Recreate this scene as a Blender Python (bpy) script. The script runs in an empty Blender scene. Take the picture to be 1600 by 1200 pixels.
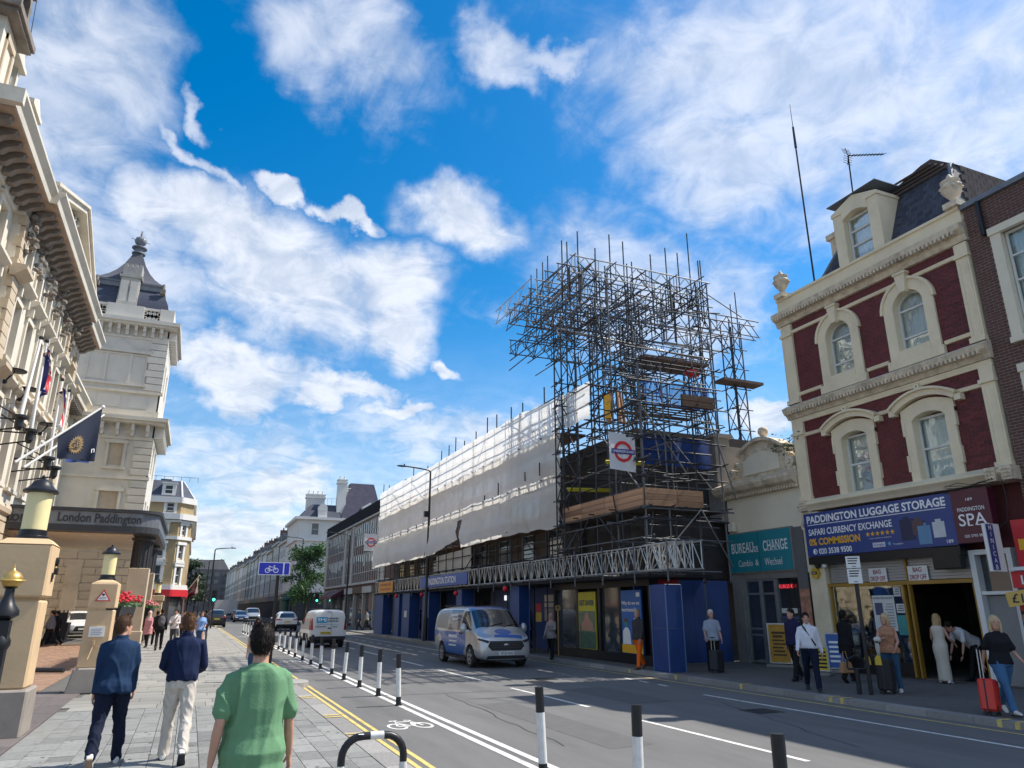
import bpy, bmesh, math, random
from mathutils import Vector, Matrix, Quaternion, noise
RN = random.Random(11)
S = bpy.context.scene
COL = S.collection
pi = math.pi
D = math.radians
FPX, CAMH, VX, HY = 1120.0, 1.9, 297.0, 950.5          # focal length in photo pixels, eye height, street vanishing point
TH = math.atan((HY - 600) / FPX)
PSI = math.atan((800 - VX) / (FPX / math.cos(TH)))
_F = Vector((math.sin(PSI) * math.cos(TH), math.cos(PSI) * math.cos(TH), math.sin(TH)))
_R = Vector((math.cos(PSI), -math.sin(PSI), 0))
_U = Vector((-math.sin(PSI) * math.sin(TH), -math.cos(PSI) * math.sin(TH), math.cos(TH)))
CAM = Vector((0, 0, CAMH))
cd = bpy.data.cameras.new('camera')
cd.sensor_width = 36
cd.lens = 36 * FPX / 1600
cd.clip_start = .1
cd.clip_end = 4000
cam = bpy.data.objects.new('camera', cd)
COL.objects.link(cam)
cam.matrix_world = Matrix((( _R.x, _U.x, -_F.x, 0), (_R.y, _U.y, -_F.y, 0), (_R.z, _U.z, -_F.z, CAMH), (0, 0, 0, 1)))
S.camera = cam
def ray(u, v):
 return _F + _R * ((u - 800) / FPX) + _U * ((600 - v) / FPX)
def P(u, v, x=None, y=None, z=None):
 """surveyed point of the photograph on a known plane of the place (x, y or z in metres)"""
 d = ray(u, v)
 t = x / d.x if x is not None else (y / d.y if y is not None else (z - CAMH) / d.z)
 return CAM + d * t
SUN_EL, SUN_AZ = 52.5, 94.0                             # azimuth clockwise from +Y
sdir = Vector((math.sin(D(SUN_AZ)) * math.cos(D(SUN_EL)), math.cos(D(SUN_AZ)) * math.cos(D(SUN_EL)), math.sin(D(SUN_EL))))
W = bpy.data.worlds.new('World')
S.world = W
W.use_nodes = True
nt = W.node_tree
nt.nodes.clear()
def N(t, **k):
 n = nt.nodes.new(t)
 for a, b in k.items():
  setattr(n, a, b)
 return n
def mth(op, a, b=None, clamp=False):
 n = N('ShaderNodeMath', operation=op, use_clamp=clamp)
 for i, x in enumerate((a, b)):
  if x is None: continue
  if isinstance(x, (int, float)): n.inputs[i].default_value = x
  else: nt.links.new(x, n.inputs[i])
 return n.outputs[0]
def vmt(op, a, b):
 n = N('ShaderNodeVectorMath', operation=op)
 for i, x in enumerate((a, b)):
  if isinstance(x, (tuple, Vector)): n.inputs[i].default_value = tuple(x)
  else: nt.links.new(x, n.inputs[i])
 return n
def mrange(x, a, b, c=0., d=1.):
 n = N('ShaderNodeMapRange', interpolation_type='SMOOTHSTEP')
 nt.links.new(x, n.inputs[0])
 for i, q in enumerate((a, b, c, d)): n.inputs[i + 1].default_value = q
 return n.outputs[0]
tc = N('ShaderNodeTexCoord')
gen = tc.outputs['Generated']
sep = N('ShaderNodeSeparateXYZ'); nt.links.new(gen, sep.inputs[0])
zz = mth('ADD', mth('MAXIMUM', sep.outputs[2], 0.0), .22)
cmb = N('ShaderNodeCombineXYZ')
nt.links.new(mth('DIVIDE', sep.outputs[0], zz), cmb.inputs[0])
nt.links.new(mth('DIVIDE', sep.outputs[1], zz), cmb.inputs[1])
def nz(scale, detail, rough, vec, dist=0., off=(0, 0, 0), st=(1, 1, 1)):
 m = N('ShaderNodeMapping'); nt.links.new(vec, m.inputs[0])
 m.inputs[1].default_value = off; m.inputs[3].default_value = st
 n = N('ShaderNodeTexNoise'); nt.links.new(m.outputs[0], n.inputs['Vector'])
 n.inputs['Scale'].default_value = scale; n.inputs['Detail'].default_value = detail
 n.inputs['Roughness'].default_value = rough; n.inputs['Distortion'].default_value = dist
 return n.outputs[0]
n_big = nz(1.7, 9, .55, cmb.outputs[0], .4, (3.1, 1.7, 0))
n_fine = nz(9., 8, .62, cmb.outputs[0], .7)
n_edge = nz(11., 9, .6, gen, .3)
def nzc(scale, detail, amp):
 n = N('ShaderNodeTexNoise'); nt.links.new(gen, n.inputs['Vector'])
 n.inputs['Scale'].default_value = scale; n.inputs['Detail'].default_value = detail; n.inputs['Roughness'].default_value = .6
 v = vmt('SUBTRACT', n.outputs['Color'], (.5, .5, .5)); q = N('ShaderNodeVectorMath', operation='SCALE'); nt.links.new(v.outputs[0], q.inputs[0]); q.inputs['Scale'].default_value = amp
 return q.outputs[0]
warp = vmt('ADD', gen, vmt('ADD', nzc(6., 3, .20), nzc(22., 6, .07)).outputs[0]).outputs[0]
n_wisp = nz(2.6, 9, .6, cmb.outputs[0], 1.2, (0, 5, 0), (1.0, .55, 1))
def bank(u, v, a, b, tilt, soft):
 c = ray(u, v).normalized()
 r = Vector((c.y, -c.x, 0)).normalized()
 q = r.cross(c)
 t = D(tilt)
 e1 = r * math.cos(t) + q * math.sin(t)
 e2 = -r * math.sin(t) + q * math.cos(t)
 dd = vmt('SUBTRACT', warp, c).outputs[0]
 x = mth('DIVIDE', vmt('DOT_PRODUCT', dd, e1).outputs['Value'], math.sin(D(a)))
 y = mth('DIVIDE', vmt('DOT_PRODUCT', dd, e2).outputs['Value'], math.sin(D(b)))
 r2 = mth('ADD', mth('MULTIPLY', x, x), mth('MULTIPLY', y, y))
 return mrange(mth('SQRT', r2), 1.0, soft, 0., 1.)
BANKS = [(320, 345, 9, 5.5, -20, .1), (430, 425, 14, 8, -24, .05), (600, 470, 8.5, 6.5, -10, .1), (725, 340, 8, 5.2, -12, .05), (520, 605, 6, 2.2, -8, .1), (370, 575, 10, 4, -5, .0),
         (720, 565, 3.5, 1.6, -25, .1), (420, 770, 10, 4, 0, .0), (1215, 650, 4, 3.5, 10, .15), (350, 850, 11, 4, 3, .0), (620, 640, 5, 1.5, 10, .1), (460, 295, 4, 1.3, -20, .1), (560, 340, 3.5, 1.3, -20, .1)]
VEILS = [(1250, 100, 24, 12, -18, .0), (1480, 180, 18, 15, 0, .05), (90, 120, 11, 16, 20, .1), (190, 60, 8, 9, 0, .1), (1150, 250, 14, 7, -30, .0), (540, 60, 10, 7, -10, .05), (980, 470, 20, 9, -20, .0),
         (200, 420, 8, 9, 20, .0), (790, 70, 3.5, 5, 30, .1), (850, 100, 8, 2.0, -10, .1), (330, 240, 11, 1.2, -42, .1), (340, 145, 3, 1.5, -40, .1), (700, 700, 18, 6, -10, .0), (350, 700, 14, 7, 0, .0)]
acc = None
for b in BANKS:
 o = bank(*b)
 acc = o if acc is None else mth('MAXIMUM', acc, o)
vac = None
for b in VEILS:
 o = bank(*b)
 vac = o if vac is None else mth('MAXIMUM', vac, o)
e_n = mth('ADD', mth('MULTIPLY', mth('SUBTRACT', n_edge, .5), 1.15), mth('MULTIPLY', mth('SUBTRACT', n_fine, .5), .9))
cum = mrange(mth('ADD', mth('MULTIPLY', acc, 1.3), mth('MULTIPLY', e_n, mth('ADD', .3, mth('MULTIPLY', acc, .6)))), .06, 1.15)
veil = mth('MULTIPLY', mrange(mth('ADD', vac, mth('ADD', mth('MULTIPLY', mth('SUBTRACT', n_wisp, .5), 1.6), mth('MULTIPLY', mth('SUBTRACT', n_fine, .5), .8))), .08, 1.15), .74)
behind = mth('MULTIPLY', mrange(vmt('DOT_PRODUCT', gen, tuple(_F)).outputs['Value'], .55, .2), mrange(n_big, .38, .6))   # broken cloud out of view, cover raised to whiten the ambient light
hz = mth('MULTIPLY', mrange(sep.outputs[2], .40, .02), mth('ADD', .40, mth('MULTIPLY', n_fine, .35)))
dens = mth('MAXIMUM', mth('MAXIMUM', mth('MULTIPLY', cum, .9), veil), mth('MAXIMUM', mth('MULTIPLY', behind, .8), hz), True)
sky = N('ShaderNodeTexSky', sky_type='NISHITA')
sky.sun_disc = False
sky.sun_elevation = D(SUN_EL)
sky.sun_rotation = D(SUN_AZ)
sky.air_density = 1.0; sky.dust_density = .6; sky.ozone_density = 2.2
hs = N('ShaderNodeHueSaturation')
nt.links.new(sky.outputs[0], hs.inputs['Color'])
hs.inputs['Saturation'].default_value = 1.5
hs.inputs['Hue'].default_value = .496
hs.inputs['Value'].default_value = 1.0
bg1 = N('ShaderNodeBackground'); nt.links.new(hs.outputs[0], bg1.inputs[0]); bg1.inputs[1].default_value = .092
bg2 = N('ShaderNodeBackground'); bg2.inputs[1].default_value = .64
cr = N('ShaderNodeMix', data_type='RGBA')
nt.links.new(mrange(mth('ADD', n_fine, mth('MULTIPLY', n_edge, .6)), .55, 1.0), cr.inputs[0])
cr.inputs[6].default_value = (.50, .57, .69, 1); cr.inputs[7].default_value = (.80, .83, .90, 1)
nt.links.new(cr.outputs[2], bg2.inputs[0])
ms = N('ShaderNodeMixShader'); nt.links.new(dens, ms.inputs[0])
nt.links.new(bg1.outputs[0], ms.inputs[1]); nt.links.new(bg2.outputs[0], ms.inputs[2])
wo = N('ShaderNodeOutputWorld'); nt.links.new(ms.outputs[0], wo.inputs[0])
sl = bpy.data.lights.new('sun', 'SUN')
sl.energy = 3.5; sl.angle = D(.5); sl.color = (1, .94, .85)
sun = bpy.data.objects.new('sun', sl); COL.objects.link(sun)
sun.rotation_euler = (-sdir).to_track_quat('-Z', 'Y').to_euler()
S.view_settings.view_transform = 'Standard'
S.view_settings.look = 'None'
S.view_settings.exposure = .96
S.view_settings.gamma = 1
S.cycles.max_bounces = 6
S.cycles.transparent_max_bounces = 10
S.cycles.use_denoising = True
MT = {}
def mat(name, col, rough=.6, metal=0., var=.12, scale=2.5, bump=0., bscale=40., rnd=0., spec=.5, dirt=0., emit=0., stretch=None, coat=0., trans=0., clear=0.):
 if name in MT: return MT[name]
 m = bpy.data.materials.new(name); m.use_nodes = True
 t = m.node_tree; b = t.nodes['Principled BSDF']; L = t.links.new
 b.inputs['Roughness'].default_value = rough; b.inputs['Metallic'].default_value = metal
 b.inputs['Specular IOR Level'].default_value = spec
 b.inputs['Coat Weight'].default_value = coat
 base = (*col, 1)
 tcn = t.nodes.new('ShaderNodeTexCoord'); co = tcn.outputs['Object']
 if stretch:
  mp = t.nodes.new('ShaderNodeMapping'); mp.inputs[3].default_value = stretch; L(co, mp.inputs[0]); co = mp.outputs[0]
 out = None
 if var or rnd or dirt:
  n = t.nodes.new('ShaderNodeTexNoise'); L(co, n.inputs['Vector'])
  n.inputs['Scale'].default_value = scale; n.inputs['Detail'].default_value = 6; n.inputs['Roughness'].default_value = .62
  mr = t.nodes.new('ShaderNodeMapRange'); L(n.outputs[0], mr.inputs[0])
  mr.inputs[1].default_value = .25; mr.inputs[2].default_value = .75
  mr.inputs[3].default_value = 1 - var; mr.inputs[4].default_value = 1 + var
  f = mr.outputs[0]
  if rnd:
   oi = t.nodes.new('ShaderNodeObjectInfo')
   r2 = t.nodes.new('ShaderNodeMapRange'); L(oi.outputs['Random'], r2.inputs[0])
   r2.inputs[3].default_value = 1 - rnd; r2.inputs[4].default_value = 1 + rnd
   mm = t.nodes.new('ShaderNodeMath'); mm.operation = 'MULTIPLY'; L(f, mm.inputs[0]); L(r2.outputs[0], mm.inputs[1]); f = mm.outputs[0]
  if dirt:
   n2 = t.nodes.new('ShaderNodeTexNoise'); L(co, n2.inputs['Vector'])
   n2.inputs['Scale'].default_value = scale * .35; n2.inputs['Detail'].default_value = 9; n2.inputs['Roughness'].default_value = .72
   r3 = t.nodes.new('ShaderNodeMapRange'); L(n2.outputs[0], r3.inputs[0])
   r3.inputs[1].default_value = .5; r3.inputs[2].default_value = .72; r3.inputs[3].default_value = 1; r3.inputs[4].default_value = 1 - dirt
   mm = t.nodes.new('ShaderNodeMath'); mm.operation = 'MULTIPLY'; L(f, mm.inputs[0]); L(r3.outputs[0], mm.inputs[1]); f = mm.outputs[0]
  vm = t.nodes.new('ShaderNodeVectorMath'); vm.operation = 'SCALE'; vm.inputs[0].default_value = col; L(f, vm.inputs['Scale'])
  L(vm.outputs[0], b.inputs['Base Color']); out = vm.outputs[0]
 else:
  b.inputs['Base Color'].default_value = base
 if bump:
  n3 = t.nodes.new('ShaderNodeTexNoise'); L(co, n3.inputs['Vector']); n3.inputs['Scale'].default_value = bscale; n3.inputs['Detail'].default_value = 5
  bp = t.nodes.new('ShaderNodeBump'); bp.inputs['Strength'].default_value = bump; bp.inputs['Distance'].default_value = .02
  L(n3.outputs[0], bp.inputs['Height']); L(bp.outputs[0], b.inputs['Normal'])
 if emit:
  b.inputs['Emission Color'].default_value = base; b.inputs['Emission Strength'].default_value = emit
 if trans:
  tr = t.nodes.new('ShaderNodeBsdfTranslucent'); mx = t.nodes.new('ShaderNodeMixShader'); mx.inputs[0].default_value = trans
  if out: L(out, tr.inputs[0])
  else: tr.inputs[0].default_value = base
  L(b.outputs[0], mx.inputs[1]); L(tr.outputs[0], mx.inputs[2]); L(mx.outputs[0], t.nodes['Material Output'].inputs[0])
  if clear:
   tp = t.nodes.new('ShaderNodeBsdfTransparent'); m2 = t.nodes.new('ShaderNodeMixShader'); m2.inputs[0].default_value = clear
   L(mx.outputs[0], m2.inputs[1]); L(tp.outputs[0], m2.inputs[2]); L(m2.outputs[0], t.nodes['Material Output'].inputs[0])
 MT[name] = m
 return m
def glassmat(name, tint=(.9, .95, .95), refl=1.0, dark=0.):
 if name in MT: return MT[name]
 m = bpy.data.materials.new(name); m.use_nodes = True
 t = m.node_tree; t.nodes.clear(); L = t.links.new
 tr = t.nodes.new('ShaderNodeBsdfTransparent'); tr.inputs[0].default_value = (*tint, 1)
 gl = t.nodes.new('ShaderNodeBsdfGlossy'); gl.inputs[1].default_value = .015; gl.inputs[0].default_value = (refl, refl, refl, 1)
 fr = t.nodes.new('ShaderNodeFresnel'); fr.inputs[0].default_value = 1.55
 ad = t.nodes.new('ShaderNodeMath'); ad.operation = 'MULTIPLY_ADD'; ad.inputs[1].default_value = .7; ad.inputs[2].default_value = .0; L(fr.outputs[0], ad.inputs[0]); ad.use_clamp = True
 nzt = t.nodes.new('ShaderNodeTexNoise'); nzt.inputs['Scale'].default_value = 1.2
 tcn = t.nodes.new('ShaderNodeTexCoord'); L(tcn.outputs['Object'], nzt.inputs['Vector'])
 bp = t.nodes.new('ShaderNodeBump'); bp.inputs['Strength'].default_value = .12; bp.inputs['Distance'].default_value = .05; L(nzt.outputs[0], bp.inputs['Height']); L(bp.outputs[0], gl.inputs['Normal'])
 mx = t.nodes.new('ShaderNodeMixShader'); L(ad.outputs[0], mx.inputs[0]); L(tr.outputs[0], mx.inputs[1]); L(gl.outputs[0], mx.inputs[2])
 o = t.nodes.new('ShaderNodeOutputMaterial'); L(mx.outputs[0], o.inputs[0])
 MT[name] = m
 return m
LOC = {}
def wloc(o):
 return LOC.get(o.name, Vector((0, 0, 0))) if o else Vector((0, 0, 0))
class Fr:
 """facade frame: u along, w outward, z up"""
 def __init__(s, o, U, Nn):
  s.o, s.U, s.N = Vector(o), Vector(U), Vector(Nn)
 def __call__(s, u, w, z):
  return s.o + s.U * u + s.N * w + Vector((0, 0, z))
WORLD = Fr((0, 0, 0), (1, 0, 0), (0, 1, 0))
class MB:
 def __init__(s, fr=WORLD):
  s.v, s.f, s.m, s.fr, s.mi = [], [], [], fr, 0
 def add(s, vs, fs, tr=True):
  k = len(s.v)
  s.v += [s.fr(*p) if tr else Vector(p) for p in vs]
  s.f += [tuple(i + k for i in f) for f in fs]
  s.m += [s.mi] * len(fs)
  return s
 def box(s, u0, u1, w0, w1, z0, z1):
  return s.add([(u, w, z) for z in (z0, z1) for w in (w0, w1) for u in (u0, u1)],
                     [(0, 2, 3, 1), (4, 5, 7, 6), (0, 1, 5, 4), (2, 6, 7, 3), (0, 4, 6, 2), (1, 3, 7, 5)])
 def taper(s, a, b):
  """two rectangles (u0,u1,w0,w1,z)"""
  vs = [(u, w, r[4]) for r in (a, b) for w in (r[2], r[3]) for u in (r[0], r[1])]
  return s.add(vs, [(0, 2, 3, 1), (4, 5, 7, 6), (0, 1, 5, 4), (2, 6, 7, 3), (0, 4, 6, 2), (1, 3, 7, 5)])
 def quad(s, a, b, c, d):
  return s.add([a, b, c, d], [(0, 1, 2, 3)])
 def cyl(s, p0, p1, r0, r1=None, n=8, tr=True, cap=True):
  p0 = s.fr(*p0) if tr else Vector(p0); p1 = s.fr(*p1) if tr else Vector(p1)
  if r1 is None: r1 = r0
  d = (p1 - p0).normalized(); a = d.orthogonal().normalized(); b = d.cross(a)
  vs = [p + (a * math.cos(2 * pi * i / n) + b * math.sin(2 * pi * i / n)) * r for p, r in ((p0, r0), (p1, r1)) for i in range(n)]
  fs = [(i, (i + 1) % n, n + (i + 1) % n, n + i) for i in range(n)]
  if cap: fs += [tuple(range(n - 1, -1, -1)), tuple(range(n, 2 * n))]
  return s.add(vs, fs, False)
 def tube(s, pts, r, n=8, tr=True):
  pts = [s.fr(*p) if tr else Vector(p) for p in pts]
  vs, fs = [], []
  ref = None
  for i, p in enumerate(pts):
   d = (pts[min(i + 1, len(pts) - 1)] - pts[max(i - 1, 0)]).normalized()
   a = d.orthogonal().normalized() if ref is None else (ref - d * ref.dot(d)).normalized()
   ref = a; b = d.cross(a)
   rr = r[i] if isinstance(r, (list, tuple)) else r
   vs += [p + (a * math.cos(2 * pi * k / n) + b * math.sin(2 * pi * k / n)) * rr for k in range(n)]
   if i: fs += [((i - 1) * n + k, (i - 1) * n + (k + 1) % n, i * n + (k + 1) % n, i * n + k) for k in range(n)]
  fs += [tuple(range(n - 1, -1, -1)), tuple(range((len(pts) - 1) * n, len(pts) * n))]
  return s.add(vs, fs, False)
 def lathe(s, c, prof, n=16, sx=1., sy=1.):
  c = s.fr(*c); vs = []; fs = []
  for r, z in prof:
   vs += [c + Vector((math.cos(2 * pi * k / n) * r * sx, math.sin(2 * pi * k / n) * r * sy, z)) for k in range(n)]
  for i in range(len(prof) - 1):
   fs += [(i * n + k, i * n + (k + 1) % n, (i + 1) * n + (k + 1) % n, (i + 1) * n + k) for k in range(n)]
  fs += [tuple(range(n - 1, -1, -1)), tuple(range((len(prof) - 1) * n, len(prof) * n))]
  return s.add(vs, fs, False)
 def ell(s, c, r, n=12, m=8, tr=True, rot=None):
  c = s.fr(*c) if tr else Vector(c); r = Vector(r) if not isinstance(r, (int, float)) else Vector((r, r, r))
  vs = []; fs = []
  for j in range(m + 1):
   t = pi * j / m
   for i in range(n):
    p = 2 * pi * i / n
    q = Vector((r.x * math.sin(t) * math.cos(p), r.y * math.sin(t) * math.sin(p), r.z * math.cos(t)))
    if rot is not None: q = rot @ q
    vs.append(c + q)
  for j in range(m):
   for i in range(n):
    fs.append((j * n + i, (j + 1) * n + i, (j + 1) * n + (i + 1) % n, j * n + (i + 1) % n))
  return s.add(vs, fs, False)
 def prism(s, pts, w0, w1):
  """polygon in the (u, z) plane of the frame, thick from w0 to w1"""
  n = len(pts)
  vs = [(u, w0, z) for u, z in pts] + [(u, w1, z) for u, z in pts]
  fs = [tuple(range(n - 1, -1, -1)), tuple(range(n, 2 * n))] + [(i, (i + 1) % n, n + (i + 1) % n, n + i) for i in range(n)]
  return s.add(vs, fs)
 def extr_u(s, prof, u0, u1):
  """moulding: profile [(w,z)] run along u"""
  n = len(prof)
  vs = [(u, w, z) for u in (u0, u1) for w, z in prof]
  fs = [tuple(range(n)), tuple(range(2 * n - 1, n - 1, -1))] + [(i, n + i, n + (i + 1) % n, (i + 1) % n) for i in range(n)]
  return s.add(vs, fs)
 def arc(s, cu, cz, r0, r1, w0, w1, a0=0., a1=180., n=12):
  """arched band in the facade plane"""
  vs = []; fs = []
  for i in range(n + 1):
   a = D(a0 + (a1 - a0) * i / n)
   for r in (r0, r1):
    for w in (w0, w1): vs.append((cu + r * math.cos(a), w, cz + r * math.sin(a)))
  for i in range(n):
   k = 4 * i
   fs += [(k, k + 4, k + 5, k + 1), (k + 2, k + 3, k + 7, k + 6), (k + 1, k + 5, k + 7, k + 3), (k, k + 2, k + 6, k + 4)]
  fs += [(0, 1, 3, 2), (4 * n, 4 * n + 2, 4 * n + 3, 4 * n + 1)]
  return s.add(vs, fs)
 def strip(s, pts_fn, nu, nv):
  vs = [pts_fn(i / nu, j / nv) for j in range(nv + 1) for i in range(nu + 1)]
  fs = [(j * (nu + 1) + i, j * (nu + 1) + i + 1, (j + 1) * (nu + 1) + i + 1, (j + 1) * (nu + 1) + i) for j in range(nv) for i in range(nu)]
  return s.add(vs, fs)
 def build(s, name, mats, parent=None, smooth=False, bevel=0., label=None, kind=None, recalc=True):
  if not isinstance(mats, (list, tuple)): mats = [mats]
  me = bpy.data.meshes.new(name)
  o0 = wloc(parent)
  me.from_pydata([p - o0 for p in s.v], [], s.f)
  for m in mats: me.materials.append(m)
  me.polygons.foreach_set('material_index', s.m)
  if recalc or bevel:
   bm = bmesh.new(); bm.from_mesh(me)
   if bevel:
    es = [e for e in bm.edges if len(e.link_faces) == 2 and e.calc_face_angle(0) > .6]
    bmesh.ops.bevel(bm, geom=es, offset=bevel, segments=1, affect='EDGES', clamp_overlap=True)
   bmesh.ops.recalc_face_normals(bm, faces=bm.faces)
   bm.to_mesh(me); bm.free()
  if smooth:
   me.polygons.foreach_set('use_smooth', [True] * len(me.polygons))
   try: me.set_sharp_from_angle(angle=D(40))
   except Exception: pass
  return link(name, me, parent, label, kind)
def link(name, me, parent=None, label=None, kind=None):
 o = bpy.data.objects.new(name, me); COL.objects.link(o)
 if parent: o.parent = parent
 if label: o['label'] = label
 if kind: o['kind'] = kind
 LOC[o.name] = wloc(parent).copy()
 return o
def thing(name, label, cat, loc=(0, 0, 0), group=None):
 o = bpy.data.objects.new(name, None); COL.objects.link(o)
 o.empty_display_size = .2
 o.location = loc; LOC[o.name] = Vector(loc)
 return tag(o, label, cat, group)
def tag(o, label, cat, group=None):
 o['label'] = label; o['category'] = cat
 if group: o['group'] = group
 return o
def struct(o):
 o['kind'] = 'structure'
 return o
def copy_tree(o, parent=None):
 c = o.copy(); COL.objects.link(c)
 if parent: c.parent = parent
 for ch in list(o.children): copy_tree(ch, c)
 return c
def sunit(name, n=6):
 mb = MB(); mb.cyl((0, 0, 0), (0, 0, 1), 1, n=n)
 me = bpy.data.meshes.new(name); me.from_pydata(mb.v, [], mb.f)
 me.polygons.foreach_set('use_smooth', [len(f) == 4 for f in mb.f])
 return me
UNIT = {}
def rod(name, p0, p1, r, m, parent):
 """one scaffold tube: an object of its own sharing a unit mesh"""
 if m.name not in UNIT:
  UNIT[m.name] = sunit('tube'); UNIT[m.name].materials.append(m)
 o = bpy.data.objects.new(name, UNIT[m.name]); COL.objects.link(o)
 p0, p1 = Vector(p0), Vector(p1)
 d = p1 - p0
 o.parent = parent
 o.location = p0 - wloc(parent)
 o.rotation_mode = 'QUATERNION'
 o.rotation_quaternion = d.to_track_quat('Z', 'Y')
 o.scale = (r, r, d.length)
 return o
CUBE = {}
def pieces(name, boxes, m, parent, fr=WORLD, limit=300):
 """alike pieces (u0,u1,w0,w1,z0,z1): the ones showing largest are objects of their own, the rest one joined part"""
 def dist(b):
  return (fr((b[0] + b[1]) / 2, (b[2] + b[3]) / 2, (b[4] + b[5]) / 2) - CAM).length
 boxes = sorted(boxes, key=dist)
 key = m.name
 if key not in CUBE:
  mb = MB().box(-.5, .5, -.5, .5, -.5, .5)
  CUBE[key] = bpy.data.meshes.new(name); CUBE[key].from_pydata(mb.v, [], mb.f); CUBE[key].materials.append(m)
 rot = Matrix((fr.U, fr.N, Vector((0, 0, 1)))).transposed().to_quaternion()
 flip = Matrix((fr.U, fr.N, Vector((0, 0, 1)))).determinant() < 0
 if flip: rot = Matrix((fr.U, -fr.N, Vector((0, 0, 1)))).transposed().to_quaternion()
 for b in boxes[:limit]:
  o = bpy.data.objects.new(name, CUBE[key]); COL.objects.link(o)
  o.parent = parent
  o.location = fr((b[0] + b[1]) / 2, (b[2] + b[3]) / 2, (b[4] + b[5]) / 2) - wloc(parent)
  o.rotation_mode = 'QUATERNION'; o.rotation_quaternion = rot
  o.scale = (b[1] - b[0], b[3] - b[2], b[5] - b[4])
 if len(boxes) > limit:
  mb = MB(fr)
  for b in boxes[limit:]: mb.box(*b)
  mb.build(name, m, parent, kind='stuff', recalc=False)
TS = bpy.data.scenes.new('tmp')
def evalobj(o):
 TS.collection.objects.link(o)
 with bpy.context.temp_override(scene=TS, view_layer=TS.view_layers[0]):
  dg = bpy.context.evaluated_depsgraph_get(); dg.update()
  me = bpy.data.meshes.new_from_object(o.evaluated_get(dg))
 bpy.data.objects.remove(o)
 return me
def textmesh(s, bold=0., extr=.002):
 cu = bpy.data.curves.new('t', 'FONT'); cu.body = s; cu.align_x = 'CENTER'; cu.align_y = 'CENTER'
 cu.size = 1; cu.offset = bold; cu.extrude = 0; cu.resolution_u = 3
 me = evalobj(bpy.data.objects.new('t', cu)); bpy.data.curves.remove(cu)
 return me
def text(s, m, parent, org, right, up, w=None, h=None, name='lettering', bold=.012, depth=.004):
 """flat lettering centred on org; right/up unit vectors; fitted to width w and/or height h (metres)"""
 me = textmesh(s, bold)
 xs = [v.co.x for v in me.vertices]; ys = [v.co.y for v in me.vertices]
 if not xs: return None
 cx, cy = (min(xs) + max(xs)) / 2, (min(ys) + max(ys)) / 2
 W0, H0 = max(xs) - min(xs), max(ys) - min(ys)
 if w is None: sx = sy = h / H0
 elif h is None: sx = sy = w / W0
 else: sx, sy = w / W0, h / H0
 right, up = Vector(right).normalized(), Vector(up).normalized()
 nrm = right.cross(up)
 o0 = wloc(parent)
 for v in me.vertices:
  v.co = Vector(org) + right * ((v.co.x - cx) * sx) + up * ((v.co.y - cy) * sy) + nrm * depth - o0
 me.materials.clear(); me.materials.append(m)
 return link(name, me, parent)
M_cream = mat('hotel_stucco', (.62, .57, .475), .7, var=.10, scale=.7, bump=.08, bscale=12, dirt=.28)
M_cream2 = mat('hotel_stone', (.50, .405, .29), .75, var=.14, scale=1.2, bump=.1, bscale=18, dirt=.2)
M_soffit = mat('brown_soffit', (.36, .27, .21), .8, var=.25, scale=1.5, dirt=.5)  # browner than the wall stucco, for soffit and tympanum
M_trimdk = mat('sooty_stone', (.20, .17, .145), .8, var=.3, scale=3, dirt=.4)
M_tower = mat('tower_stucco', (.60, .57, .51), .7, var=.10, scale=.5, dirt=.25, bump=.06, bscale=10)
M_slate = mat('slate', (.065, .072, .095), .85, var=.25, scale=3, rnd=.25, spec=.15)
M_lead = mat('lead', (.16, .18, .21), .5, var=.2)
M_black = mat('black_paint', (.012, .013, .016), .4, var=.1, spec=.4)
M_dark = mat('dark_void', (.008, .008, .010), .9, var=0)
M_iron = mat('iron', (.02, .02, .022), .45)
M_white = mat('white_paint', (.74, .74, .72), .5, var=.05)
M_wpaint = mat('road_white', (.64, .63, .60), .8, var=.25, scale=9, dirt=.6)
M_yellow = mat('road_yellow', (.62, .47, .15), .8, var=.25, scale=9, dirt=.6)
M_steel = mat('galv_tube', (.13, .135, .145), .62, metal=.2, var=.3, scale=3)
M_steeld = mat('dark_tube', (.035, .038, .045), .65, metal=.1, var=.3, scale=3)
M_alu = mat('aluminium', (.48, .48, .46), .42, metal=.7, var=.2, scale=4)
M_glass = glassmat('window_glass')
M_pane = mat('far_pane', (.045, .055, .065), .06, var=.3, scale=.8, spec=.8)
M_sash = mat('sash_white', (.66, .66, .63), .45, var=.06)
M_curtain = mat('net_curtain', (.74, .74, .73), .9, var=.16, scale=6, stretch=(1, 6, .5))
M_room = mat('dark_room', (.03, .03, .032), .9, var=.3, scale=1.5)
M_gold = mat('gilt', (.62, .40, .12), .35, metal=.7, var=.15)
M_red = mat('red', (.55, .02, .03), .45, var=.05)
M_blue = mat('sign_blue', (.02, .055, .32), .45, var=.06)
M_textw = mat('white_letters', (.82, .82, .82), .5, var=0)
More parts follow.
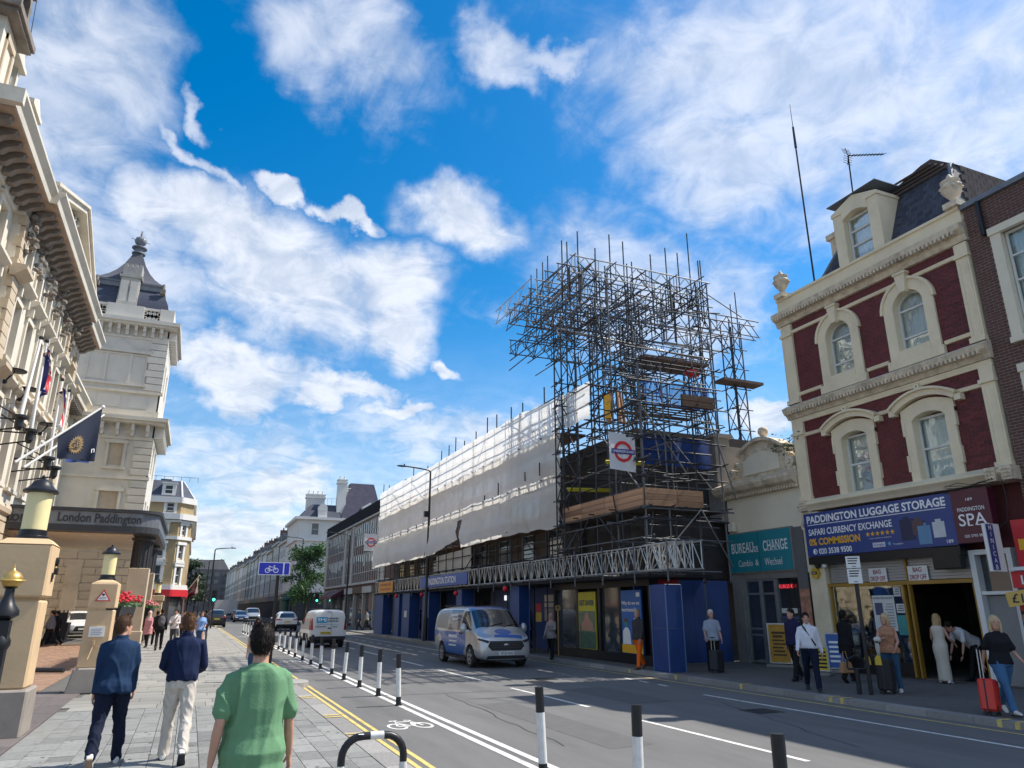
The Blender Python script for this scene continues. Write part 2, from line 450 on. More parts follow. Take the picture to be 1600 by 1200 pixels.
def wallholes(mb, u0, u1, z0, z1, holes, w, depth):
 """flat wall sheet with rectangular openings and reveals of the given depth"""
 us = sorted({u0, u1} | {h[0] for h in holes} | {h[1] for h in holes})
 zs = sorted({z0, z1} | {h[2] for h in holes} | {h[3] for h in holes})
 for a, b in zip(us, us[1:]):
  run = None
  for c, d in zip(zs, zs[1:]):
   um, zm = (a + b) / 2, (c + d) / 2
   if any(h[0] < um < h[1] and h[2] < zm < h[3] for h in holes):
    if run: mb.quad((a, w, run[0]), (b, w, run[0]), (b, w, run[1]), (a, w, run[1])); run = None
   else:
    run = (run[0], d) if run else (c, d)
  if run: mb.quad((a, w, run[0]), (b, w, run[0]), (b, w, run[1]), (a, w, run[1]))
 for a, b, c, d in [h[:4] for h in holes]:
  e = w - depth
  mb.quad((a, w, c), (a, e, c), (a, e, d), (a, w, d)); mb.quad((b, w, c), (b, e, c), (b, e, d), (b, w, d))
  mb.quad((a, w, c), (b, w, c), (b, e, c), (a, e, c)); mb.quad((a, w, d), (b, w, d), (b, e, d), (a, e, d))
def sash(fr, parent, u0, u1, z0, z1, w, m=None, pane=None, bars=(.5,), vb=0, back=None, t=.05, arch=False, sill=False):
 """window: frame with glazing bars, a child pane and (optional) curtain behind"""
 m = m or M_sash
 mb = MB(fr)
 mb.box(u0, u0 + t, w - .06, w, z0, z1); mb.box(u1 - t, u1, w - .06, w, z0, z1)
 mb.box(u0 + t, u1 - t, w - .06, w, z0, z0 + t * 1.3)
 if not arch: mb.box(u0 + t, u1 - t, w - .06, w, z1 - t, z1)
 for b in bars:
  zb = z0 + (z1 - z0) * b
  mb.box(u0 + t, u1 - t, w - .05, w + .012, zb - t * .45, zb + t * .45)
 for k in range(vb):
  ub = u0 + (u1 - u0) * (k + 1) / (vb + 1)
  mb.box(ub - .012, ub + .012, w - .045, w - .005, z0 + t, z1 - t)
 if arch:
  r = (u1 - u0) / 2
  mb.arc((u0 + u1) / 2, z1, r - t, r, w - .06, w, n=10)
 if sill: mb.box(u0 - .08, u1 + .08, w - .05, w + .16, z0 - .1, z0 - .003)
 win = mb.build('window', m, parent)
 pb = MB(fr)
 if arch:
  r = (u1 - u0) / 2 - .01
  pts = [(u0 + .01, z0 + .01), (u1 - .01, z0 + .01)] + [((u0 + u1) / 2 + r * math.cos(pi * i / 10), z1 + r * math.sin(pi * i / 10)) for i in range(11)]
 else:
  pts = [(u0 + .01, z0 + .01), (u1 - .01, z0 + .01), (u1 - .01, z1 - .01), (u0 + .01, z1 - .01)]
 pb.prism(pts, w - .04, w - .032)
 pb.build('pane', pane or M_pane, win)
 if back:
  cb = MB(fr); r = .0
  ztop = z1 + ((u1 - u0) / 2 if arch else 0)
  cb.strip(lambda a, b: (u0 + (u1 - u0) * a, w - .16 + .025 * math.sin(a * 34 + 3 * b), z0 + (ztop - z0) * b), 40, 3)
  cb.build('curtain', back, win, smooth=True)
 return win
# ================================================================== ground, road, pavements
M_asph = mat('asphalt', (.135, .133, .13), .85, var=.16, scale=1.8, bump=.3, bscale=150, dirt=.28, stretch=(1, .14, 1))
M_asph2 = mat('pavement_asphalt', (.12, .117, .112), .9, var=.15, scale=2, bump=.3, bscale=120, dirt=.3)
M_granite = mat('kerb_granite', (.26, .25, .235), .8, var=.2, scale=8, rnd=.18, bump=.1)
M_slab = mat('grey_paver', (.21, .212, .2), .82, var=.14, scale=7, rnd=.28, bump=.2, bscale=60, dirt=.3)
M_slab2 = mat('york_slab', (.245, .235, .21), .85, var=.14, scale=1.5, rnd=.2, bump=.15, bscale=60, dirt=.2)
M_brickp = mat('brick_paver', (.33, .20, .13), .85, var=.2, scale=5, rnd=.28, bump=.15, bscale=80, dirt=.15)
M_joint = mat('dark_joint', (.10, .095, .085), .95, var=.2)
g = MB(); g.quad((-900, -300, -.03), (900, -300, -.03), (900, 1500, -.03), (-900, 1500, -.03))
struct(g.build('ground', M_asph2))
KL, KR, PZ = 2.65, 12.65, .10
PZ0 = PZ + .0045
rd = MB(); rd.quad((KL, -40, 0), (KR, -40, 0), (KR, 420, 0), (KL, 420, 0))
road = struct(rd.build('road', M_asph))
def mark(name, pts, m=None, z=.004):
 mb = MB(); n = len(pts); mb.add([(x, y, z) for x, y in pts], [tuple(range(n))]); return mb.build(name, m or M_wpaint, road, recalc=False)
def line(x0, y0, x1, y1, w, name='lane_line', m=None, z=.004):
 a = Vector((x1 - x0, y1 - y0)).normalized(); nx, ny = -a.y * w / 2, a.x * w / 2
 return mark(name, [(x0 - nx, y0 - ny), (x0 + nx, y0 + ny), (x1 + nx, y1 + ny), (x1 - nx, y1 - ny)], m, z)
line(4.42, -10, 4.36, 66, .11); line(4.20, -10, 4.12, 66, .11)
line(3.02, -10, 2.98, 120, .07, 'yellow_line', M_yellow); line(2.86, -10, 2.84, 120, .07, 'yellow_line', M_yellow)
for k in range(-3, 22):
 line(7.62, 8.0 + 5.85 * k, 7.6, 11.95 + 5.85 * k, .10, 'centre_dash')
line(11.2, -10, 11.1, 14.7, .10); line(11.0, 29, 11.0, 120, .10)
line(12.28, -10, 12.34, 120, .08, 'yellow_line', M_yellow)
for y in (16.6, 17.6, 18.5): line(11.3 + (y - 15) * .08, y, 11.35 + (y - 15) * .08, y + .5, .1, 'bay_dash')
for k in range(14): line(10.0, 27 + k * 2.1, 9.98, 28 + k * 2.1, .09, 'bay_dash')
def bike(cx, cy, s):
 mb = MB()
 def ring(x, y, r, n=18):
  vs = [];
  for i in range(n):
   a = 2 * pi * i / n
   for q in (r, r - .075): vs.append((cx + s * (x + q * math.cos(a)), cy + 1.9 * s * (y + q * math.sin(a)), .004))
  mb.add(vs, [(2 * i, 2 * i + 1, (2 * i + 3) % (2 * n), (2 * i + 2) % (2 * n)) for i in range(n)])
 def seg(x0, y0, x1, y1, w=.07):
  a = Vector((x1 - x0, y1 - y0)).normalized(); nx, ny = -a.y * w / 2, a.x * w / 2
  mb.add([(cx + s * px, cy + 1.9 * s * py, .005) for px, py in ((x0 - nx, y0 - ny), (x0 + nx, y0 + ny), (x1 + nx, y1 + ny), (x1 - nx, y1 - ny))], [(0, 1, 2, 3)])
 ring(-.36, 0, .27); ring(.36, 0, .27)
 for q in ((-.36, 0, -.2, .4), (-.2, .4, .22, .4), (-.24, .3, .05, -.02), (.05, -.02, .22, .38), (.22, .4, .36, 0), (-.36, 0, .05, -.02), (.22, .4, .18, .52), (.08, .55, .28, .5), (-.2, .4, -.24, .52), (-.36, .52, -.12, .54)): seg(*q)
 mb.build('cycle_symbol', M_wpaint, road, recalc=False)
bike(3.66, 12.9, .62); bike(3.66, 29.5, .62); bike(3.66, 56, .62)
M_crack = mat('bitumen', (.035, .035, .036), .6, var=.1)
def crack(x, y, dx, dy, n, w):
 pts = [];
 for k in range(n + 1):
  pts.append((x + dx * k / n + RN.uniform(-.06, .06), y + dy * k / n + RN.uniform(-.06, .06)))
 for a, b in zip(pts, pts[1:]): line(a[0], a[1], b[0], b[1], w * RN.uniform(.5, 1.3), 'road_crack', M_crack, .0033)
crack(5.2, 10.2, .5, 7, 14, .02); crack(6.6, 17.5, 2.4, .4, 9, .018); crack(9.0, 8.5, 1.6, 5, 12, .018); crack(8.2, 14.2, 2.6, -.3, 9, .02); crack(4.7, 22, 2.4, .5, 9, .02); crack(8.6, 20.3, .3, 6, 9, .025)
for x, y, a, b in ((5.35, 12, .035, 30), (6.72, 14, .035, 34), (9.0, 13, .03, 30), (10.5, 14, .03, 30)): pass
M_gum = mat('gum_spot', (.14, .14, .135), .8, var=.1)
gm = MB()
for k in range(170):
 x, y, r = RN.uniform(-1.8, 2.3), RN.uniform(5, 16), RN.uniform(.012, .03)
 gm.add([(x + r * math.cos(q * pi / 3), y + r * .9 * math.sin(q * pi / 3), PZ0) for q in range(6)], [tuple(range(6))])
M_patch = mat('asphalt_patch', (.105, .104, .104), .9, var=.12, scale=4, bump=.25, bscale=160)
for x, y, a, b in ((9.2, 15.5, 1.1, 3.2), (6.1, 12.5, .8, 5.5), (5.6, 22, 1.4, 4)):
 mark('asphalt_patch', [(x - a / 2, y - b / 2), (x + a / 2, y - b / 2 + .1), (x + a / 2, y + b / 2), (x - a / 2, y + b / 2 - .12)], M_patch, .0025)
for x, y in ((8.9, 18.9), (9.4, 19.6), (10.4, 12.0)):
 mb = MB(); mb.box(x - .3, x + .3, y - .3, y + .3, -.01, .006); mb.build('drain_cover', M_iron, road)
pl = MB(); pl.box(-60, KL - .305, -40, 420, -.02, PZ - .022)
pav_l = struct(pl.build('pavement_left', M_joint))
pr = MB(); pr.box(KR + .305, 60, -40, 420, -.02, PZ)
pav_r = struct(pr.build('pavement_right', M_asph2))
ks = []
y = -6.
while y < 110: ks.append((KL - .30, KL, y + .004, y + .896, -.02, PZ + .004 + RN.uniform(-.003, .003))); y += .9
pieces('kerb_stone', ks, M_granite, pav_l, limit=90)
ks = []; y = -6.
while y < 110: ks.append((KR, KR + .30, y + .004, y + .896, -.02, PZ + .012 + RN.uniform(-.003, .003))); y += .9
pieces('kerb_stone', ks, M_granite, pav_r, limit=90)
def blip(x0, x1, y, m, par, z):
 mb = MB(); mb.quad((x0, y, z), (x1, y, z), (x1, y + .09, z), (x0, y + .09, z))
 e = KR - .004
 if par == pav_r: mb.quad((e, y, .01), (e, y, z), (e, y + .09, z), (e, y + .09, .01))
 mb.build('kerb_mark', m, par, recalc=False)
for y in (8.5, 8.8, 12.1, 12.4, 15.2, 17.9, 20.3, 26): blip(KR - .004, KR + .28, y, M_yellow, pav_r, PZ + .021)
for y in (11.5, 11.72, 13.6, 13.85, 16.6, 16.85): blip(KL - .3, KL - .01, y, M_yellow, pav_l, PZ + .014)
sl_ = []
x = -2.0
while x < 2.3:
 y = 4.4 - RN.uniform(0, .4)
 while y < 16.2:
  L = RN.choice((.36, .45, .45, .54))
  sl_.append((x + .004, min(x + .286, 2.34), y + .004, min(y + L, 16.25) - .004, .0, PZ + RN.uniform(-.0025, .0025))); y += L
 x += .29
pieces('paving_slab', sl_, M_slab, pav_l)
bs = []
gm.build('chewing_gum', M_gum, pav_l, kind='stuff', recalc=False)
y = 16.26
while y < 90:
 h = .6 if y < 30 else .9; x = -2.0 if y > 21 else -1.75
 x += -RN.uniform(0, .4)
 while x < 2.3:
  L = RN.uniform(.6, 1.0); bs.append((x + .005, min(x + L, 2.345) - .005, y + .005, y + h - .005, 0, PZ + RN.uniform(-.0025, .0025))); x += L
 y += h
pieces('york_stone', bs, M_slab2, pav_l, limit=180)
mb = MB(); mb.lathe((2.45, 20.2, .0), [(.55, 0), (.55, .13), (.52, .15), (0.02, .152)], 24); mb.build('kerb_nosing', M_granite, pav_l)
fcb = []
y = 13.0
r = 0
while y < 46:
 x = -9.4 - (.11 if r % 2 else 0)
 while x < -2.95:
  fcb.append((x + .004, min(x + .216, -2.94), y + .004, y + .136, .0, PZ + .004 + RN.uniform(-.003, .003))); x += .22
 y += .14; r += 1
mb = MB(); mb.box(-30, -2.9, 8, 61.9, -.02, PZ - .015)
fore = struct(mb.build('forecourt_pavement', M_joint))
pieces('paving_brick', fcb, M_brickp, fore)
ch = [(-2.9 + .004, -2.45, y + .004, y + 1.196, 0, PZ + .004) for y in [7 + 1.2 * k for k in range(11)]] + [(-2.44, -2.02, y + .004, y + 1.196, 0, PZ + .003) for y in [6.6 + 1.2 * k for k in range(11)]]
M_chan = mat('channel_stone', (.135, .115, .11), .7, var=.15, scale=4, rnd=.15, dirt=.2)
pieces('channel_slab', ch, M_chan, fore)
# ================================================================== railway hotel, left
H = thing('hotel_building', 'long cream stucco hotel with bracketed cornice, pediment and quoined window bays', 'hotel', (-9, 28, 0))
FH = Fr((-9, 0, 0), (0, 1, 0), (1, 0, 0))
Y0, Y1, Y2 = 27.4, 53.2, 62.0
M_hpane = mat('blind_pane', (.20, .17, .13), .15, var=.4, scale=1.5, spec=.6)
bays = [29.4, 32.0, 35.6, 38.2, 40.8, 43.4, 46.0, 49.6, 51.9]
def proj_w(y): return .35 if 33.6 < y < 47.9 else 0.
hole1 = []
mb = MB(FH)
for a, b, w in ((Y0, 33.6, 0.), (33.6, 47.9, .35), (47.9, Y1, 0.)):
 hs_ = []
 for y in bays:
  if a < y < b:
   hs_ += [(y - .62, y + .62, 7.4, 10.6), (y - .55, y + .55, 12.3, 14.8), (y - .5, y + .5, 16.0, 17.7)]
 wallholes(mb, a, b, 6.6, 18.3, hs_, w, .35)
 mb.quad((a, w, 6.6), (a, -.4, 6.6), (a, -.4, 18.3), (a, w, 18.3)); mb.quad((b, w, 6.6), (b, -.4, 6.6), (b, -.4, 18.3), (b, w, 18.3))
mb.box(Y0 + .02, Y1 - .02, -9, -.45, 0, 20.5)
mb.build('wall', M_cream, H)
mb = MB(); mb.box(-18, -9.02, 27.1, 27.38, 0, 18.3); mb.build('end_wall', M_cream, H)
mb = MB(FH)
for a, b, w in ((Y0, 33.6, .1), (33.6, 47.9, .3), (47.9, Y1, .1)):
 k = 0; z = .3
 while z < 6.0:
  h = .56
  y = a + (0 if k % 2 else .35)
  mb.box(a, b, w - .6, w, z, z + h - .07); z += h; k += 1
 mb.box(a, b, w - .6, w - .07, 0, 6.1)
mb.build('rusticated_base', M_cream2, H)
for a, b, w in ((Y0, 33.6, 0.), (33.6, 47.9, .35), (47.9, Y1, 0.)):
 mb = MB(FH)
 mb.extr_u([(w - .2, 6.1), (w + .08, 6.25), (w + .12, 6.45), (w + .06, 6.62), (w - .2, 6.62)], a, b + .02)
 mb.build('string_course', M_cream2, H); mb = MB(FH)
 mb.extr_u([(w - .2, 11.0), (w + .12, 11.05), (w + .42, 11.35), (w + .42, 11.6), (w + .1, 11.75), (w - .2, 11.75)], a, b + .015)
 mb.build('string_course', M_cream2, H); mb = MB(FH)
 mb.extr_u([(w - .1, 15.35), (w + .1, 15.4), (w + .1, 15.6), (w - .1, 15.6)], a, b + .01)
 mb.build('string_course', M_cream2, H)
for y in bays:
 w = proj_w(y)
 sash(FH, H, y - .62, y + .62, 7.4, 10.6, w - .22, M_cream2, M_hpane, (.5,))
 sash(FH, H, y - .55, y + .55, 12.3, 14.8, w - .22, M_cream2, M_hpane, (.5,))
 sash(FH, H, y - .5, y + .5, 16.0, 17.7, w - .22, M_cream2, M_hpane, (.5,))
 for (hw, z0, z1, ped) in ((.62, 7.4, 10.6, 1), (.55, 12.3, 14.8, 1), (.5, 16.0, 17.7, 0)):
  mb = MB(FH)
  for s in (-1, 1):
   a, b = sorted((y + s * hw, y + s * (hw + .22)))
   mb.box(a, b, w, w + .1, z0 - .1, z1 + .003)
  mb.box(y - hw - .22, y + hw + .22, w, w + .1, z1 + .005, z1 + .24)
  mb.box(y - hw - .3, y + hw + .3, w, w + .22, z0 - .26, z0 - .1)
  if ped:
   zz_ = z1 + .5
   mb.extr_u([(w, zz_), (w + .16, zz_), (w + .5, zz_ + .22), (w + .5, zz_ + .34), (w, zz_ + .42)], y - hw - .42, y + hw + .42)
   for s in (-1, 1): mb.box(y + s * (hw + .22) - .09, y + s * (hw + .22) + .09, w, w + .3, zz_ - .42, zz_ + .01)
  else:
   mb.box(y - hw - .3, y + hw + .3, w, w + .2, z1 + .25, z1 + .36)
  mb.build('window_surround', M_cream, H)
q = []
for yq in (33.62, 47.08, 52.35, 28.0):
 w = .35 if 33 < yq < 47.5 else 0.
 for z0, z1 in ((6.75, 10.95), (11.8, 15.3), (15.65, 18.2)):
  z = z0
  n = int((z1 - z0) / .5); h = (z1 - z0) / n
  for k in range(n):
   q.append((yq - (.0 if k % 2 else .08), yq + .85 + (.0 if k % 2 else .08), w - .1, w + .17, z + .025, z + h - .025)); z += h
pieces('quoin', q, M_cream2, H, FH)
for yq in (33.62, 47.08, 52.35):
 w = .35 if 33 < yq < 47.5 else 0.
 for z in (11.0, 15.3):
  mb = MB(FH); mb.extr_u([(w, z), (w + .2, z + .02), (w + .62, z + .34), (w + .62, z + .5), (w, z + .56)], yq - .25, yq + 1.1); mb.build('pier_capital', M_cream2, H)
mb = MB(FH)
CZ = 18.15
for a, b, w in ((Y0 - .9, 33.4, 0.), (33.4, 48.2, .3), (48.2, Y1 + .3, 0.)):
 mb.extr_u([(w - .3, CZ), (w + .12, CZ), (w + .2, CZ + .35), (w + .2, CZ + .62), (w - .3, CZ + .62)], a, b)
mb.build('frieze', M_cream, H)
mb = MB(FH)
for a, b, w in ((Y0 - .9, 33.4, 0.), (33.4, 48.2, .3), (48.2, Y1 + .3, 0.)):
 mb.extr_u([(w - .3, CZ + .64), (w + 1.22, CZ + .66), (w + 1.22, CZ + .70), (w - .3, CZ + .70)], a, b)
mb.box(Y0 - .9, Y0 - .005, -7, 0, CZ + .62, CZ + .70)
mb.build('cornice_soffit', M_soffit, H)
mb = MB(FH)
for a, b, w in ((Y0 - 1.0, 33.3, 0.), (33.3, 48.3, .3), (48.3, Y1 + .4, 0.)):
 mb.extr_u([(w + 1.1, CZ + .702), (w + 1.25, CZ + .705), (w + 1.3, CZ + .95), (w + 1.5, CZ + 1.2), (w + 1.5, CZ + 1.32), (w - .5, CZ + 1.42), (w - .5, CZ + .702)], a, b)
mb.box(Y0 - 1.25, Y0 - 1.0, -7, 1.5, CZ + .705, CZ + 1.3)
mb.build('cornice', M_cream, H)
mb = MB(FH)
mb.prism([(0, 0)] * 0 or [(27.3, 0), (27.62, 0), (27.62, .02), (27.3, .02)], 0, .01)
mb = MB(FH); mb.extr_u([(0.2, CZ + .1), (.45, CZ + .12), (.62, CZ + .3), (.98, CZ + .45), (1.05, CZ + .64), (.2, CZ + .64)], 27.0, 27.34)
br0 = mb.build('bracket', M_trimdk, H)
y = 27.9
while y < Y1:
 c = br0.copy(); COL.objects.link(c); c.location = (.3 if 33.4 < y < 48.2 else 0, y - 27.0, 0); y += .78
for y in (34.2, 36.9, 39.6, 42.3, 45.0, 47.6):
 mb = MB(FH)
 for k in range(16):
  mb.ell((y + RN.uniform(-.28, .28), .5 + RN.uniform(-.05, .35), 18.6 - k * .13 + RN.uniform(-.05, .05)), (RN.uniform(.09, .18), RN.uniform(.09, .2), RN.uniform(.08, .16)), 7, 5)
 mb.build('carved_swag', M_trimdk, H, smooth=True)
pa, pb_, pz, ph = 33.5, 48.0, CZ + 1.43, 2.9
pm = (pa + pb_) / 2
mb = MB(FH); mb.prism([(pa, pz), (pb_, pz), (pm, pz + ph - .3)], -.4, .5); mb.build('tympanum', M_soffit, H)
mb = MB(FH)
for s in (-1, 1):
 e = pa if s < 0 else pb_
 for (w0, w1, d0, d1) in ((.2, 1.32, 0, .3), (.2, 1.46, .3, .46)):
  mb.prism([(e - s * -.3 * 0, pz + d0), (pm, pz + ph + d0 - .12), (pm, pz + ph + d1 - .12), (e, pz + d1)], w0, w1)
mb.build('raking_cornice', M_cream, H)
mb = MB(FH)
for k in range(90):
 t = RN.uniform(-1, 1); hh = (1 - abs(t)) * ph * .8
 mb.ell((pm + t * 6.2, .6 + RN.uniform(-.1, .28), pz + .25 + RN.uniform(0, 1) * hh), (RN.uniform(.12, .36), RN.uniform(.12, .3), RN.uniform(.16, .5)), 7, 5, rot=Matrix.Rotation(RN.uniform(-.6, .6), 3, 'X'))
mb.build('carved_figures', mat('carved_stone', (.46, .42, .35), .8, var=.3, scale=4, dirt=.4), H, smooth=True)
mb = MB(FH); mb.taper((Y0 + .6, Y1, -9, -.7, CZ + 1.3), (Y0 + 1.6, Y1, -8, -1.9, 25.4)); mb.build('roof', M_slate, H)
for y in (31.0, 34.6, 40.6, 45.2, 49.6, 52.0):
 dz_ = 1.9 if y < 36 else 0
 mb = MB(FH)
 mb.box(y - .75, y - .5, -2.2, -.45, CZ + 1.3, 22.0 + dz_); mb.box(y + .5, y + .75, -2.2, -.45, CZ + 1.3, 22.0 + dz_); mb.box(y - .5, y + .5, -2.2, -.45, CZ + 1.3, CZ + 1.7)
 mb.box(y - .9, y + .9, -2.3, -.25, 22.0 + dz_, 22.22 + dz_)
 mb.prism([(y - .9, 22.225 + dz_), (y + .9, 22.225 + dz_), (y, 22.8 + dz_)], -2.3, -.3)
 dm = mb.build('dormer', M_cream, H)
 sash(FH, dm, y - .49, y + .49, CZ + 1.72, 21.98 + dz_, -.62, M_sash)
AX0, AX1, AY0, AY1 = -15, -8.75, 26.75, 28.5
mb = MB(); mb.box(AX0, AX1, AY0, AY1, CZ + 1.35, 22.7)
att = mb.build('attic', M_cream, H)
mb = MB()
mb.box(AX1 - 2.0, AX1 - .5, AY0 - .08, AY0, 20.2, 22.3); mb.box(AX1, AX1 + .08, AY0 + .35, AY0 + .5, 20.1, 22.3); mb.box(AX1, AX1 + .08, AY1 - .5, AY1 - .35, 20.1, 22.3); mb.box(AX1, AX1 + .1, AY0 + .35, AY1 - .35, 22.0, 22.25)
mb.build('panel_frame', M_cream2, att)
mb = MB(); mb.box(AX1 - 1.85, AX1 - .65, AY0 - .11, AY0 - .082, 20.35, 22.15); mb.build('attic_panel', M_tower, att)
mb = MB()
mb.box(AX0, AX1 + .4, AY0 - .45, AY1 + .25, 22.7, 22.85); mb.box(AX0, AX1 + .5, AY0 - .6, AY1 + .3, 22.852, 23.1); mb.box(AX0, AX1 + .1, AY0 - .1, AY1, 23.1, 23.5)
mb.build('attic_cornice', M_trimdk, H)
mb = MB(); mb.taper((AX0, AX1 - .1, AY0 + .1, AY1, 23.5), (AX0, AX1 - 1.4, AY0 + 1.3, AY1 - .5, 26.5)); mb.build('attic_roof', M_slate, H)
mb = MB(Fr((AX1, 0, 0), (0, 1, 0), (1, 0, 0))); mb.box(AY0 + .5, AY0 + .75, -1.2, .12, 23.5, 24.6); mb.box(AY0 + 1.6, AY0 + 1.85, -1.2, .12, 23.5, 24.6); mb.arc(AY0 + 1.175, 24.6, .42, .7, -1.2, .12); mb.box(AY0 + .4, AY0 + 1.95, -1.2, .2, 25.25, 25.4)
mb.build('lucarne', M_trimdk, H)
mb = MB(); mb.cyl((-8.6, 29.2, 23), (-8.75, 29.2, 26.2), .02, .012, 5); mb.build('aerial', M_iron, H)
FW = Fr((-10, 0, 0), (0, 1, 0), (1, 0, 0))
mb = MB(FW)
hs_ = []
for y in (54.6, 56.6, 58.6, 60.6):
 hs_ += [(y - .5, y + .5, 7.4, 10.0), (y - .5, y + .5, 11.9, 14.0)]
wallholes(mb, Y1, Y2, 6.2, 16.2, hs_, 0, .3); mb.box(Y1, Y2 - .01, -8, -.4, 0, 17.5)
mb.build('wing_wall', M_cream, H)
mb = MB(FW)
z = .3
while z < 6: mb.box(Y1, Y2 - .02, -.3, .08, z, z + .5); z += .57
mb.box(Y1, Y2 - .02, -.3, 0, 0, 6.2); mb.extr_u([(0, 6.2), (.25, 6.3), (.3, 6.5), (0, 6.6)], Y1, Y2 - .02)
mb.build('wing_base', M_cream2, H)
for a, b, c, d in hs_: sash(FW, H, a, b, c, d, -.18, M_cream2)
mb = MB(FW); mb.extr_u([(0, 16.2), (.9, 16.25), (.95, 16.5), (1.2, 16.8), (1.2, 16.95), (-.3, 17.0)], Y1 - .1, Y2 - .03); mb.build('wing_cornice', M_cream, H)
mb = MB(FW)
y = Y1 + .3
while y < Y2 - .3: mb.box(y, y + .2, .0, .8, 15.75, 16.19); y += .6
mb.build('wing_brackets', M_trimdk, H)
T = thing('hotel_tower', 'tall cream hotel tower with dark curved slate roof and pierced balustrade', 'tower', (-7.8, 66, 0))
TX0, TX1, TY0, TY1 = -11.4, -4.35, 62.0, 69.2
FT = Fr((0, TY0, 0), (1, 0, 0), (0, -1, 0))
FS = Fr((TX1, 0, 0), (0, 1, 0), (1, 0, 0))
mb = MB(FT)
wins = [(-7.35, -6.05, 7.7, 10.4), (-7.2, -6.2, 12.4, 14.1)]
wallholes(mb, TX0, TX1, 6.6, 14.6, wins, 0, .1)
mb.build('lower_wall', M_cream, T)
mb = MB(FT); mb.quad((TX0, 0, 14.6), (TX1, 0, 14.6), (TX1, 0, 24.0), (TX0, 0, 24.0)); mb.box(TX0, TX1, -7.2, -.12, 0, 24.0)
mb.build('wall', M_tower, T)
mb = MB(FS); hs2 = [(y - .6, y + .6, z, z + 2.3) for y in (64.2, 67) for z in (7.7, 12.2, 19.0)]
wallholes(mb, TY0 + .02, TY1, 6.6, 24, hs2, .12, .3); mb.build('street_wall', M_tower, T)
for h_ in hs2: sash(FS, T, *h_, -.05, M_cream2)
for a, b, c, d in wins:
 mb = MB(FT); mb.quad((a, -.1, c), (b, -.1, c), (b, -.1, d), (a, -.1, d)); mb.build('blind_panel', M_cream2, T, recalc=False)
 mb = MB(FT); mb.box(a - .2, a, 0, .1, c - .15, d); mb.box(b, b + .2, 0, .1, c - .15, d); mb.box(a - .3, b + .3, 0, .16, d + .002, d + .25); mb.box(a - .12, b + .12, 0, .06, d + .25, d + .5); mb.box(a - .3, b + .3, 0, .2, c - .32, c - .152)
 mb.build('window_surround', M_cream, T)
rb = []
z = .3; k = 0
while z < 5.9:
 x = TX0 - (.5 if k % 2 else 0)
 while x < TX1:
  a, b = max(x, TX0), min(x + 1.3, TX1 + .1)
  if b - a > .1 and not (a < -8.6 and b > -8.9 and False): rb.append((a + .02, b - .02, -.05, .1, z + .03, z + .53))
  x += 1.3
 z += .56; k += 1
pieces('base_block', rb, M_cream2, T, FT)
mb = MB(FT); mb.box(-8.6, -7.6, .1, .14, 0, 5.0); mb.build('door', M_cream2, T)
mb = MB(FT); mb.box(TX0, TX1 + .12, -.05, .02, 0, 6.1); mb.box(TX0, TX1 + .35, -.3, .3, 6.1, 6.35); mb.box(TX0, TX1 + .25, -.3, .2, 6.352, 6.6); mb.box(TX0, TX1 + .25, -.2, .16, 11.35, 11.6); mb.box(TX0, TX1 + .3, -.2, .2, 18.2, 18.4); mb.build('string_course', M_cream, T)
q = []
for z0, z1 in ((6.7, 11.3), (11.7, 14.4), (18.5, 23.1)):
 n = round((z1 - z0) / .55); h = (z1 - z0) / n
 for k in range(n): q.append((TX1 - 1.15 + (.12 if k % 2 else 0), TX1 + .16, -.6, .12, z0 + h * k + .03, z0 + h * (k + 1) - .03))
pieces('quoin', [b for b in q if b[4] > 15], M_tower, T, FT); pieces('quoin', [b for b in q if b[4] < 15], M_cream, T, FT)
def ringbox(mb, d, z0, z1):
 mb.box(TX0, TX1 + d, -7.2 - d, d, z0, z1)
mb = MB(FT); ringbox(mb, .1, 14.45, 14.7); ringbox(mb, .85, 15.65, 15.85); ringbox(mb, 1.05, 15.852, 16.15); ringbox(mb, .2, 16.15, 16.8)
mb.build('lower_cornice', M_cream, T)
mb = MB(FT); ringbox(mb, .1, 22.75, 22.95); ringbox(mb, .7, 23.75, 23.95); ringbox(mb, .9, 23.952, 24.25)
mb.build('upper_cornice', M_tower, T)
def brackets(z0, z1, w, step):
 mb = MB(FT); x = TX0 + .4; fst = None
 mb.box(TX0 + .3, TX0 + .52, .0, w, z0 + .35, z1); mb.box(TX0 + .3, TX0 + .52, .0, w * .55, z0, z0 + .35)
 b0 = mb.build('bracket', M_tower, T)
 n = int((TX1 - TX0 - .4) / step)
 for k in range(1, n + 1):
  c = b0.copy(); COL.objects.link(c); c.location = (k * step, 0, 0)
 mb = MB(FS); mb.box(TY0 + .1, TY0 + .3, .12, w + .1, z0, z1); b1 = mb.build('bracket', M_tower, T)
 for k in range(1, 11):
  c = b1.copy(); COL.objects.link(c); c.location = (0, k * .66, 0)
brackets(14.72, 15.64, .7, 1.05); brackets(22.97, 23.74, .55, .62)
for a, b in ((-9.9, -9.0), (-8.6, -7.0), (-6.4, -5.1)):
 mb = MB(FT); mb.box(a, b, 0, .05, 17.0, 18.0); mb.box(a + .12, b - .12, .05, .053, 17.12, 17.88); mb.build('attic_panel', M_tower, T)
for a, b in ((-9.6, -8.5), (-8.3, -6.8), (-6.6, -5.6)):
 mb = MB(FT); mb.box(a, b, -.02, .02, 19.1, 21.3); mb.build('blind_panel', M_tower, T)
 mb = MB(FT); mb.box(a - .1, a, 0, .1, 19.0, 21.3); mb.box(b, b + .1, 0, .1, 19.0, 21.3); mb.box(a - .1, b + .1, 0, .1, 21.302, 21.42); mb.build('window_surround', M_tower, T)
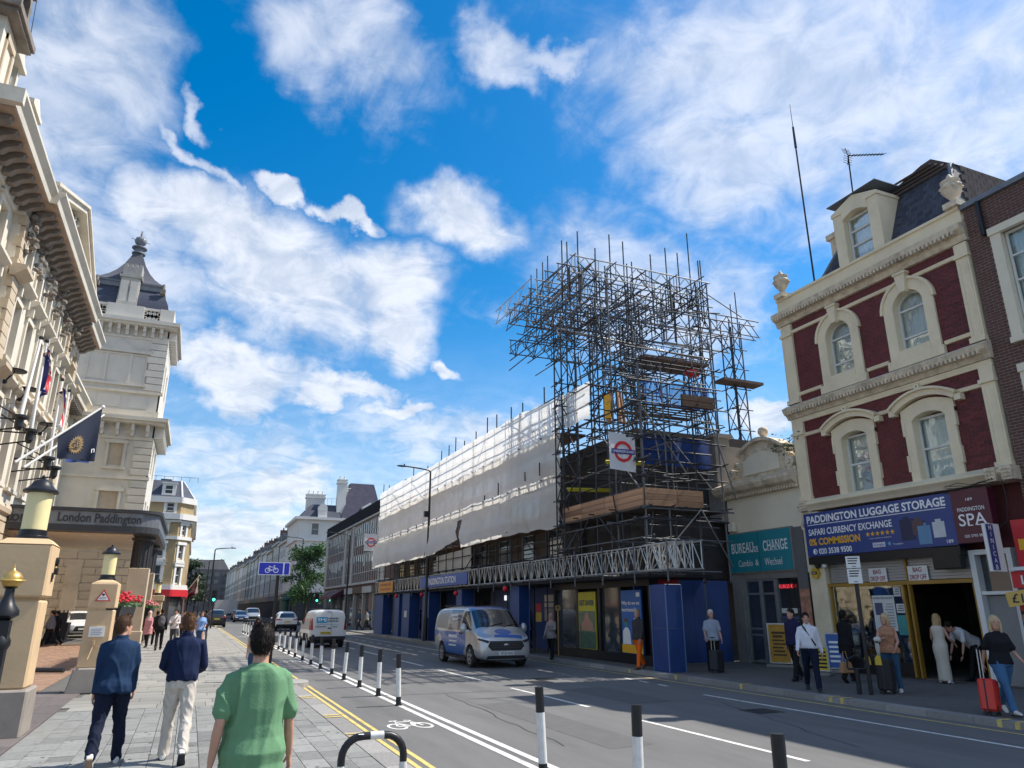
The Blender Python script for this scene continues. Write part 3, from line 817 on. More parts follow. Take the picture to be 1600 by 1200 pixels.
mb = MB(FT); mb.box(-9.9, -5.3, 0, .22, 21.5, 21.75); mb.box(-9.9, -5.3, 0, .2, 18.75, 18.95)
mb.prism([(-8.7, 21.752), (-6.4, 21.752), (-7.55, 22.5)], 0, .16); mb.build('window_hood', M_tower, T)
mb = MB(FT)
for a, b in ((TX0 + .2, TX0 + .7), (-9.0, -6.3), (TX1 - .75, TX1 + .3)): mb.box(a, b, -.3, .3, 24.25, 25.5)
for a, b in ((TX0 + .7, -9.0), (-6.3, TX1 - .75)): mb.box(a, b, -.1, .1, 24.25, 24.4); mb.box(a, b, -.15, .15, 25.3, 25.5)
mb.box(TX1, TX1 + .3, -7, -.3, 24.25, 25.5)
mb.build('parapet', M_tower, T)
for a, b in ((TX0 + .7, -9.0), (-6.3, TX1 - .75)):
 mb = MB(FT); n = 4; s_ = (b - a) / n / 2
 for k in range(n):
  for j in range(2): mb.arc(a + s_ * (2 * k + 1), 24.62 + j * .46, .14, .3, -.06, .08, 0, 360, 12)
 mb.build('pierced_panel', M_tower, T)
 mb = MB(FT); mb.box(a, b, -.5, -.45, 24.26, 25.3); mb.build('painted_shade_board', M_slate, T)  # slate-dark board painted in as the shade behind the pierced rings
tcx, tcy = (TX0 + TX1) / 2, (TY0 + TY1) / 2
prof = [(3.45, 24.3), (3.45, 25.0), (3.42, 25.8), (3.28, 26.6), (3.02, 27.4), (2.66, 28.1), (2.5, 28.35)]
def sq_loft(mb, prof):
 vs = []; fs = []
 for r, z in prof:
  z = 24.8 + (z - 24.8) * .76 if z > 24.8 else z; r = r * .97
  vs += [(tcx - r, tcy - r, z), (tcx + r, tcy - r, z), (tcx + r, tcy + r, z), (tcx - r, tcy + r, z)]
 for i in range(len(prof) - 1):
  for k in range(4): fs.append((4 * i + k, 4 * i + (k + 1) % 4, 4 * i + 4 + (k + 1) % 4, 4 * i + 4 + k))
 fs.append((0, 1, 2, 3)); fs.append(tuple(4 * (len(prof) - 1) + k for k in range(4)))
 mb.add(vs, fs)
mb = MB(); sq_loft(mb, prof); mb.build('lower_roof', mat('tower_slate', (.06, .07, .10), .8, spec=.2, var=.35, scale=2.2, stretch=(1, 1, 9)), T, smooth=True)
mb = MB(); sq_loft(mb, [(2.55, 28.352), (2.6, 28.4), (2.6, 28.85), (2.72, 28.95), (2.72, 29.1)]); mb.build('roof_curb', M_lead, T)
mb = MB(); sq_loft(mb, [(2.75, 29.102), (2.3, 29.55), (1.8, 30.2), (1.3, 31.1), (.85, 32.2), (.5, 33.4), (.36, 34.0)]); mb.build('upper_roof', mat('upper_slate', (.095, .10, .12), .85, spec=.15, var=.25, scale=2.2, stretch=(1, 1, 8)), T, smooth=True)
mb = MB(); mb.lathe((tcx, tcy, 31.8), [(.55, 0), (.55, .15), (.35, .2), (.35, .5), (.62, .55), (.62, .65), (.2, .75), (.2, .9), (.42, 1.05), (.5, 1.3), (.42, 1.55), (.12, 1.75), (.05, 2.3)], 12)
for k in range(4): mb.cyl((tcx, tcy, 33.1), (tcx + .8 * math.cos(k * pi / 2 + .4), tcy + .8 * math.sin(k * pi / 2 + .4), 33.15), .03)
mb.build('finial', M_lead, T, smooth=True)
mb = MB(FT); mb.taper((-8.5, -7.0, -2.2, -.15, 25.5), (-8.45, -7.05, -2.6, -.45, 28.2)); mb.box(-8.6, -6.9, -2.6, -.35, 28.2, 28.4); mb.box(-8.45, -7.05, -2.4, -.75, 28.4, 29.3)
for k in range(4): mb.box(-8.45 + k * .38, -8.2 + k * .38, -2.3, -.8, 29.3, 29.6)
ch_ = mb.build('chimney_gable', mat('gable_grey', (.36, .35, .32), .75, var=.15, dirt=.3), T)
mb = MB(FT)
for a, b in ((-8.4, -7.83), (-7.67, -7.1)): mb.box(a, b, -.35, -.2, 25.8, 27.8)
mb.build('gable_panel', M_tower, ch_)
for x in (TX0 + 1.2, TX1 - .9):
 mb = MB(FT); mb.box(x - .2, x + .2, -.9, -.5, 27.2, 27.6); mb.cyl((x, -.7, 27.6), (x, -.7, 28.1), .16, .1); mb.build('roof_ornament', M_trimdk, T)
C_ = thing('entrance_canopy', 'flat grey entrance canopy with raised lettering along its curved fascia', 'canopy', (-6, 42, 0))
M_fascia = mat('zinc_fascia', (.20, .215, .235), .42, metal=.55, var=.25, scale=1.2, dirt=.2)
M_cdark = mat('canopy_dark', (.035, .037, .043), .45, var=.2)
ca, cy0, cy1, cz0, cz1 = -2.0, 42.0, 54.5, 5.6, 6.75
def rr(x0, x1, y0, y1, r, n=6):
 pts = []
 for cx, cy, a0 in ((x1 - r, y0 + r, -90), (x1 - r, y1 - r, 0)):
  for i in range(n + 1):
   a = D(a0 + 90 * i / n); pts.append((cx + r * math.cos(a), cy + r * math.sin(a)))
 return pts + [(x0, y1), (x0, y0)]
def slab(mb, pts, z0, z1):
 n = len(pts); mb.add([(x, y, z0) for x, y in pts] + [(x, y, z1) for x, y in pts], [tuple(range(n - 1, -1, -1)), tuple(range(n, 2 * n))] + [(i, (i + 1) % n, n + (i + 1) % n, n + i) for i in range(n)])
mb = MB(); slab(mb, rr(-14, ca - .05, cy0 + .05, cy1 - .05, 1.0), cz0 + .32, cz1 - .16); mb.build('fascia', M_fascia, C_)
mb = MB(); slab(mb, rr(-14, ca + .1, cy0 - .1, cy1, 1.1), cz1 - .158, cz1); slab(mb, rr(-14, ca + .02, cy0 - .02, cy1, 1.05), cz0, cz0 + .318); mb.build('edge_moulding', M_cdark, C_)
mb = MB(); mb.box(-13.9, ca - 1.2, cy0 + .9, cy1 - .9, cz0 - .06, cz0 - .003); cs = mb.build('soffit', mat('canopy_soffit', (.72, .58, .42), .6, var=.1), C_)
mb = MB()
for i in range(6):
 for j in range(5): mb.lathe((-13 + i * 1.9, cy0 + 1.9 + j * 2.1, cz0 - .075), [(.16, 0), (.2, .01)], 10)
mb.build('downlights', M_white, cs)
for s, u0, u1, hh in (('Hilton', -9.75, -7.35, .62), ('London', -5.95, -4.3, .60), ('Paddington', -4.15, -2.75, .62)):
 pass
text('ilton', mat('raised_letters', (.05, .052, .06), .4, metal=.3, var=0), C_, (-8.45, cy0 + .04, 6.22), (1, 0, 0), (0, 0, 1), w=1.15, h=.54, bold=.03, depth=.03)
text('H', MT['raised_letters'], C_, (-9.3, cy0 + .04, 6.24), (1, 0, 0), (0, 0, 1), w=.38, h=.5, bold=.03, depth=.03)
text('London Paddington', MT['raised_letters'], C_, (-4.72, cy0 + .04, 6.20), (1, 0, 0), (0, 0, 1), w=3.75, h=.60, bold=.03, depth=.03)
for y in (44.6, 50.6):
 for x in (-2.75, -9.5):
  mb = MB(); mb.box(x - .5, x + .5, y - .5, y + .5, .1, 3.95); mb.box(x - .56, x + .56, y - .56, y + .56, .1, .75); mb.build('column_base', M_cream2, C_, bevel=.02)
  mb = MB(); mb.lathe((x, y, 3.95), [(.46, 0), (.46, 1.4), (.6, 1.5), (.6, 1.65)], 16)
  for k in range(16): mb.cyl((x + .46 * math.cos(k * pi / 8), y + .46 * math.sin(k * pi / 8), 3.96), (x + .46 * math.cos(k * pi / 8), y + .46 * math.sin(k * pi / 8), 5.35), .035, n=5)
  mb.build('fluted_shaft', M_cdark, C_)
M_pier = mat('gate_pier_stone', (.56, .40, .235), .75, var=.12, scale=1.3, bump=.1, bscale=14, dirt=.18)
M_plinth = mat('granite_plinth', (.26, .23, .20), .7, var=.15, scale=3, dirt=.2)
M_yel = mat('yellow_lamp_glass', (.78, .68, .36), .35, var=.04)
def lamp(x, y, z, s, label, grp='yellow cylinder lamps on the gate piers'):
 L_ = thing('gate_lamp', label, 'lamp', (x, y, z), grp)
 q = s * .76
 mb = MB(); mb.lathe((x, y, z), [(.34 * q, 0), (.34 * q, .05 * s), (.29 * q, .07 * s), (.29 * q, .16 * s), (.26 * q, .17 * s)], 20); mb.build('lamp_base', M_black, L_, smooth=True)
 mb = MB(); mb.lathe((x, y, z + .165 * s), [(.262 * q, 0), (.262 * q, .66 * s)], 24); mb.build('lamp_shade', M_yel, L_, smooth=True)
 mb = MB(); mb.lathe((x, y, z + .82 * s), [(.29 * q, 0), (.37 * q, .01 * s), (.37 * q, .05 * s), (.28 * q, .10 * s), (.22 * q, .16 * s), (.19 * q, .21 * s), (.1 * q, .25 * s), (.04 * q, .27 * s), (.05 * q, .30 * s), (.01 * q, .34 * s)], 20); mb.build('lamp_cap', M_black, L_, smooth=True)
g1 = thing('gate_pier', 'large sandstone gate pier at the frame edge carrying the nearest yellow lamp', 'gate pier', (-2.46, 13.8, .1), 'stone gate piers')
mb = MB(); mb.box(-2.80, -2.12, 13.45, 14.08, .75, 2.02); mb.build('shaft', M_pier, g1, bevel=.03)
mb = MB(); mb.box(-2.84, -2.09, 13.40, 14.12, 2.06, 2.86); mb.build('cap_block', M_pier, g1, bevel=.03)
mb = MB(); mb.taper((-2.84, -2.09, 13.40, 14.12, 2.86), (-2.74, -2.19, 13.52, 14.02, 2.95)); mb.box(-2.76, -2.16, 13.5, 14.03, 2.02, 2.06); mb.build('coping', M_pier, g1)
mb = MB(); mb.box(-2.86, -2.06, 13.36, 14.16, .08, .75); mb.build('plinth', M_plinth, g1, bevel=.03)
mb = MB(); mb.box(-2.088, -2.07, 13.72, 13.79, 2.3, 2.44); mb.build('plaque', M_black, g1)
mb = MB(Fr((-2.09, 0, 0), (0, 1, 0), (1, 0, 0))); mb.arc(13.92, 2.62, .04, .07, 0, .04, 0, 360); mb.box(13.86, 13.98, 0, .05, 2.42, 2.52); mb.build('bell_push', M_black, g1)
lamp(-2.46, 13.78, 2.95, .9, 'large yellow cylinder lamp with black cap on the nearest gate pier')
g2 = thing('gate_pier', 'second stone gate pier with warning triangle and white notice plate', 'gate pier', (-1.9, 20, .1), 'stone gate piers')
mb = MB(); mb.taper((-2.20, -1.62, 19.7, 20.3, .62), (-2.16, -1.62, 19.7, 20.3, 1.86)); mb.build('shaft', M_pier, g2, bevel=.02)
mb = MB(); mb.box(-2.17, -1.6, 19.67, 20.33, 1.9, 2.46); mb.taper((-2.17, -1.6, 19.67, 20.33, 2.46), (-2.0, -1.75, 19.8, 20.2, 2.54)); mb.build('cap_block', M_pier, g2, bevel=.02)
mb = MB(); mb.taper((-2.34, -1.55, 19.55, 20.45, .08), (-2.24, -1.58, 19.6, 20.4, .62)); mb.build('plinth', M_plinth, g2, bevel=.03)
mb = MB(Fr((0, 19.665, 0), (1, 0, 0), (0, -1, 0))); mb.prism([(-2.04, 2.06), (-1.72, 2.06), (-1.88, 2.32)], 0, .012); tri = mb.build('warning_triangle', M_red, g2)
mb = MB(Fr((0, 19.65, 0), (1, 0, 0), (0, -1, 0))); mb.prism([(-2.0, 2.08), (-1.76, 2.08), (-1.88, 2.275)], 0, .006); mb.build('triangle_face', M_white, tri)
text('CCTV', M_black, tri, (-1.88, 19.643, 2.12), (1, 0, 0), (0, 0, 1), w=.13, name='triangle_text')
mb = MB(Fr((0, 19.64, 0), (1, 0, 0), (0, -1, 0))); mb.prism([(-1.91, 2.2), (-1.85, 2.2), (-1.88, 2.17)], 0, .004); mb.box(-1.91, -1.85, 0, .004, 2.2, 2.225); mb.build('camera_symbol', M_black, tri)
mb = MB(Fr((0, 19.70, 0), (1, 0, 0), (0, -1, 0))); mb.box(-2.06, -1.75, 0, .02, 1.28, 1.5); nb = mb.build('notice_plate', M_white, g2)
mb = MB(Fr((0, 19.68, 0), (1, 0, 0), (0, -1, 0)))
for k in range(4): mb.box(-2.02, -1.82 + .03 * (k % 2), 0, .003, 1.32 + k * .04, 1.335 + k * .04)
mb.build('notice_text', mat('grey_print', (.3, .3, .32), .6, var=0), nb)
mb = MB(); mb.box(-1.95, -1.9, 19.62, 19.7, 1.1, 1.2); mb.cyl((-1.93, 19.65, 1.1), (-2.0, 19.6, .8), .02); mb.build('gate_latch', M_pier, g2)
lamp(-1.89, 20.0, 2.54, .72, 'small yellow cylinder lamp on the second gate pier beside the triangle sign')
g3 = thing('gate_pier', 'distant low stone gate pier beyond the canopy columns near the walkers', 'gate pier', (-2.3, 60, .1), 'stone gate piers')
mb = MB(); mb.box(-2.7, -1.9, 59.6, 60.4, .1, 2.4); mb.build('shaft', M_pier, g3, bevel=.02); mb = MB(); mb.box(-2.78, -1.82, 59.5, 60.5, 2.41, 2.8); mb.build('cap_block', M_pier, g3, bevel=.02)
lamp(-2.3, 60, 2.8, 1.0, 'yellow cylinder lamp on the distant gate pier before the red awning')
rp = P(19, 905, y=5.6)
rl = thing('iron_railing', 'black iron railing with gilt ball finial at the left frame edge', 'railing', (rp.x, rp.y, .1))
mb = MB(); mb.lathe((rp.x, rp.y, rp.z - .25), [(.03, 0), (.075, .03), (.075, .06), (.045, .1), (.028, .15), (.026, .19), (.045, .2)], 14); mb.box(rp.x - .04, rp.x + .04, rp.y - .04, rp.y + .04, .1, rp.z - .25); mb.lathe((rp.x, rp.y, rp.z - .42), [(.05, 0), (.06, .02), (.06, .05), (.045, .08)], 14); mb.build('post', M_black, rl, smooth=True)
mb = MB(); mb.lathe((rp.x, rp.y, rp.z - .055), [(.02, 0), (.045, .012), (.06, .045), (.058, .07), (.04, .095), (.012, .11), (.006, .125), (.003, .15)], 16); mb.lathe((rp.x, rp.y, rp.z - .015), [(.075, 0), (.08, .006), (.075, .012)], 16); mb.build('finial', M_gold, rl, smooth=True)
for k in range(8):
 mb = MB(); x = rp.x - .13 - k * .12; mb.box(x - .011, x + .011, rp.y - .011, rp.y + .011, .1, rp.z - .36); mb.lathe((x, rp.y, rp.z - .36), [(.02, 0), (.028, .03), (.004, .12)], 6); mb.build('bar', M_black, rl)
for z in (rp.z - .48, rp.z - .66, .3):
 mb = MB(); mb.box(rp.x - 1.2, rp.x, rp.y - .02, rp.y + .02, z, z + .045); mb.build('rail', M_black, rl)
# ================================================================== right hand shops
FR = Fr((18, 0, 0), (0, 1, 0), (-1, 0, 0))
RT, UP = Vector((0, -1, 0)), Vector((0, 0, 1))
M_stuc = mat('cream_paint', (.78, .67, .47), .62, var=.09, scale=1.2, bump=.06, bscale=20, dirt=.22)
M_stucd = mat('worn_cornice', (.64, .54, .40), .8, var=.3, scale=5, bump=.3, bscale=25, dirt=.6)
M_rbrick = mat('red_painted_brick', (.115, .018, .02), .55, var=.3, scale=2.5, rnd=.38, bump=.2, bscale=60, dirt=.45)
M_rmort = mat('red_mortar', (.15, .04, .04), .8, var=.2)
M_bbrick = mat('brown_brick', (.115, .055, .045), .8, var=.2, scale=3, rnd=.35, bump=.2, bscale=60)
M_bmort = mat('brown_mortar', (.27, .21, .18), .9, var=.2)
B = thing('victorian_shop_building', 'dark red brick Victorian building with cream arched windows over a luggage shop', 'building', (18, 14.5, .1))
YA, YB = 11.0, 17.88
up_w = [(15.53, .49), (12.99, .49)]
lo_w = [(15.48, .48), (12.97, .50)]
holes = [(c - r, c + r, 8.95, 10.7) for c, r in up_w] + [(c - r, c + r, 5.13, 7.08) for c, r in lo_w]
mb = MB(FR); wallholes(mb, YA, YB, 4.9, 12.2, holes, 0, .34); mb.box(YA, YB, -9, -.42, 3.3, 12.2)
wall = mb.build('wall', M_rmort, B)
bricks = []
def brickfill(u0, u1, z0, z1, skip, L=.232, hh=.0775, j=.012, w=.008):
 out = []; z = z0; r = 0
 while z < z1 - .02:
  u = u0 - (L / 2 if r % 2 else 0)
  while u < u1:
   a, b = max(u, u0), min(u + L, u1)
   c, d = z, min(z + hh, z1)
   if b - a > .04 and not skip((a + b) / 2, (c + d) / 2):
    out.append((a + j / 2, b - j / 2, -.03, w + RN.uniform(-.003, .003), c + j / 2, d - j / 2))
   u += L
  z += hh; r += 1
 return out
def sk(u, z):
 for c, r in up_w:
  if abs(u - c) < .72 and 8.6 < z < 10.2: return True
  if math.hypot(u - c, z - 10.2) < .72: return True
 for c, r in lo_w:
  if abs(u - c) < .70 and 5 < z < 7.25: return True
  if abs(u - c) < .9 and 7.2 < z < 7.55: return True
 return False
pieces('brick', brickfill(11.38, 17.38, 5.26, 8.0, sk) + brickfill(11.38, 17.38, 8.46, 11.3, sk), M_rbrick, wall, FR)
for c, r in up_w:
 mb = MB(FR)
 mb.box(c - .80, c - r + .006, -.3, .07, 8.72, 10.2); mb.box(c + r - .006, c + .80, -.3, .07, 8.72, 10.2)
 mb.arc(c, 10.2, r, .80, -.3, .07, n=20)
 mb.arc(c, 10.2, .80, .88, -.02, .12, n=20)
 mb.box(c - .88, c + .88, -.3, .13, 8.46, 8.72); mb.box(c - r, c + r, -.3, .1, 8.722, 8.957)
 mb.prism([(c - .1, 10.62), (c + .1, 10.62), (c + .17, 11.16), (c - .17, 11.16)], 0, .2)
 mb.box(c - .2, c + .2, 0, .23, 11.162, 11.24)
 mb.build('window_surround', M_stuc, B)
 sash(FR, B, c - r, c + r, 8.95, 10.2, -.16, M_sash, M_glass, (.32, .985), 0, M_curtain, t=.055, arch=True)
for c, r in lo_w:
 mb = MB(FR)
 for s in (-1, 1):
  a, b = sorted((c + s * (r - .006), c + s * .76)); mb.box(a, b, -.3, .08, 5.13, 7.0)
  a, b = sorted((c + s * .72, c + s * .80)); mb.box(a, b, 0, .11, 5.5, 5.95); mb.box(a, b, 0, .11, 6.5, 7.0)
 pts = [(c - r, 7.0 - .12)] + [(c - r + 2 * r * k / 10, 6.93 + .13 * math.sin(pi * k / 10)) for k in range(1, 10)] + [(c + r, 7.0 - .12), (c + .80, 6.88), (c + .80, 7.22)] + [(c + .80 - 1.6 * k / 10, 7.22 + .2 * math.sin(pi * k / 10)) for k in range(1, 10)] + [(c - .80, 7.22), (c - .80, 6.88)]
 mb.prism(pts, -.3, .085)
 mb.arc(c, 5.98, 1.5, 1.66, -.02, .22, 54, 126, 16); mb.arc(c, 5.98, 1.66, 1.72, -.02, .30, 53, 127, 16)
 for s in (-1, 1): mb.box(c + s * 1.0 - .09, c + s * 1.0 + .09, -.02, .2, 7.12, 7.28)
 mb.arc(c + .1, 7.78, .03, .09, 0, .2, 0, 360, 10)
 mb.build('window_surround', M_stuc, B)
 sash(FR, B, c - r, c + r, 5.13, 6.98, -.16, M_sash, M_glass, (.52,), 0, M_curtain, t=.06)
for z, lst in ((7.3, ((11.36, 12.05), (13.93, 14.5), (16.5, 17.39))), (10.93, ((11.36, 12.8), (13.2, 15.33), (15.73, 17.39))), (8.7, ((11.36, 12.1), (13.88, 14.64), (16.42, 17.39)))):
 for a, b in lst: mb = MB(FR); mb.extr_u([(0, z), (.07, z + .01), (.095, z + .1), (0, z + .14)], a, b); mb.build('string_course', M_stuc, B)
mb = MB(FR); mb.extr_u([(-.3, 7.96), (.1, 7.97), (.16, 8.08), (.3, 8.2), (.34, 8.32), (.1, 8.45), (-.3, 8.46)], YA - .06, YB + .1); mb.build('storey_cornice', M_stucd, B)
mb = MB(FR); mb.extr_u([(-.3, 7.8), (.06, 7.8), (.08, 7.955), (-.3, 7.955)], YA, YB); mb.build('architrave', M_stuc, B)
mb = MB(FR); mb.extr_u([(-.3, 11.3), (.1, 11.32), (.14, 11.48), (.32, 11.62), (.34, 11.76), (.12, 11.84), (-.3, 11.84)], YA - .06, YB + .12); mb.build('main_cornice', M_stucd, B)
mb = MB(FR); mb.extr_u([(-.5, 11.842), (.06, 11.842), (.06, 12.24), (.12, 12.26), (.12, 12.34), (-.5, 12.36)], YA, YB + .02); mb.build('parapet', M_stuc, B)
orn = []
y = YA + .1
while y < YB: orn.append((y, y + .06, .2, .33, 8.10, 8.2)); orn.append((y + .02, y + .08, .2, .35, 11.5, 11.6)); y += .125
mb = MB(FR)
for o in orn: mb.box(*o)
mb.build('egg_and_dart', M_stucd, B, kind='stuff')
for a, b in ((11.0, 11.36), (17.39, 17.86)):
 for z0, z1 in ((5.2, 7.79), (8.47, 11.29)):
  mb = MB(FR); mb.box(a, b, -.2, .09, z0, z1)
  for c, d in ((a + .05, a + .09), (b - .09, b - .05)): mb.box(c, d, .09, .11, z0 + .2, z1 - .55)
  mb.box(a - .03, b + .03, 0, .15, z1 - .42, z1 - .32); mb.box(a - .03, b + .03, 0, .15, z0, z0 + .14)
  mb.build('pilaster', M_stuc, B)
mb = MB(FR); mb.extr_u([(-.3, 4.86), (.14, 4.87), (.2, 4.96), (.3, 5.06), (.3, 5.12), (.05, 5.25), (-.3, 5.25)], YA + .01, YB - .01); mb.build('sill_band', M_stuc, B)
for y in (11.02, 11.42, 17.6):
 mb = MB(FR)
 mb.box(y - .13, y + .13, 0, .36, 4.86, 5.2)
 for k in range(3):
  for j in range(3): mb.ell((y - .08 + .08 * k, .37, 4.94 + .09 * j), .035, 6, 4)
 mb.build('carved_bracket', M_stucd, B)
mb = MB(FR); mb.box(17.42, 17.8, 0, .2, 4.0, 4.85); mb.arc(17.6, 4.4, .08, .17, .2, .3, 0, 360); mb.arc(17.6, 3.95, .06, .13, .1, .26, 0, 360); mb.build('console', M_stucd, B)
for y, hgt in ((17.62, 1.0), (11.12, 1.0)):
 mb = MB(); mb.box(17.75, 18.2, y - .2, y + .2, 12.34, 12.5); mb.lathe((17.98, y, 12.5), [(.12, 0), (.07, .08), (.09, .14), (.24, .36), (.27, .52), (.22, .6), (.25, .64), (.25, .69), (.12, .74), (.08, .82), (.04, .9), (.01, .93)], 16)
 for k in range(8):
  a = k * pi / 4; mb.ell((17.98 + .25 * math.cos(a), y + .25 * math.sin(a), 12.98), (.06, .06, .05), 6, 4)
 mb.build('stone_urn', M_stucd, B, smooth=True)
mb = MB(FR); mb.taper((YA + .3, YB - 1.35, -8, -.35, 12.3), (YA + .75, YB - 2.7, -7.6, -1.25, 14.5))
mb.build('roof', mat('roof_felt', (.05, .055, .07), .7, var=.25, scale=2), B)
sl_ = []
for k in range(13):
 z = 12.42 + k * .158
 for j in range(26):
  y = YA + .42 + .2 * j + (.1 if k % 2 else 0) + .02 * k
  if 13.35 < y + .09 < 15.4 and True: continue
  if y + .18 > YB - 1.5 - (z - 12.3) * .6: continue
  sl_.append((y, y + .19, z, k))
rf = [o for o in B.children if o.name.startswith('roof')][0]
mt_ = M_slate
mb0 = MB(); mb0.box(-.5, .5, -.5, .5, -.5, .5)
sme = bpy.data.meshes.new('slate'); sme.from_pydata(mb0.v, [], mb0.f); sme.materials.append(mt_)
for y, y2, z, k in sl_[:300]:
 o = bpy.data.objects.new('slate', sme); COL.objects.link(o); o.parent = rf
 x = 18.36 + (z - 12.3) * .41
 o.location = Vector((x, (y + y2) / 2, z + .08)) - wloc(rf); o.rotation_euler = (0, .34, 0); o.scale = (.014, y2 - y, .19)
FSD = Fr((0, YA + .3, 0), (1, 0, 0), (0, -1, 0))
mb = MB()
for k in range(11):
 z = 12.4 + k * .19
 for j in range(20):
  x = 18.7 + j * .33 + (.16 if k % 2 else 0)
  if x + .3 > 25: continue
  yy = YA + .29 + (z - 12.3) * .205
  mb.box(x + .0 + (z - 12.3) * .41, x + .31 + (z - 12.3) * .41, yy - .015, yy + .05, z, z + .2)
mb.build('side_slates', mat('grey_slate', (.10, .092, .092), .9, spec=.1, var=.3, scale=3), B, kind='stuff')
mb = MB(FR); mb.prism([(YA + .7, 14.5), (YB - 2.6, 14.5), (YB - 3.3, 14.62), (YA + 1.75, 15.1), (YA + 1.4, 15.12)], -7.4, -1.35)
ur = mb.build('upper_roof', mat('corrugated', (.10, .08, .075), .95, var=.25, scale=2, dirt=.3, spec=.05), B)
mb = MB(FR)
for k in range(4):
 t = k / 7
 mb.extr_u([(-1.15 - .35 * t, 14.42 + .16 * k), (-1.05 - .35 * t, 14.44 + .16 * k), (-1.3 - .35 * t, 14.58 + .16 * k)], YA + .8 + .2 * k, YB - 2.7 - .35 * k)
mb.build('roof_board', mat('weathered_board', (.19, .165, .16), .75, var=.2, scale=3), ur)
mb = MB(FR)
mb.cyl((YA + .32, -.38, 12.3), (YA + .78, -1.2, 14.5), .07); mb.cyl((YB - 1.4, -.38, 12.3), (YB - 2.7, -1.2, 14.5), .06); mb.cyl((YA + .78, -1.22, 14.5), (13.5, -1.22, 14.5), .05)
mb.build('lead_flashing', M_lead, B)
mb = MB(FR)
d0, d1 = 13.55, 15.28
mb.box(d0, d0 + .38, -1.6, -.2, 12.36, 14.3); mb.box(d1 - .38, d1, -1.6, -.2, 12.36, 14.3); mb.box(d0 + .38, d1 - .38, -1.6, -.2, 12.36, 12.52)
c = (d0 + d1) / 2
pts = [(d0 + .38, 14.02)] + [(d0 + .38 + (d1 - d0 - .76) * k / 10, 14.02 + .17 * math.sin(pi * k / 10)) for k in range(1, 10)] + [(d1 - .38, 14.02), (d1 - .38, 14.302), (d1 + .03, 14.302), (d1 + .03, 14.42), (c, 14.72), (d0 - .03, 14.42), (d0 - .03, 14.302), (d0 + .38, 14.302)]
mb.prism(pts, -1.6, -.16)
dm = mb.build('dormer', M_stuc, B)
sash(FR, dm, d0 + .39, d1 - .39, 12.53, 14.1, -.42, M_sash, M_glass, (.36, .68), 0, M_curtain, t=.06)
mb = MB(FR); mb.box(d0 - .1, d1 + .1, -1.65, -.1, 14.725, 14.75); mb.build('dormer_lead', M_lead, dm)
mb = MB(FR); mb.box(16.2, 17.2, -3.0, -2.2, 12.3, 14.9); mb.box(16.1, 17.3, -3.1, -2.1, 14.9, 15.1); mb.lathe((16.5, -2.6, 15.1), [(.14, 0), (.12, .5), (.15, .52)], 10); mb.build('chimney', M_stucd, B)
a1 = thing('radio_mast', 'tall thin black radio mast rising from the red brick roof edge', 'aerial', (18.3, 16.4, 12.3))
pb, ptp = P(1265, 385, x=18.3), P(1234, 163, x=18.3)
mb = MB(); q1 = pb.lerp(ptp, .68); mb.cyl((pb.x, pb.y, 12.0), q1, .035, .03, 6); mb.cyl(q1, pb.lerp(ptp, .83), .05, .04, 6); mb.build('mast', M_iron, a1)
mb = MB(); mb.cyl(pb.lerp(ptp, .83), ptp, .014, .008, 5); mb.build('whip', M_iron, a1)
M_aer = mat('aerial_grey', (.03, .03, .033), .95, var=0, spec=.02)
a2 = thing('television_aerial', 'slim television aerial with many short rods on a rooftop pole', 'aerial', (19.2, 14.9, 14))
p0, p1, p2 = P(1333, 315, x=19.2), P(1325, 243, x=19.2), P(1381, 241, x=19.2)
mb = MB(); mb.cyl(p0 + Vector((0, 0, -1)), p1, .025, n=6); mb.build('pole', M_aer, a2)
mb = MB(); mb.cyl(p1, p2, .018, n=5); mb.build('boom', M_aer, a2)
for k in range(11):
 c = p1.lerp(p2, .1 + .088 * k); mb = MB(); mb.cyl(c + Vector((-.17, 0, -.10)), c + Vector((.17, 0, .10)), .009, n=5); mb.build('aerial_rod', M_aer, a2)
for s in (-1, 1):
 mb = MB()
 for k in range(4): mb.cyl(p1 + Vector((-.2, .06 * k * .4, s * (.05 + .07 * k))), p1 + Vector((.2, .06 * k * .4, s * (.06 + .08 * k))), .008, n=5)
 mb.cyl(p1, p1 + Vector((0, .07, s * .35)), .012, n=5); mb.build('reflector', M_aer, a2)
M_shopb = mat('shop_blue', (.015, .05, .22), .35, var=.12, scale=1)
M_plum = mat('plum_sign', (.085, .012, .03), .4, var=.08)
M_orange = mat('orange_letters', (.80, .42, .02), .5, var=0)
M_yframe = mat('ochre_frame', (.34, .19, .03), .4, var=.15, dirt=.2)
M_shut = mat('shutter_slats', (.34, .35, .36), .4, metal=.4, var=.15)
M_sglass = glassmat('shop_glass', (.75, .8, .8))
M_paper = mat('paper', (.62, .62, .60), .7, var=.04)
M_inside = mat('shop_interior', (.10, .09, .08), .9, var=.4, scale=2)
mb = MB(FR)
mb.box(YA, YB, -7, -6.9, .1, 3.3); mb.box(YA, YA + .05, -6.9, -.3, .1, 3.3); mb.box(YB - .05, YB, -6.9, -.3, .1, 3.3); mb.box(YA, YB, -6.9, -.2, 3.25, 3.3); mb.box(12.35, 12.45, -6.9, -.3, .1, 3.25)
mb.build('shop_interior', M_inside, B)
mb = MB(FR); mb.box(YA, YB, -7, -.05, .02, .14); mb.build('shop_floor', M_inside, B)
mb = MB(FR); mb.box(17.22, 17.86, -.3, .1, .1, 4.84); mb.box(17.18, 17.9, -.3, .16, .1, .6); mb.build('shop_pilaster', M_stuc, B, bevel=.01)
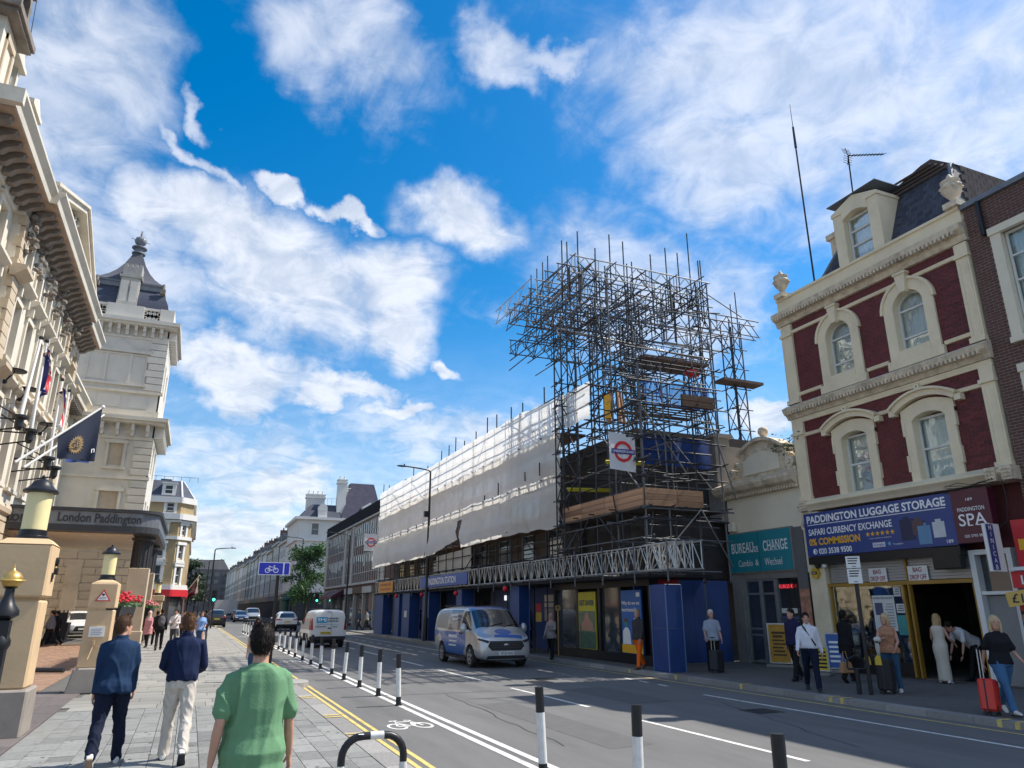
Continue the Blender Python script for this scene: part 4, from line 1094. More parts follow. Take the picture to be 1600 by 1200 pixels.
mb = MB(FR); mb.box(12.42, 12.56, -.3, .04, .1, 3.3); mb.box(11.5, 11.62, -.3, .04, .1, 3.3); mb.box(11.62, 12.42, -.3, .04, 3.18, 3.3); mb.box(11.62, 12.42, -.25, .0, 2.22, 2.3); mb.build('white_door_frame', M_white, B)
mb = MB(FR); mb.box(11.62, 12.42, -.2, -.16, .14, 2.2); mb.build('grey_door', mat('grey_door', (.25, .25, .25), .5, var=.1), B)
mb = MB(FR); mb.box(11.62, 12.42, -.2, -.18, 2.3, 3.18); mb.build('fanlight', M_pane, B)
mb = MB(FR); mb.box(12.56, 17.22, -.12, .06, 2.52, 2.62); mb.build('transom', M_yframe, B)
for y in (14.44, 14.62, 17.17, 12.58):
 mb = MB(FR); mb.box(y - .028, y + .028, -.1, .03, .14, 3.25 if y == 14.44 else 2.515); mb.build('mullion', M_yframe, B)
mb = MB(FR); mb.box(14.66, 17.13, -.1, .0, .14, .5); mb.build('stall_riser', M_black, B)
for y0, y1 in ((12.62, 14.40), (14.48, 17.14)):
 sh = []
 for k in range(8): sh.append((y0, y1, -.08, -.04, 2.64 + k * .078, 2.71 + k * .078))
 pieces('shutter_slat', sh, M_shut, B, FR)
mb = MB(FR); mb.box(14.66, 17.13, -.07, -.06, .5, 2.515); gl = mb.build('shop_window', M_sglass, B)
def poster(name, y0, y1, z0, z1, w, m, par, fr=FR):
 mb = MB(fr); mb.box(y0, y1, w, w + .006, z0, z1); return mb.build(name, m, par)
M_print = mat('dark_print', (.08, .09, .16), .6, var=0)
M_teal = mat('teal_print', (.05, .28, .27), .5, var=.2, scale=6)
M_skin = mat('skin', (.52, .27, .18), .55, var=.06)
ps = poster('notice', 15.02, 15.75, 1.3, 2.25, -.055, M_paper, gl)
text('BUREAU DE CHANGE', M_print, ps, (18.04, 15.38, 2.18), RT, UP, w=.66, h=.05)
poster('notice_picture', 15.42, 15.68, 1.72, 2.05, -.048, M_print, ps)
for k in range(9): poster('notice_line', 15.08, 15.34 - .03 * (k % 3), 1.4 + k * .075, 1.43 + k * .075, -.048, mat('grey_print', (.3, .3, .32), .6, var=0), ps)
for y0, y1, z0, z1, s in ((14.78, 15.0 - .0, 2.22, 2.46, 'BAG'), (14.72, 14.98, 1.78, 2.02, 'INFO')):
 q_ = poster('notice', y0, y1, z0, z1, -.055, M_paper, gl)
 for k in range(3): poster('notice_line', y0 + .03, y1 - .03 - .02 * k, z0 + .05 + k * .06, z0 + .075 + k * .06, -.048, M_print, q_)
poster('teal_poster', 14.68, 15.0, 1.2, 1.72, -.055, M_teal, gl)
for y in (15.38, 14.09):
 bd = thing('hanging_notice', 'white notice lettered BAG DROP OFF behind the ' + ('left shutter light' if y > 15 else 'right shutter light over the open door'), 'sign', (18, y, 2.8))
 mb = MB(FR); mb.box(y - .30, y + .30, .0, .02, 2.60, 3.0); mb.build('board', M_white, bd)
 M_maroon = mat('maroon_letters', (.32, .02, .05), .6, var=0)
 text('BAG', M_maroon, bd, (17.975, y, 2.9), RT, UP, w=.26, h=.12, bold=.01); text('DROP OFF', M_maroon, bd, (17.975, y, 2.71), RT, UP, w=.5, h=.13, bold=.01)
for k, z in enumerate((.55, .95, 1.35)):
 mb = MB(FR); mb.box(14.8, 17.05, -.7, -.25, z, z + .03); mb.build('display_shelf', M_inside, B)
 for j in range(7):
  y = 14.95 + j * .3; h_ = RN.uniform(.12, .3)
  mb = MB(FR); mb.box(y, y + RN.uniform(.12, .24), -.6, -.35, z + .03, z + .03 + h_); mb.build('display_goods', RN.choice([M_paper, M_print, M_teal, M_plum, mat('tan_goods', (.35, .22, .12), .6)]), B)
for y in (12.9, 13.3): # red light line inside
 pass
sg = thing('shop_sign', 'long blue shop fascia sign for luggage storage and currency exchange', 'sign', (17.7, 15.1, 3.4))
mb = MB(FR); mb.box(12.57, 17.6, .1, .32, 3.44, 4.76); mb.build('board', M_shopb, sg)
mb = MB(FR); mb.box(12.57, 17.62, .05, .3, 3.2, 3.43); mb.build('shutter_box', M_black, sg)
wx = 17.676
def stx(s, m, yc, z, w, h, **k): return text(s, m, sg, (wx, yc, z), RT, UP, w=w, h=h, **k)
stx('PADDINGTON LUGGAGE STORAGE', M_textw, 15.1, 4.56, 4.75, .235, bold=.03)
mb = MB(FR); mb.box(12.75, 17.47, .32, .326, 4.385, 4.405); mb.build('underline', M_textw, sg)
stx('SAFARI CURRENCY EXCHANGE', M_textw, 15.93, 4.17, 3.05, .20, bold=.02)
stx('0% COMMISSION', M_orange, 16.5, 3.87, 1.95, .22, bold=.035)
stx('020 3538 9500', M_textw, 16.5, 3.58, 1.25, .17, bold=.025)
mb = MB(FR); mb.arc(17.28, 3.58, .0, .085, .32, .326, 0, 360, 14); mb.build('phone_disc', M_textw, sg)
mb = MB(FR); mb.arc(17.28, 3.58, .03, .06, .327, .33, 100, 260, 8); mb.build('phone_handset', M_shopb, sg)
def star(mb, y, z, r, w):
 mb.prism([(y + (r if k % 2 == 0 else r * .42) * math.sin(k * pi / 5), z + (r if k % 2 == 0 else r * .42) * math.cos(k * pi / 5)) for k in range(10)], w, w + .005)
for k in range(6):
 mb = MB(FR); star(mb, 15.25 - k * .165, 3.93, .075, .32); mb.build('star', M_orange, sg)
stx('5 Stars reviews on platforms', M_textw, 14.85, 3.80, .75, .04, bold=0)
mb = MB(FR); mb.box(14.72, 15.13, .32, .325, 3.55, 3.68); gb = mb.build('review_badge', M_paper, sg)
stx('Google', mat('blue_letters', (.05, .12, .5), .5, var=0), 14.93, 3.61, .34, .09)
mb = MB(FR); star(mb, 14.58, 3.62, .07, .32); mb.build('star', mat('pale_blue', (.15, .4, .65), .5, var=0), sg)
stx('Trustpilot', M_textw, 14.3, 3.59, .32, .055, bold=0)
stx('189', M_textw, 12.77, 3.54, .18, .09)
for y, w_, z0, z1, m in ((13.95, .42, 3.66, 4.22, mat('case_navy', (.02, .025, .07), .5)), (13.62, .34, 3.78, 4.16, mat('case_brown', (.10, .06, .07), .5)), (13.45, .38, 3.52, 4.0, mat('case_blue', (.12, .26, .42), .5)), (13.02, .34, 3.66, 4.06, mat('case_white', (.55, .58, .6), .5))):
 mb = MB(FR); mb.box(y - w_ / 2, y + w_ / 2, .32, .325 + .001 * len(sg.children) * .3, z0, z1); mb.box(y - .08, y + .08, .32, .324, z1, z1 + .07)
 mb.build('printed_suitcase', m, sg, bevel=.0)
s2 = thing('shop_sign', 'square plum coloured SPA sign beside the long blue sign', 'sign', (17.7, 12, 3.4))
mb = MB(FR); mb.box(11.58, 12.555, .1, .34, 3.46, 4.78); mb.build('board', M_plum, s2)
for s, z, w_, h_ in (('189', 4.52, .17, .07), ('PADDINGTON', 4.28, .7, .10), ('SPA', 4.02, .72, .30), ('020 3795 9895', 3.62, .55, .07)):
 text(s, M_textw, s2, (17.655, 12.07, z), RT, UP, w=w_, h=h_, bold=.008)
mb = MB(FR); zb, zt = 3.87, 4.165
for y in (12.05 + .09, 11.74, 11.92): mb.box(y - .06, y + .06, .34, .346, zb - .004, zb + .018)
mb.build('serif', M_textw, s2)
b1 = thing('projecting_sign', 'dark blank box sign hanging under the fascia beside the white door', 'sign', (17.5, 13, 2.9))
mb = MB(FR); mb.box(12.62, 13.38, .1, .32, 2.86, 3.42); mb.build('box', M_black, b1, bevel=.02)
al = thing('alarm_box', 'yellow hexagonal burglar alarm box on the cream pilaster', 'alarm box', (17.9, 17.54, 2.9))
mb = MB(FR); mb.prism([(17.54 + .17 * math.cos(k * pi / 3), 2.95 + .17 * math.sin(k * pi / 3)) for k in range(6)], .1, .2); mb.build('case', mat('alarm_yellow', (.62, .38, .03), .45), al)
mb = MB(FR); mb.box(17.44, 17.64, .2, .205, 2.91, 3.0); mb.build('label', M_black, al); text('ADT', M_textw, al, (17.793, 17.54, 2.955), RT, UP, w=.13)
for y in (17.38, 17.1):
 c_ = thing('security_camera', 'small dome security camera tucked under the blue sign, ' + ('nearer the alarm box' if y > 17.2 else 'nearer the parking plates'), 'camera', (17.7, y, 3.3), 'cameras under the fascia')
 mb = MB(FR); mb.lathe((y, .2, 3.08), [(.03, 0), (.07, .03), (.08, .08), (.08, .11)], 10); mb.cyl((y, .2, 3.19), (y, .2, 3.24), .05); mb.build('dome', M_white if y < 17.2 else M_black, c_, smooth=True)
mb = MB(FR)
for k in range(5):
 pts = [(12.6 - .32 * i + .03 * k, .36 + .03 * math.sin(i * 2 + k), 4.9 + .05 * math.sin(i * 1.9 + k) - .03 * k) for i in range(5)]
 mb.tube(pts, .009, 5)
mb.tube([(11.2, .3, 4.9), (11.15, .32, 4.4), (11.25, .3, 3.9), (11.5, .3, 3.75)], .012, 5)
mb.build('loose_cable', M_black, B)
mc = thing('vertical_sign', 'narrow blue and white vertical MINICAB sign at the right frame edge', 'sign', (17.3, 11.42, 2.9))
mb = MB(); mb.box(17.0, 17.5, 11.36, 11.44, 2.72, 3.82); mb.build('panel', M_white, mc)
mb = MB(); mb.box(17.02, 17.27, 11.445, 11.45, 2.75, 3.8); mb.box(17.02, 17.27, 11.35, 11.355, 2.75, 3.8); bl = mb.build('blue_strip', M_shopb, mc)
for k, ch_c in enumerate('MINICAB'): text(ch_c, M_textw, mc, (17.14, 11.345, 3.72 - k * .15), (1, 0, 0), (0, 0, 1), h=.11)
Z = thing('bureau_building', 'small cream bureau de change with scrolled arched parapet between scaffold and red building', 'building', (18, 19.8, .1))
M_tealb = mat('teal_sign', (.015, .22, .27), .35, var=.06)
M_wcream = mat('pale_render', (.74, .67, .52), .65, var=.06, scale=1, dirt=.15)
M_greyw = mat('grey_boarding', (.14, .135, .135), .7, var=.15, scale=3)
M_greys = mat('grey_stone', (.22, .21, .195), .75, var=.15, scale=2, dirt=.3)
mb = MB(FR); mb.box(17.95, 21.6, -6, -.02, 3.0, 6.2); mb.build('wall', M_wcream, Z)
mb = MB(FR); mb.extr_u([(-.3, 5.72), (.12, 5.73), (.12, 5.84), (.34, 5.95), (.42, 6.1), (.42, 6.2), (.1, 6.32), (-.4, 6.36)], 17.9, 21.9); mb.build('cornice', M_stucd, Z)
dn = []
y = 18.0
while y < 21.6: dn.append((y, y + .07, .02, .2, 5.74, 5.86)); y += .125
pieces('dentil', dn, M_stucd, Z, FR)
mb = MB(FR); pts = [(18.35, 6.34)] + [(18.5 + 2.3 * k / 14, 6.95 + .68 * math.sin(pi * (.12 + .76 * k / 14))) for k in range(15)] + [(20.95, 6.34)]
mb.prism(pts, -.5, -.08); pg = mb.build('parapet_gable', M_stucd, Z)
mb = MB(FR)
for i in range(14):
 a, b = pts[1 + i], pts[2 + i]; mb.prism([a, b, (b[0], b[1] + .13), (a[0], a[1] + .13)], -.55, .06)
mb.build('gable_coping', M_stucd, Z)
mb = MB(FR); mb.prism([(18.75, 6.5)] + [(18.75 + 1.8 * k / 10, 6.9 + .35 * math.sin(pi * (.1 + .8 * k / 10))) for k in range(11)] + [(20.55, 6.5)], -.08, -.03); mb.build('gable_panel', M_wcream, pg)
for y, s in ((18.2, 1), (21.15, -1)):
 mb = MB(FR); mb.arc(y, 6.62, .08, .2, -.4, .08, 0, 360, 14); mb.arc(y, 6.62, .0, .06, -.4, .1, 0, 360, 8); mb.arc(y - s * -.25, 6.9, .06, .14, -.35, .02, 0, 360, 12); mb.box(y - .25, y + .25, -.4, .05, 6.34, 6.45); mb.build('scroll', M_stucd, Z)
mb = MB(); mb.lathe((18.3, 19.65, 7.62), [(.16, 0), (.18, .08), (.1, .12), (.08, .18), (.17, .3), (.19, .4), (.15, .5), (.05, .56)], 14); mb.build('ball_finial', M_stucd, Z, smooth=True)
bsn = thing('shop_sign', 'teal BUREAU DE CHANGE sign with white serif lettering', 'sign', (17.9, 20, 3.1))
for y0, y1 in ((18.5, 19.99), (20.01, 21.58)):
 mb = MB(FR); mb.box(y0, y1, 0, .12, 3.12, 4.46); mb.build('panel', M_tealb, bsn)
mb = MB(FR); mb.box(18.44, 21.64, -.01, .1, 4.46, 4.5); mb.box(18.44, 21.64, -.01, .1, 3.08, 3.12); mb.box(18.44, 18.5, -.01, .1, 3.12, 4.46); mb.box(21.58, 21.64, -.01, .1, 3.12, 4.46); mb.build('sign_frame', M_greys, bsn)
def btx(s, y, z, w_, h_, b=.01):
 text(s, M_textw, bsn, (17.874, y, z), RT, UP, w=w_, h=h_, bold=b)
btx('BUREAU', 20.82, 3.95, 1.15, .34); btx('DE', 20.12, 3.87, .2, .19); btx('CHANGE', 19.2, 3.95, 1.15, .34)
btx('Cambio', 20.72, 3.42, .72, .22, 0); btx('&', 20.14, 3.42, .16, .2, 0); btx('Wechsel', 19.35, 3.42, .82, .24, 0)
mb = MB(FR)
for y in (21.33, 21.14, 20.94, 20.72, 20.55, 20.33, 19.7, 19.5, 19.3, 19.1, 18.92, 18.7):
 for z in (3.785, 4.115): mb.box(y - .05, y + .05, .12, .126, z - .006, z + .008)
mb.build('serif', M_textw, bsn)
vg = []
for k in range(8): vg.append((18.02 + .055 * k, 18.07 + .055 * k, -.02, .02, .2, 4.46))
pieces('grey_board', vg, M_greyw, Z, FR)
mb = MB(FR); mb.box(21.1, 21.6, -.3, .06, .1, 3.06); mb.box(18.48, 21.1, -.3, .0, 2.87, 3.06); mb.build('stone_pilaster', M_greys, Z)
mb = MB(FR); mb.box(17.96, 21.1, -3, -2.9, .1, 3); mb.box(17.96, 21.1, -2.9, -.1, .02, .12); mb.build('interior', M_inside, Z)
M_alu2 = mat('door_aluminium', (.30, .31, .31), .4, metal=.5, var=.1)
mb = MB(FR)
for y in (21.06, 20.3, 19.58): mb.box(y - .04, y + .04, -.12, -.02, .12, 2.86)
for y0, y1, zs in ((20.34, 21.02, (.14, 1.0, 1.2, 2.35, 2.8)), (19.62, 20.26, (.14, 2.35, 2.8))):
 for z in zs: mb.box(y0, y1, -.11, -.03, z, z + .06)
mb.build('door_frame', M_alu2, Z)
mb = MB(FR); mb.box(19.62, 21.02, -.08, -.07, .2, 2.8); mb.build('door_glass', M_sglass, Z)
mb = MB(FR); mb.box(18.5, 19.54, -.1, -.09, .9, 2.86); bw = mb.build('shop_window', M_sglass, Z)
mb = MB(FR); mb.box(18.5, 19.54, -.12, .0, .1, .9); mb.build('stall_riser', M_greys, Z)
M_led = mat('red_led', (.7, .04, .06), .5, var=0, emit=.7)
text('EUROS €', M_led, Z, (18.02, 19.05, 2.6), RT, UP, w=.6, h=.13)
poster('rate_board', 18.7, 19.4, 1.75, 1.9, -.06, M_paper, bw)
for k in range(5): poster('rate_row', 18.65, 19.45, 1.0 + .14 * k, 1.1 + .14 * k, -.06, M_print, bw)
poster('fly_poster', 18.0, 18.42, 1.3, 2.5, .03, mat('fly_poster', (.42, .20, .13), .7, var=.6, scale=6), Z)
mb = MB(FR); mb.box(21.15, 21.45, 0, .18, 4.55, 4.88); mb.build('alarm_box', M_wcream, Z, bevel=.03)
wd = thing('rooftop_weed', 'green weeds sprouting from the bureau parapet beside its right scroll', 'plant', (18.2, 18.5, 7.0))
M_weed = mat('weed_leaf', (.07, .11, .03), .7, var=.4, scale=4, rnd=.2)
mb = MB()
for k in range(260):
 c = Vector((18.2 + RN.gauss(0, .16), 18.45 + RN.gauss(0, .4), 7.0 + abs(RN.gauss(0, .28)))); a = Vector((RN.gauss(0, 1), RN.gauss(0, 1), RN.gauss(0, 1))).normalized() * .07; b_ = a.orthogonal() * .4
 mb.add([c - a, c + b_, c + a, c - b_], [(0, 1, 2, 3)], False)
mb.build('foliage', M_weed, wd, recalc=False)
mb = MB()
for k in range(9): mb.cyl((18.2, 18.5 + RN.gauss(0, .25), 6.6), (18.2 + RN.gauss(0, .2), 18.4 + RN.gauss(0, .5), 7.3 + RN.uniform(0, .4)), .012, .004, 4)
mb.build('stem', M_weed, wd)
K = thing('brown_brick_building', 'brown brick building with white framed windows at the right frame edge', 'building', (18, 8, .1))
win = (7.6, 10.22, 8.4, 11.1)
mb = MB(FR); wallholes(mb, 2, 10.96, 3.6, 12.2, [win, (7.6, 10.22, 4.9, 7.4)], 0, .3); mb.box(2, 10.96, -9, -.4, 3.6, 12.2); bw_ = mb.build('wall', M_bmort, K)
pieces('brick', brickfill(7.9, 10.96, 3.7, 12.2, lambda u, z: (u < 10.36 and 8.25 < z < 11.3) or (u < 10.36 and 4.75 < z < 7.55), j=.018), M_bbrick, bw_, FR)
mb = MB(FR); mb.box(2, 10.98, -.5, .1, 12.2, 12.34); mb.build('coping', M_lead, K)
for z0, z1 in ((8.4, 11.1), (4.9, 7.4)):
 mb = MB(FR); mb.box(10.12, 10.38, -.2, .08, z0 - .1, z1); mb.box(7.4, 10.4, -.2, .12, z1 + .002, z1 + .2); mb.box(7.4, 10.4, -.2, .14, z0 - .25, z0 - .102); mb.build('window_surround', M_wcream, K)
 sash(FR, K, 8.9, 10.1, z0, z1, -.1, M_sash, M_glass, (.5, .75), 0, M_curtain); sash(FR, K, 7.65, 8.85, z0, z1, -.1, M_sash, M_glass, (.5, .75), 0, M_curtain)
mb = MB(FR); mb.cyl((10.5, .08, 11.2), (10.5, .08, 12.2), .06); mb.build('downpipe', M_black, K)
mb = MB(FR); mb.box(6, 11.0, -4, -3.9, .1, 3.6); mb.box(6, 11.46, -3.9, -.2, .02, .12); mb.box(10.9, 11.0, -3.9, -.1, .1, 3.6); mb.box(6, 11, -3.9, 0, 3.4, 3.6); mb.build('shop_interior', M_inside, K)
gs = thing('gift_shop_sign', 'red gift shop fascia with white letter L at the right frame edge', 'sign', (17.8, 9.5, 2.3))
mb = MB(FR); mb.box(7, 11.36, .1, .4, 2.35, 2.72); mb.build('fascia', M_red, gs)
mb = MB(FR); mb.box(7, 11.36, .1, .45, 2.74, 2.82); mb.build('white_trim', M_white, gs)
mb = MB(FR); mb.box(7, 11.2, .1, .3, 2.84, 3.9); mb.build('flag_panel', M_red, gs); mb = MB(FR); mb.box(7, 11.1, .305, .31, 3.2, 3.45); mb.build('yellow_band', M_orange, gs)
text('L', M_textw, gs, (17.59, 11.08, 2.53), RT, UP, h=.2, bold=.03)
sr = thing('souvenir_rack', 'tall dark rack hung with rows of souvenirs outside the gift shop', 'rack', (17.4, 10.9, .1))
mb = MB(FR); mb.box(10.2, 11.35, .3, .34, .15, 2.25); mb.build('back_board', M_black, sr)
sm = [mat('souvenir_%s' % n, c, .5, var=.3) for n, c in (('red', (.4, .03, .03)), ('cream', (.5, .45, .35)), ('tan', (.3, .16, .09)), ('navy', (.04, .05, .14)))]
for z in [0.4 + .24 * k for k in range(8)]:
 for j in range(7):
  mb = MB(FR); y = 10.3 + j * .15; mb.box(y, y + .09, .34, .42, z, z + .16); mb.box(y + .03, y + .06, .35, .37, z + .16, z + .2); mb.build('souvenir', sm[(j * 3 + int(z * 10)) % 4], sr)
pt = thing('price_tag', 'tilted yellow price card reading £1 above the souvenirs', 'sign', (17.3, 11.2, 2.1))
FP = Fr((17.35, 11.15, 2.12), (-.3, .95, 0), (-.95, -.3, 0))
mb = MB(FP); mb.prism([(-.22, -.12), (.2, -.2), (.24, .12), (-.2, .2)], 0, .01); mb.build('card', mat('card_yellow', (.6, .4, .1), .6), pt)
text('£1', M_black, pt, FP(0, .015, 0), -FP.U, UP, h=.2)
# ================================================================== sheeted scaffold along the station frontage
M_sheet = mat('white_sheeting', (.86, .84, .79), .6, var=.06, scale=.8, dirt=.08, bump=.25, bscale=5, trans=.48, clear=.05)
M_sheet2 = mat('thin_sheeting', (.87, .86, .83), .5, var=.06, scale=.8, trans=.6, bump=.2, bscale=5, clear=.12)
M_board = mat('scaffold_board', (.33, .19, .11), .85, var=.4, scale=4, rnd=.42, stretch=(1, .3, 3), dirt=.35)
M_hoard = mat('hoarding_blue', (.010, .044, .18), .5, var=.25, scale=2.2, dirt=.35, stretch=(1, 1, .35))
M_stbrick = mat('sooty_brick', (.07, .055, .045), .85, var=.3, scale=3)
SX = 12.95
st = thing('station_building', 'dark station frontage behind the sheeted scaffold', 'building', (16, 40, .1))
mb = MB(); mb.box(15.6, 30, 26.5, 57, 0, 3.2); mb.box(14.4, 30, 26.5, 57, 3.3, 5.9); mb.box(15.0, 30, 26.0, 57.2, 5.9, 6.05); mb.build('wall', M_stbrick, st)  # solid block shades the lower lifts; roof set low to backlight the sheets
FST = Fr((14.4, 0, 0), (0, 1, 0), (-1, 0, 0))
for k in range(10):
 for z0, z1 in ((4.0, 5.6),): sash(FST, st, 28 + k * 2.9, 29.4 + k * 2.9, z0, z1, .04, M_greys, None, (.5,))
A = thing('sheeted_scaffold', 'long scaffold wrapped in white sheeting above the blue hoardings', 'scaffold', (SX, 41, .1))
stds = [26.93, 29.23, 30.58, 32.43, 33.73, 35.4, 37.25, 38.78, 40.0, 41.43, 44.3, 47.7, 49.72, 52.99, 54.6, 56.4]
for y in stds:
 t = RN.uniform(10.7, 11.45)
 rod('standard', (SX + .12, y, 2.9), (SX + .12, y, t), .03, M_steeld, A)
 rod('standard', (SX + 1.3, y + .1, .1), (SX + 1.3, y + .1, t - .5), .03, M_steeld, A)
 for z in (3.9, 5.2, 7.0, 8.8): rod('transom', (SX - .1, y + .06, z), (SX + 1.6, y + .06, z), .026, M_steeld, A)
for z in (3.95, 4.55, 5.3, 6.9, 7.4, 8.75, 9.3, 9.8, 10.4):
 for y0, y1 in ((25.2, 31.5), (31.2, 37.6), (37.3, 43.8), (43.5, 50.2), (49.9, 57)):
  rod('ledger', (SX + .18, y0, z), (SX + .18, y1, z), .026, M_steeld, A)
  if z < 9.5: rod('ledger', (SX + 1.36, y0, z), (SX + 1.36, y1, z), .026, M_steeld, A)
for y0, y1, z0, z1 in ((27, 30.6, 8.8, 10.6), (35.4, 33.7, 8.8, 10.5), (41.4, 44.3, 10.5, 8.8), (47.7, 44.4, 10.4, 8.8), (50, 53, 8.8, 10.4), (28, 30, 3.9, 5.2), (35, 37, 5, 3.9), (45, 47, 3.9, 5)):
 rod('brace', (SX + .22, y0, z0), (SX + .22, y1, z1), .026, M_steeld, A)
for k, z in enumerate((5.15, 6.95, 8.72)):
 mb = MB(); mb.box(SX + .2, SX + 1.25, 25.4, 56.8, z, z + .05); mb.build('deck', M_board, A)
def sheet(name, y0, y1, zt, zb, x, m, amp=.05, seed=0, bulge=0., ny=70, nz_=14):
 """hanging sheet; zt(y), zb(y) heights of the edges"""
 def f(a, b):
  y = y0 + (y1 - y0) * a
  z = zb(y) + (zt(y) - zb(y)) * b
  n = noise.noise((y * .55, z * .7, seed)) * amp * 1.6 + noise.noise((y * 1.7 + z * .8, z * 1.3, seed + 5)) * amp + noise.noise((y * 4 - z * 3, z * 4, seed + 9)) * amp * .35
  sag = .012 * abs(math.sin(pi * (y - y0) / 1.9))
  lap = .04 * math.exp(-((b % .34) / .04))
  return (x - n - bulge * math.sin(pi * min(1, b * 1.0)) * (1 - b) - lap, y, z - sag * (1 - b) * .5)
 mb = MB(); mb.strip(f, ny, nz_); return mb.build(name, m, A, smooth=True, recalc=False)
def lin(pts):
 def f(y):
  for (a, za), (b, zb) in zip(pts, pts[1:]):
   if y <= b: return za + (zb - za) * (y - a) / (b - a)
  return pts[-1][1]
 return f
topz = lin([(22.8, 10.15), (25.5, 10.2), (29, 10.45), (36, 10.5), (44, 10.45), (53, 10.7), (57, 10.6)])
wob = lambda f, s, a=.06: (lambda y: f(y) + a * noise.noise((y * .9, s, 0)) + a * .5 * math.sin(y * 3.3))
for k, (a, b) in enumerate(((22.8, 29.4), (29.2, 35.6), (35.4, 41.6), (41.4, 47.8), (47.6, 56.9))):
 sheet('top_sheet', a, b, wob(topz, 1, .05), wob(lin([(22, 8.75), (57, 8.75)]), 2), SX, M_sheet2, .035, k, ny=34)
for k, (a, b) in enumerate(((25.2, 31.6), (31.4, 37.0), (36.8, 44.2), (44.0, 50.5), (50.3, 56.9))):
 sheet('middle_sheet', a, b, wob(lin([(22, 8.82), (57, 8.82)]), 3), wob(lin([(25, 6.35), (40, 6.5), (57, 6.6)]), 4), SX - .03, M_sheet, .06, 10 + k, ny=34)
for k, (a, b) in enumerate(((25.2, 30.4), (30.2, 36.9))):
 sheet('lower_sheet', a, b, wob(lin([(25, 6.6), (57, 6.6)]), 6), wob(lin([(25.2, 4.9), (30, 5.05), (36.9, 4.95)]), 7, .04), SX - .10, M_sheet, .09, 20 + k, .12, ny=36)
for k, (a, b) in enumerate(((37.2, 43.2), (43.0, 50.2), (50.0, 57.0))):
 sheet('lower_sheet', a, b, wob(lin([(37, 6.62), (57, 6.72)]), 8), wob(lin([(37.2, 5.42), (38.6, 5.25), (41, 4.95), (42, 4.85), (57, 4.85)]), 9, .035), SX - .22, M_sheet, .10, 30 + k, .14, ny=36)
sheet('loose_sheet', 36.2, 42.2, lin([(36, 5.0), (42.2, 4.85)]), lin([(36, 3.75), (41, 3.7), (42.2, 4.1)]), SX + .25, M_sheet, .06, 44, ny=24)
for y, z0, z1 in ((26.9, 7.2, 7.75), (28.4, 7.2, 7.6), (31.5, 7.0, 7.6), (33.3, 7.0, 7.25), (45.5, 6.75, 7.05), (47.5, 6.72, 7.0), (49.5, 6.7, 6.85), (51.8, 6.7, 7.05)):
 rod('tie_stub', (SX - .16, y, z0), (SX - .16, y, z1), .03, M_steeld, A)
def lattice(name, p0, p1, depth, panel, m, par, r=.024, dirv=Vector((0, 0, 1)), posts=True):
 p0, p1 = Vector(p0), Vector(p1); L = (p1 - p0).length; n = max(2, round(L / panel)); e = (p1 - p0) / n
 mb = MB(); up = dirv * depth
 mb.cyl(p0 - e * .12, p1 + e * .12, r, n=6); mb.cyl(p0 + up - e * .12, p1 + up + e * .12, r, n=6)
 for i in range(n):
  a, b = p0 + e * i, p0 + e * (i + 1)
  if i % 2: mb.cyl(a + up, b, r * .75, n=5, cap=False)
  else: mb.cyl(a, b + up, r * .75, n=5, cap=False)
  if posts and i % 2 == 0: mb.cyl(a, a + up, r * .75, n=5, cap=False)
 return mb.build(name, m, par, recalc=False, smooth=True)
y = 17.9
segs = [(17.9, 24.2), (24.3, 30.3), (30.4, 35.4), (44.1, 50.1), (50.2, 56.4)]
for (a, b) in segs + [(35.5, 44.0)]:
 lattice('lattice_beam', (SX - .12, a, 3.02), (SX - .12, b, 3.02), .74, .36, M_alu, A)
 lattice('lattice_beam', (SX + .45, a, 3.02), (SX + .45, b, 3.02), .74, .36, M_alu, A, r=.02)
for k in range(4): lattice('lattice_beam', (SX - .1 + .22 * k, 17.86 - .12 * k, 3.0), (SX - .1 + .22 * k, 19.5, 3.0), .78, .4, M_alu, A)
for y in (18.2, 20, 22, 24, 26, 28, 30, 32, 34, 46, 48, 50, 52, 54):
 rod('transom', (SX - .35, y, 2.95), (SX + 1.8, y, 2.95), .026, M_steel, A)
 rod('hanger', (SX - .16, y, 2.65), (SX - .16, y, 3.9), .026, M_steel, A)
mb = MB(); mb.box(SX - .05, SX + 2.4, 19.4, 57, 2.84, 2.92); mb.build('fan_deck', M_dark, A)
ss = thing('station_sign', 'blue PADDINGTON STATION banner fixed on the lattice beams', 'sign', (12.7, 39.7, 3.1))
FSS = Fr((12.76, 0, 0), (0, 1, 0), (-1, 0, 0))
mb = MB(FSS); mb.box(35.5, 43.9, 0, .03, 3.08, 3.68); mb.build('board', mat('station_blue', (.02, .08, .36), .45, var=.06), ss)
text('PADDINGTON STATION', M_textw, ss, (12.722, 39.7, 3.38), RT, UP, w=4.9, h=.36, bold=.02)
og = thing('orange_sign', 'orange shop banner at the far end of the lattice beams', 'sign', (12.7, 53, 3.1))
mb = MB(FSS); mb.box(50.7, 54.8, 0, .03, 2.98, 3.72); mb.build('board', mat('banner_orange', (.65, .27, .02), .6, var=.1), og)
text('SHOPS OPEN', mat('brown_letters', (.25, .08, .01), .6, var=0), og, (12.722, 52.75, 3.5), RT, UP, w=3.2, h=.22) if False else None
mb = MB(FSS)
for k in range(9): mb.box(51.2 + k * .37, 51.45 + k * .37, .03, .034, 3.42, 3.6); mb.box(51.3 + k * .35, 51.5 + k * .35, .03, .034, 3.12, 3.3)
mb.build('illegible_lettering', mat('brown_letters', (.25, .08, .01), .6, var=0), og)
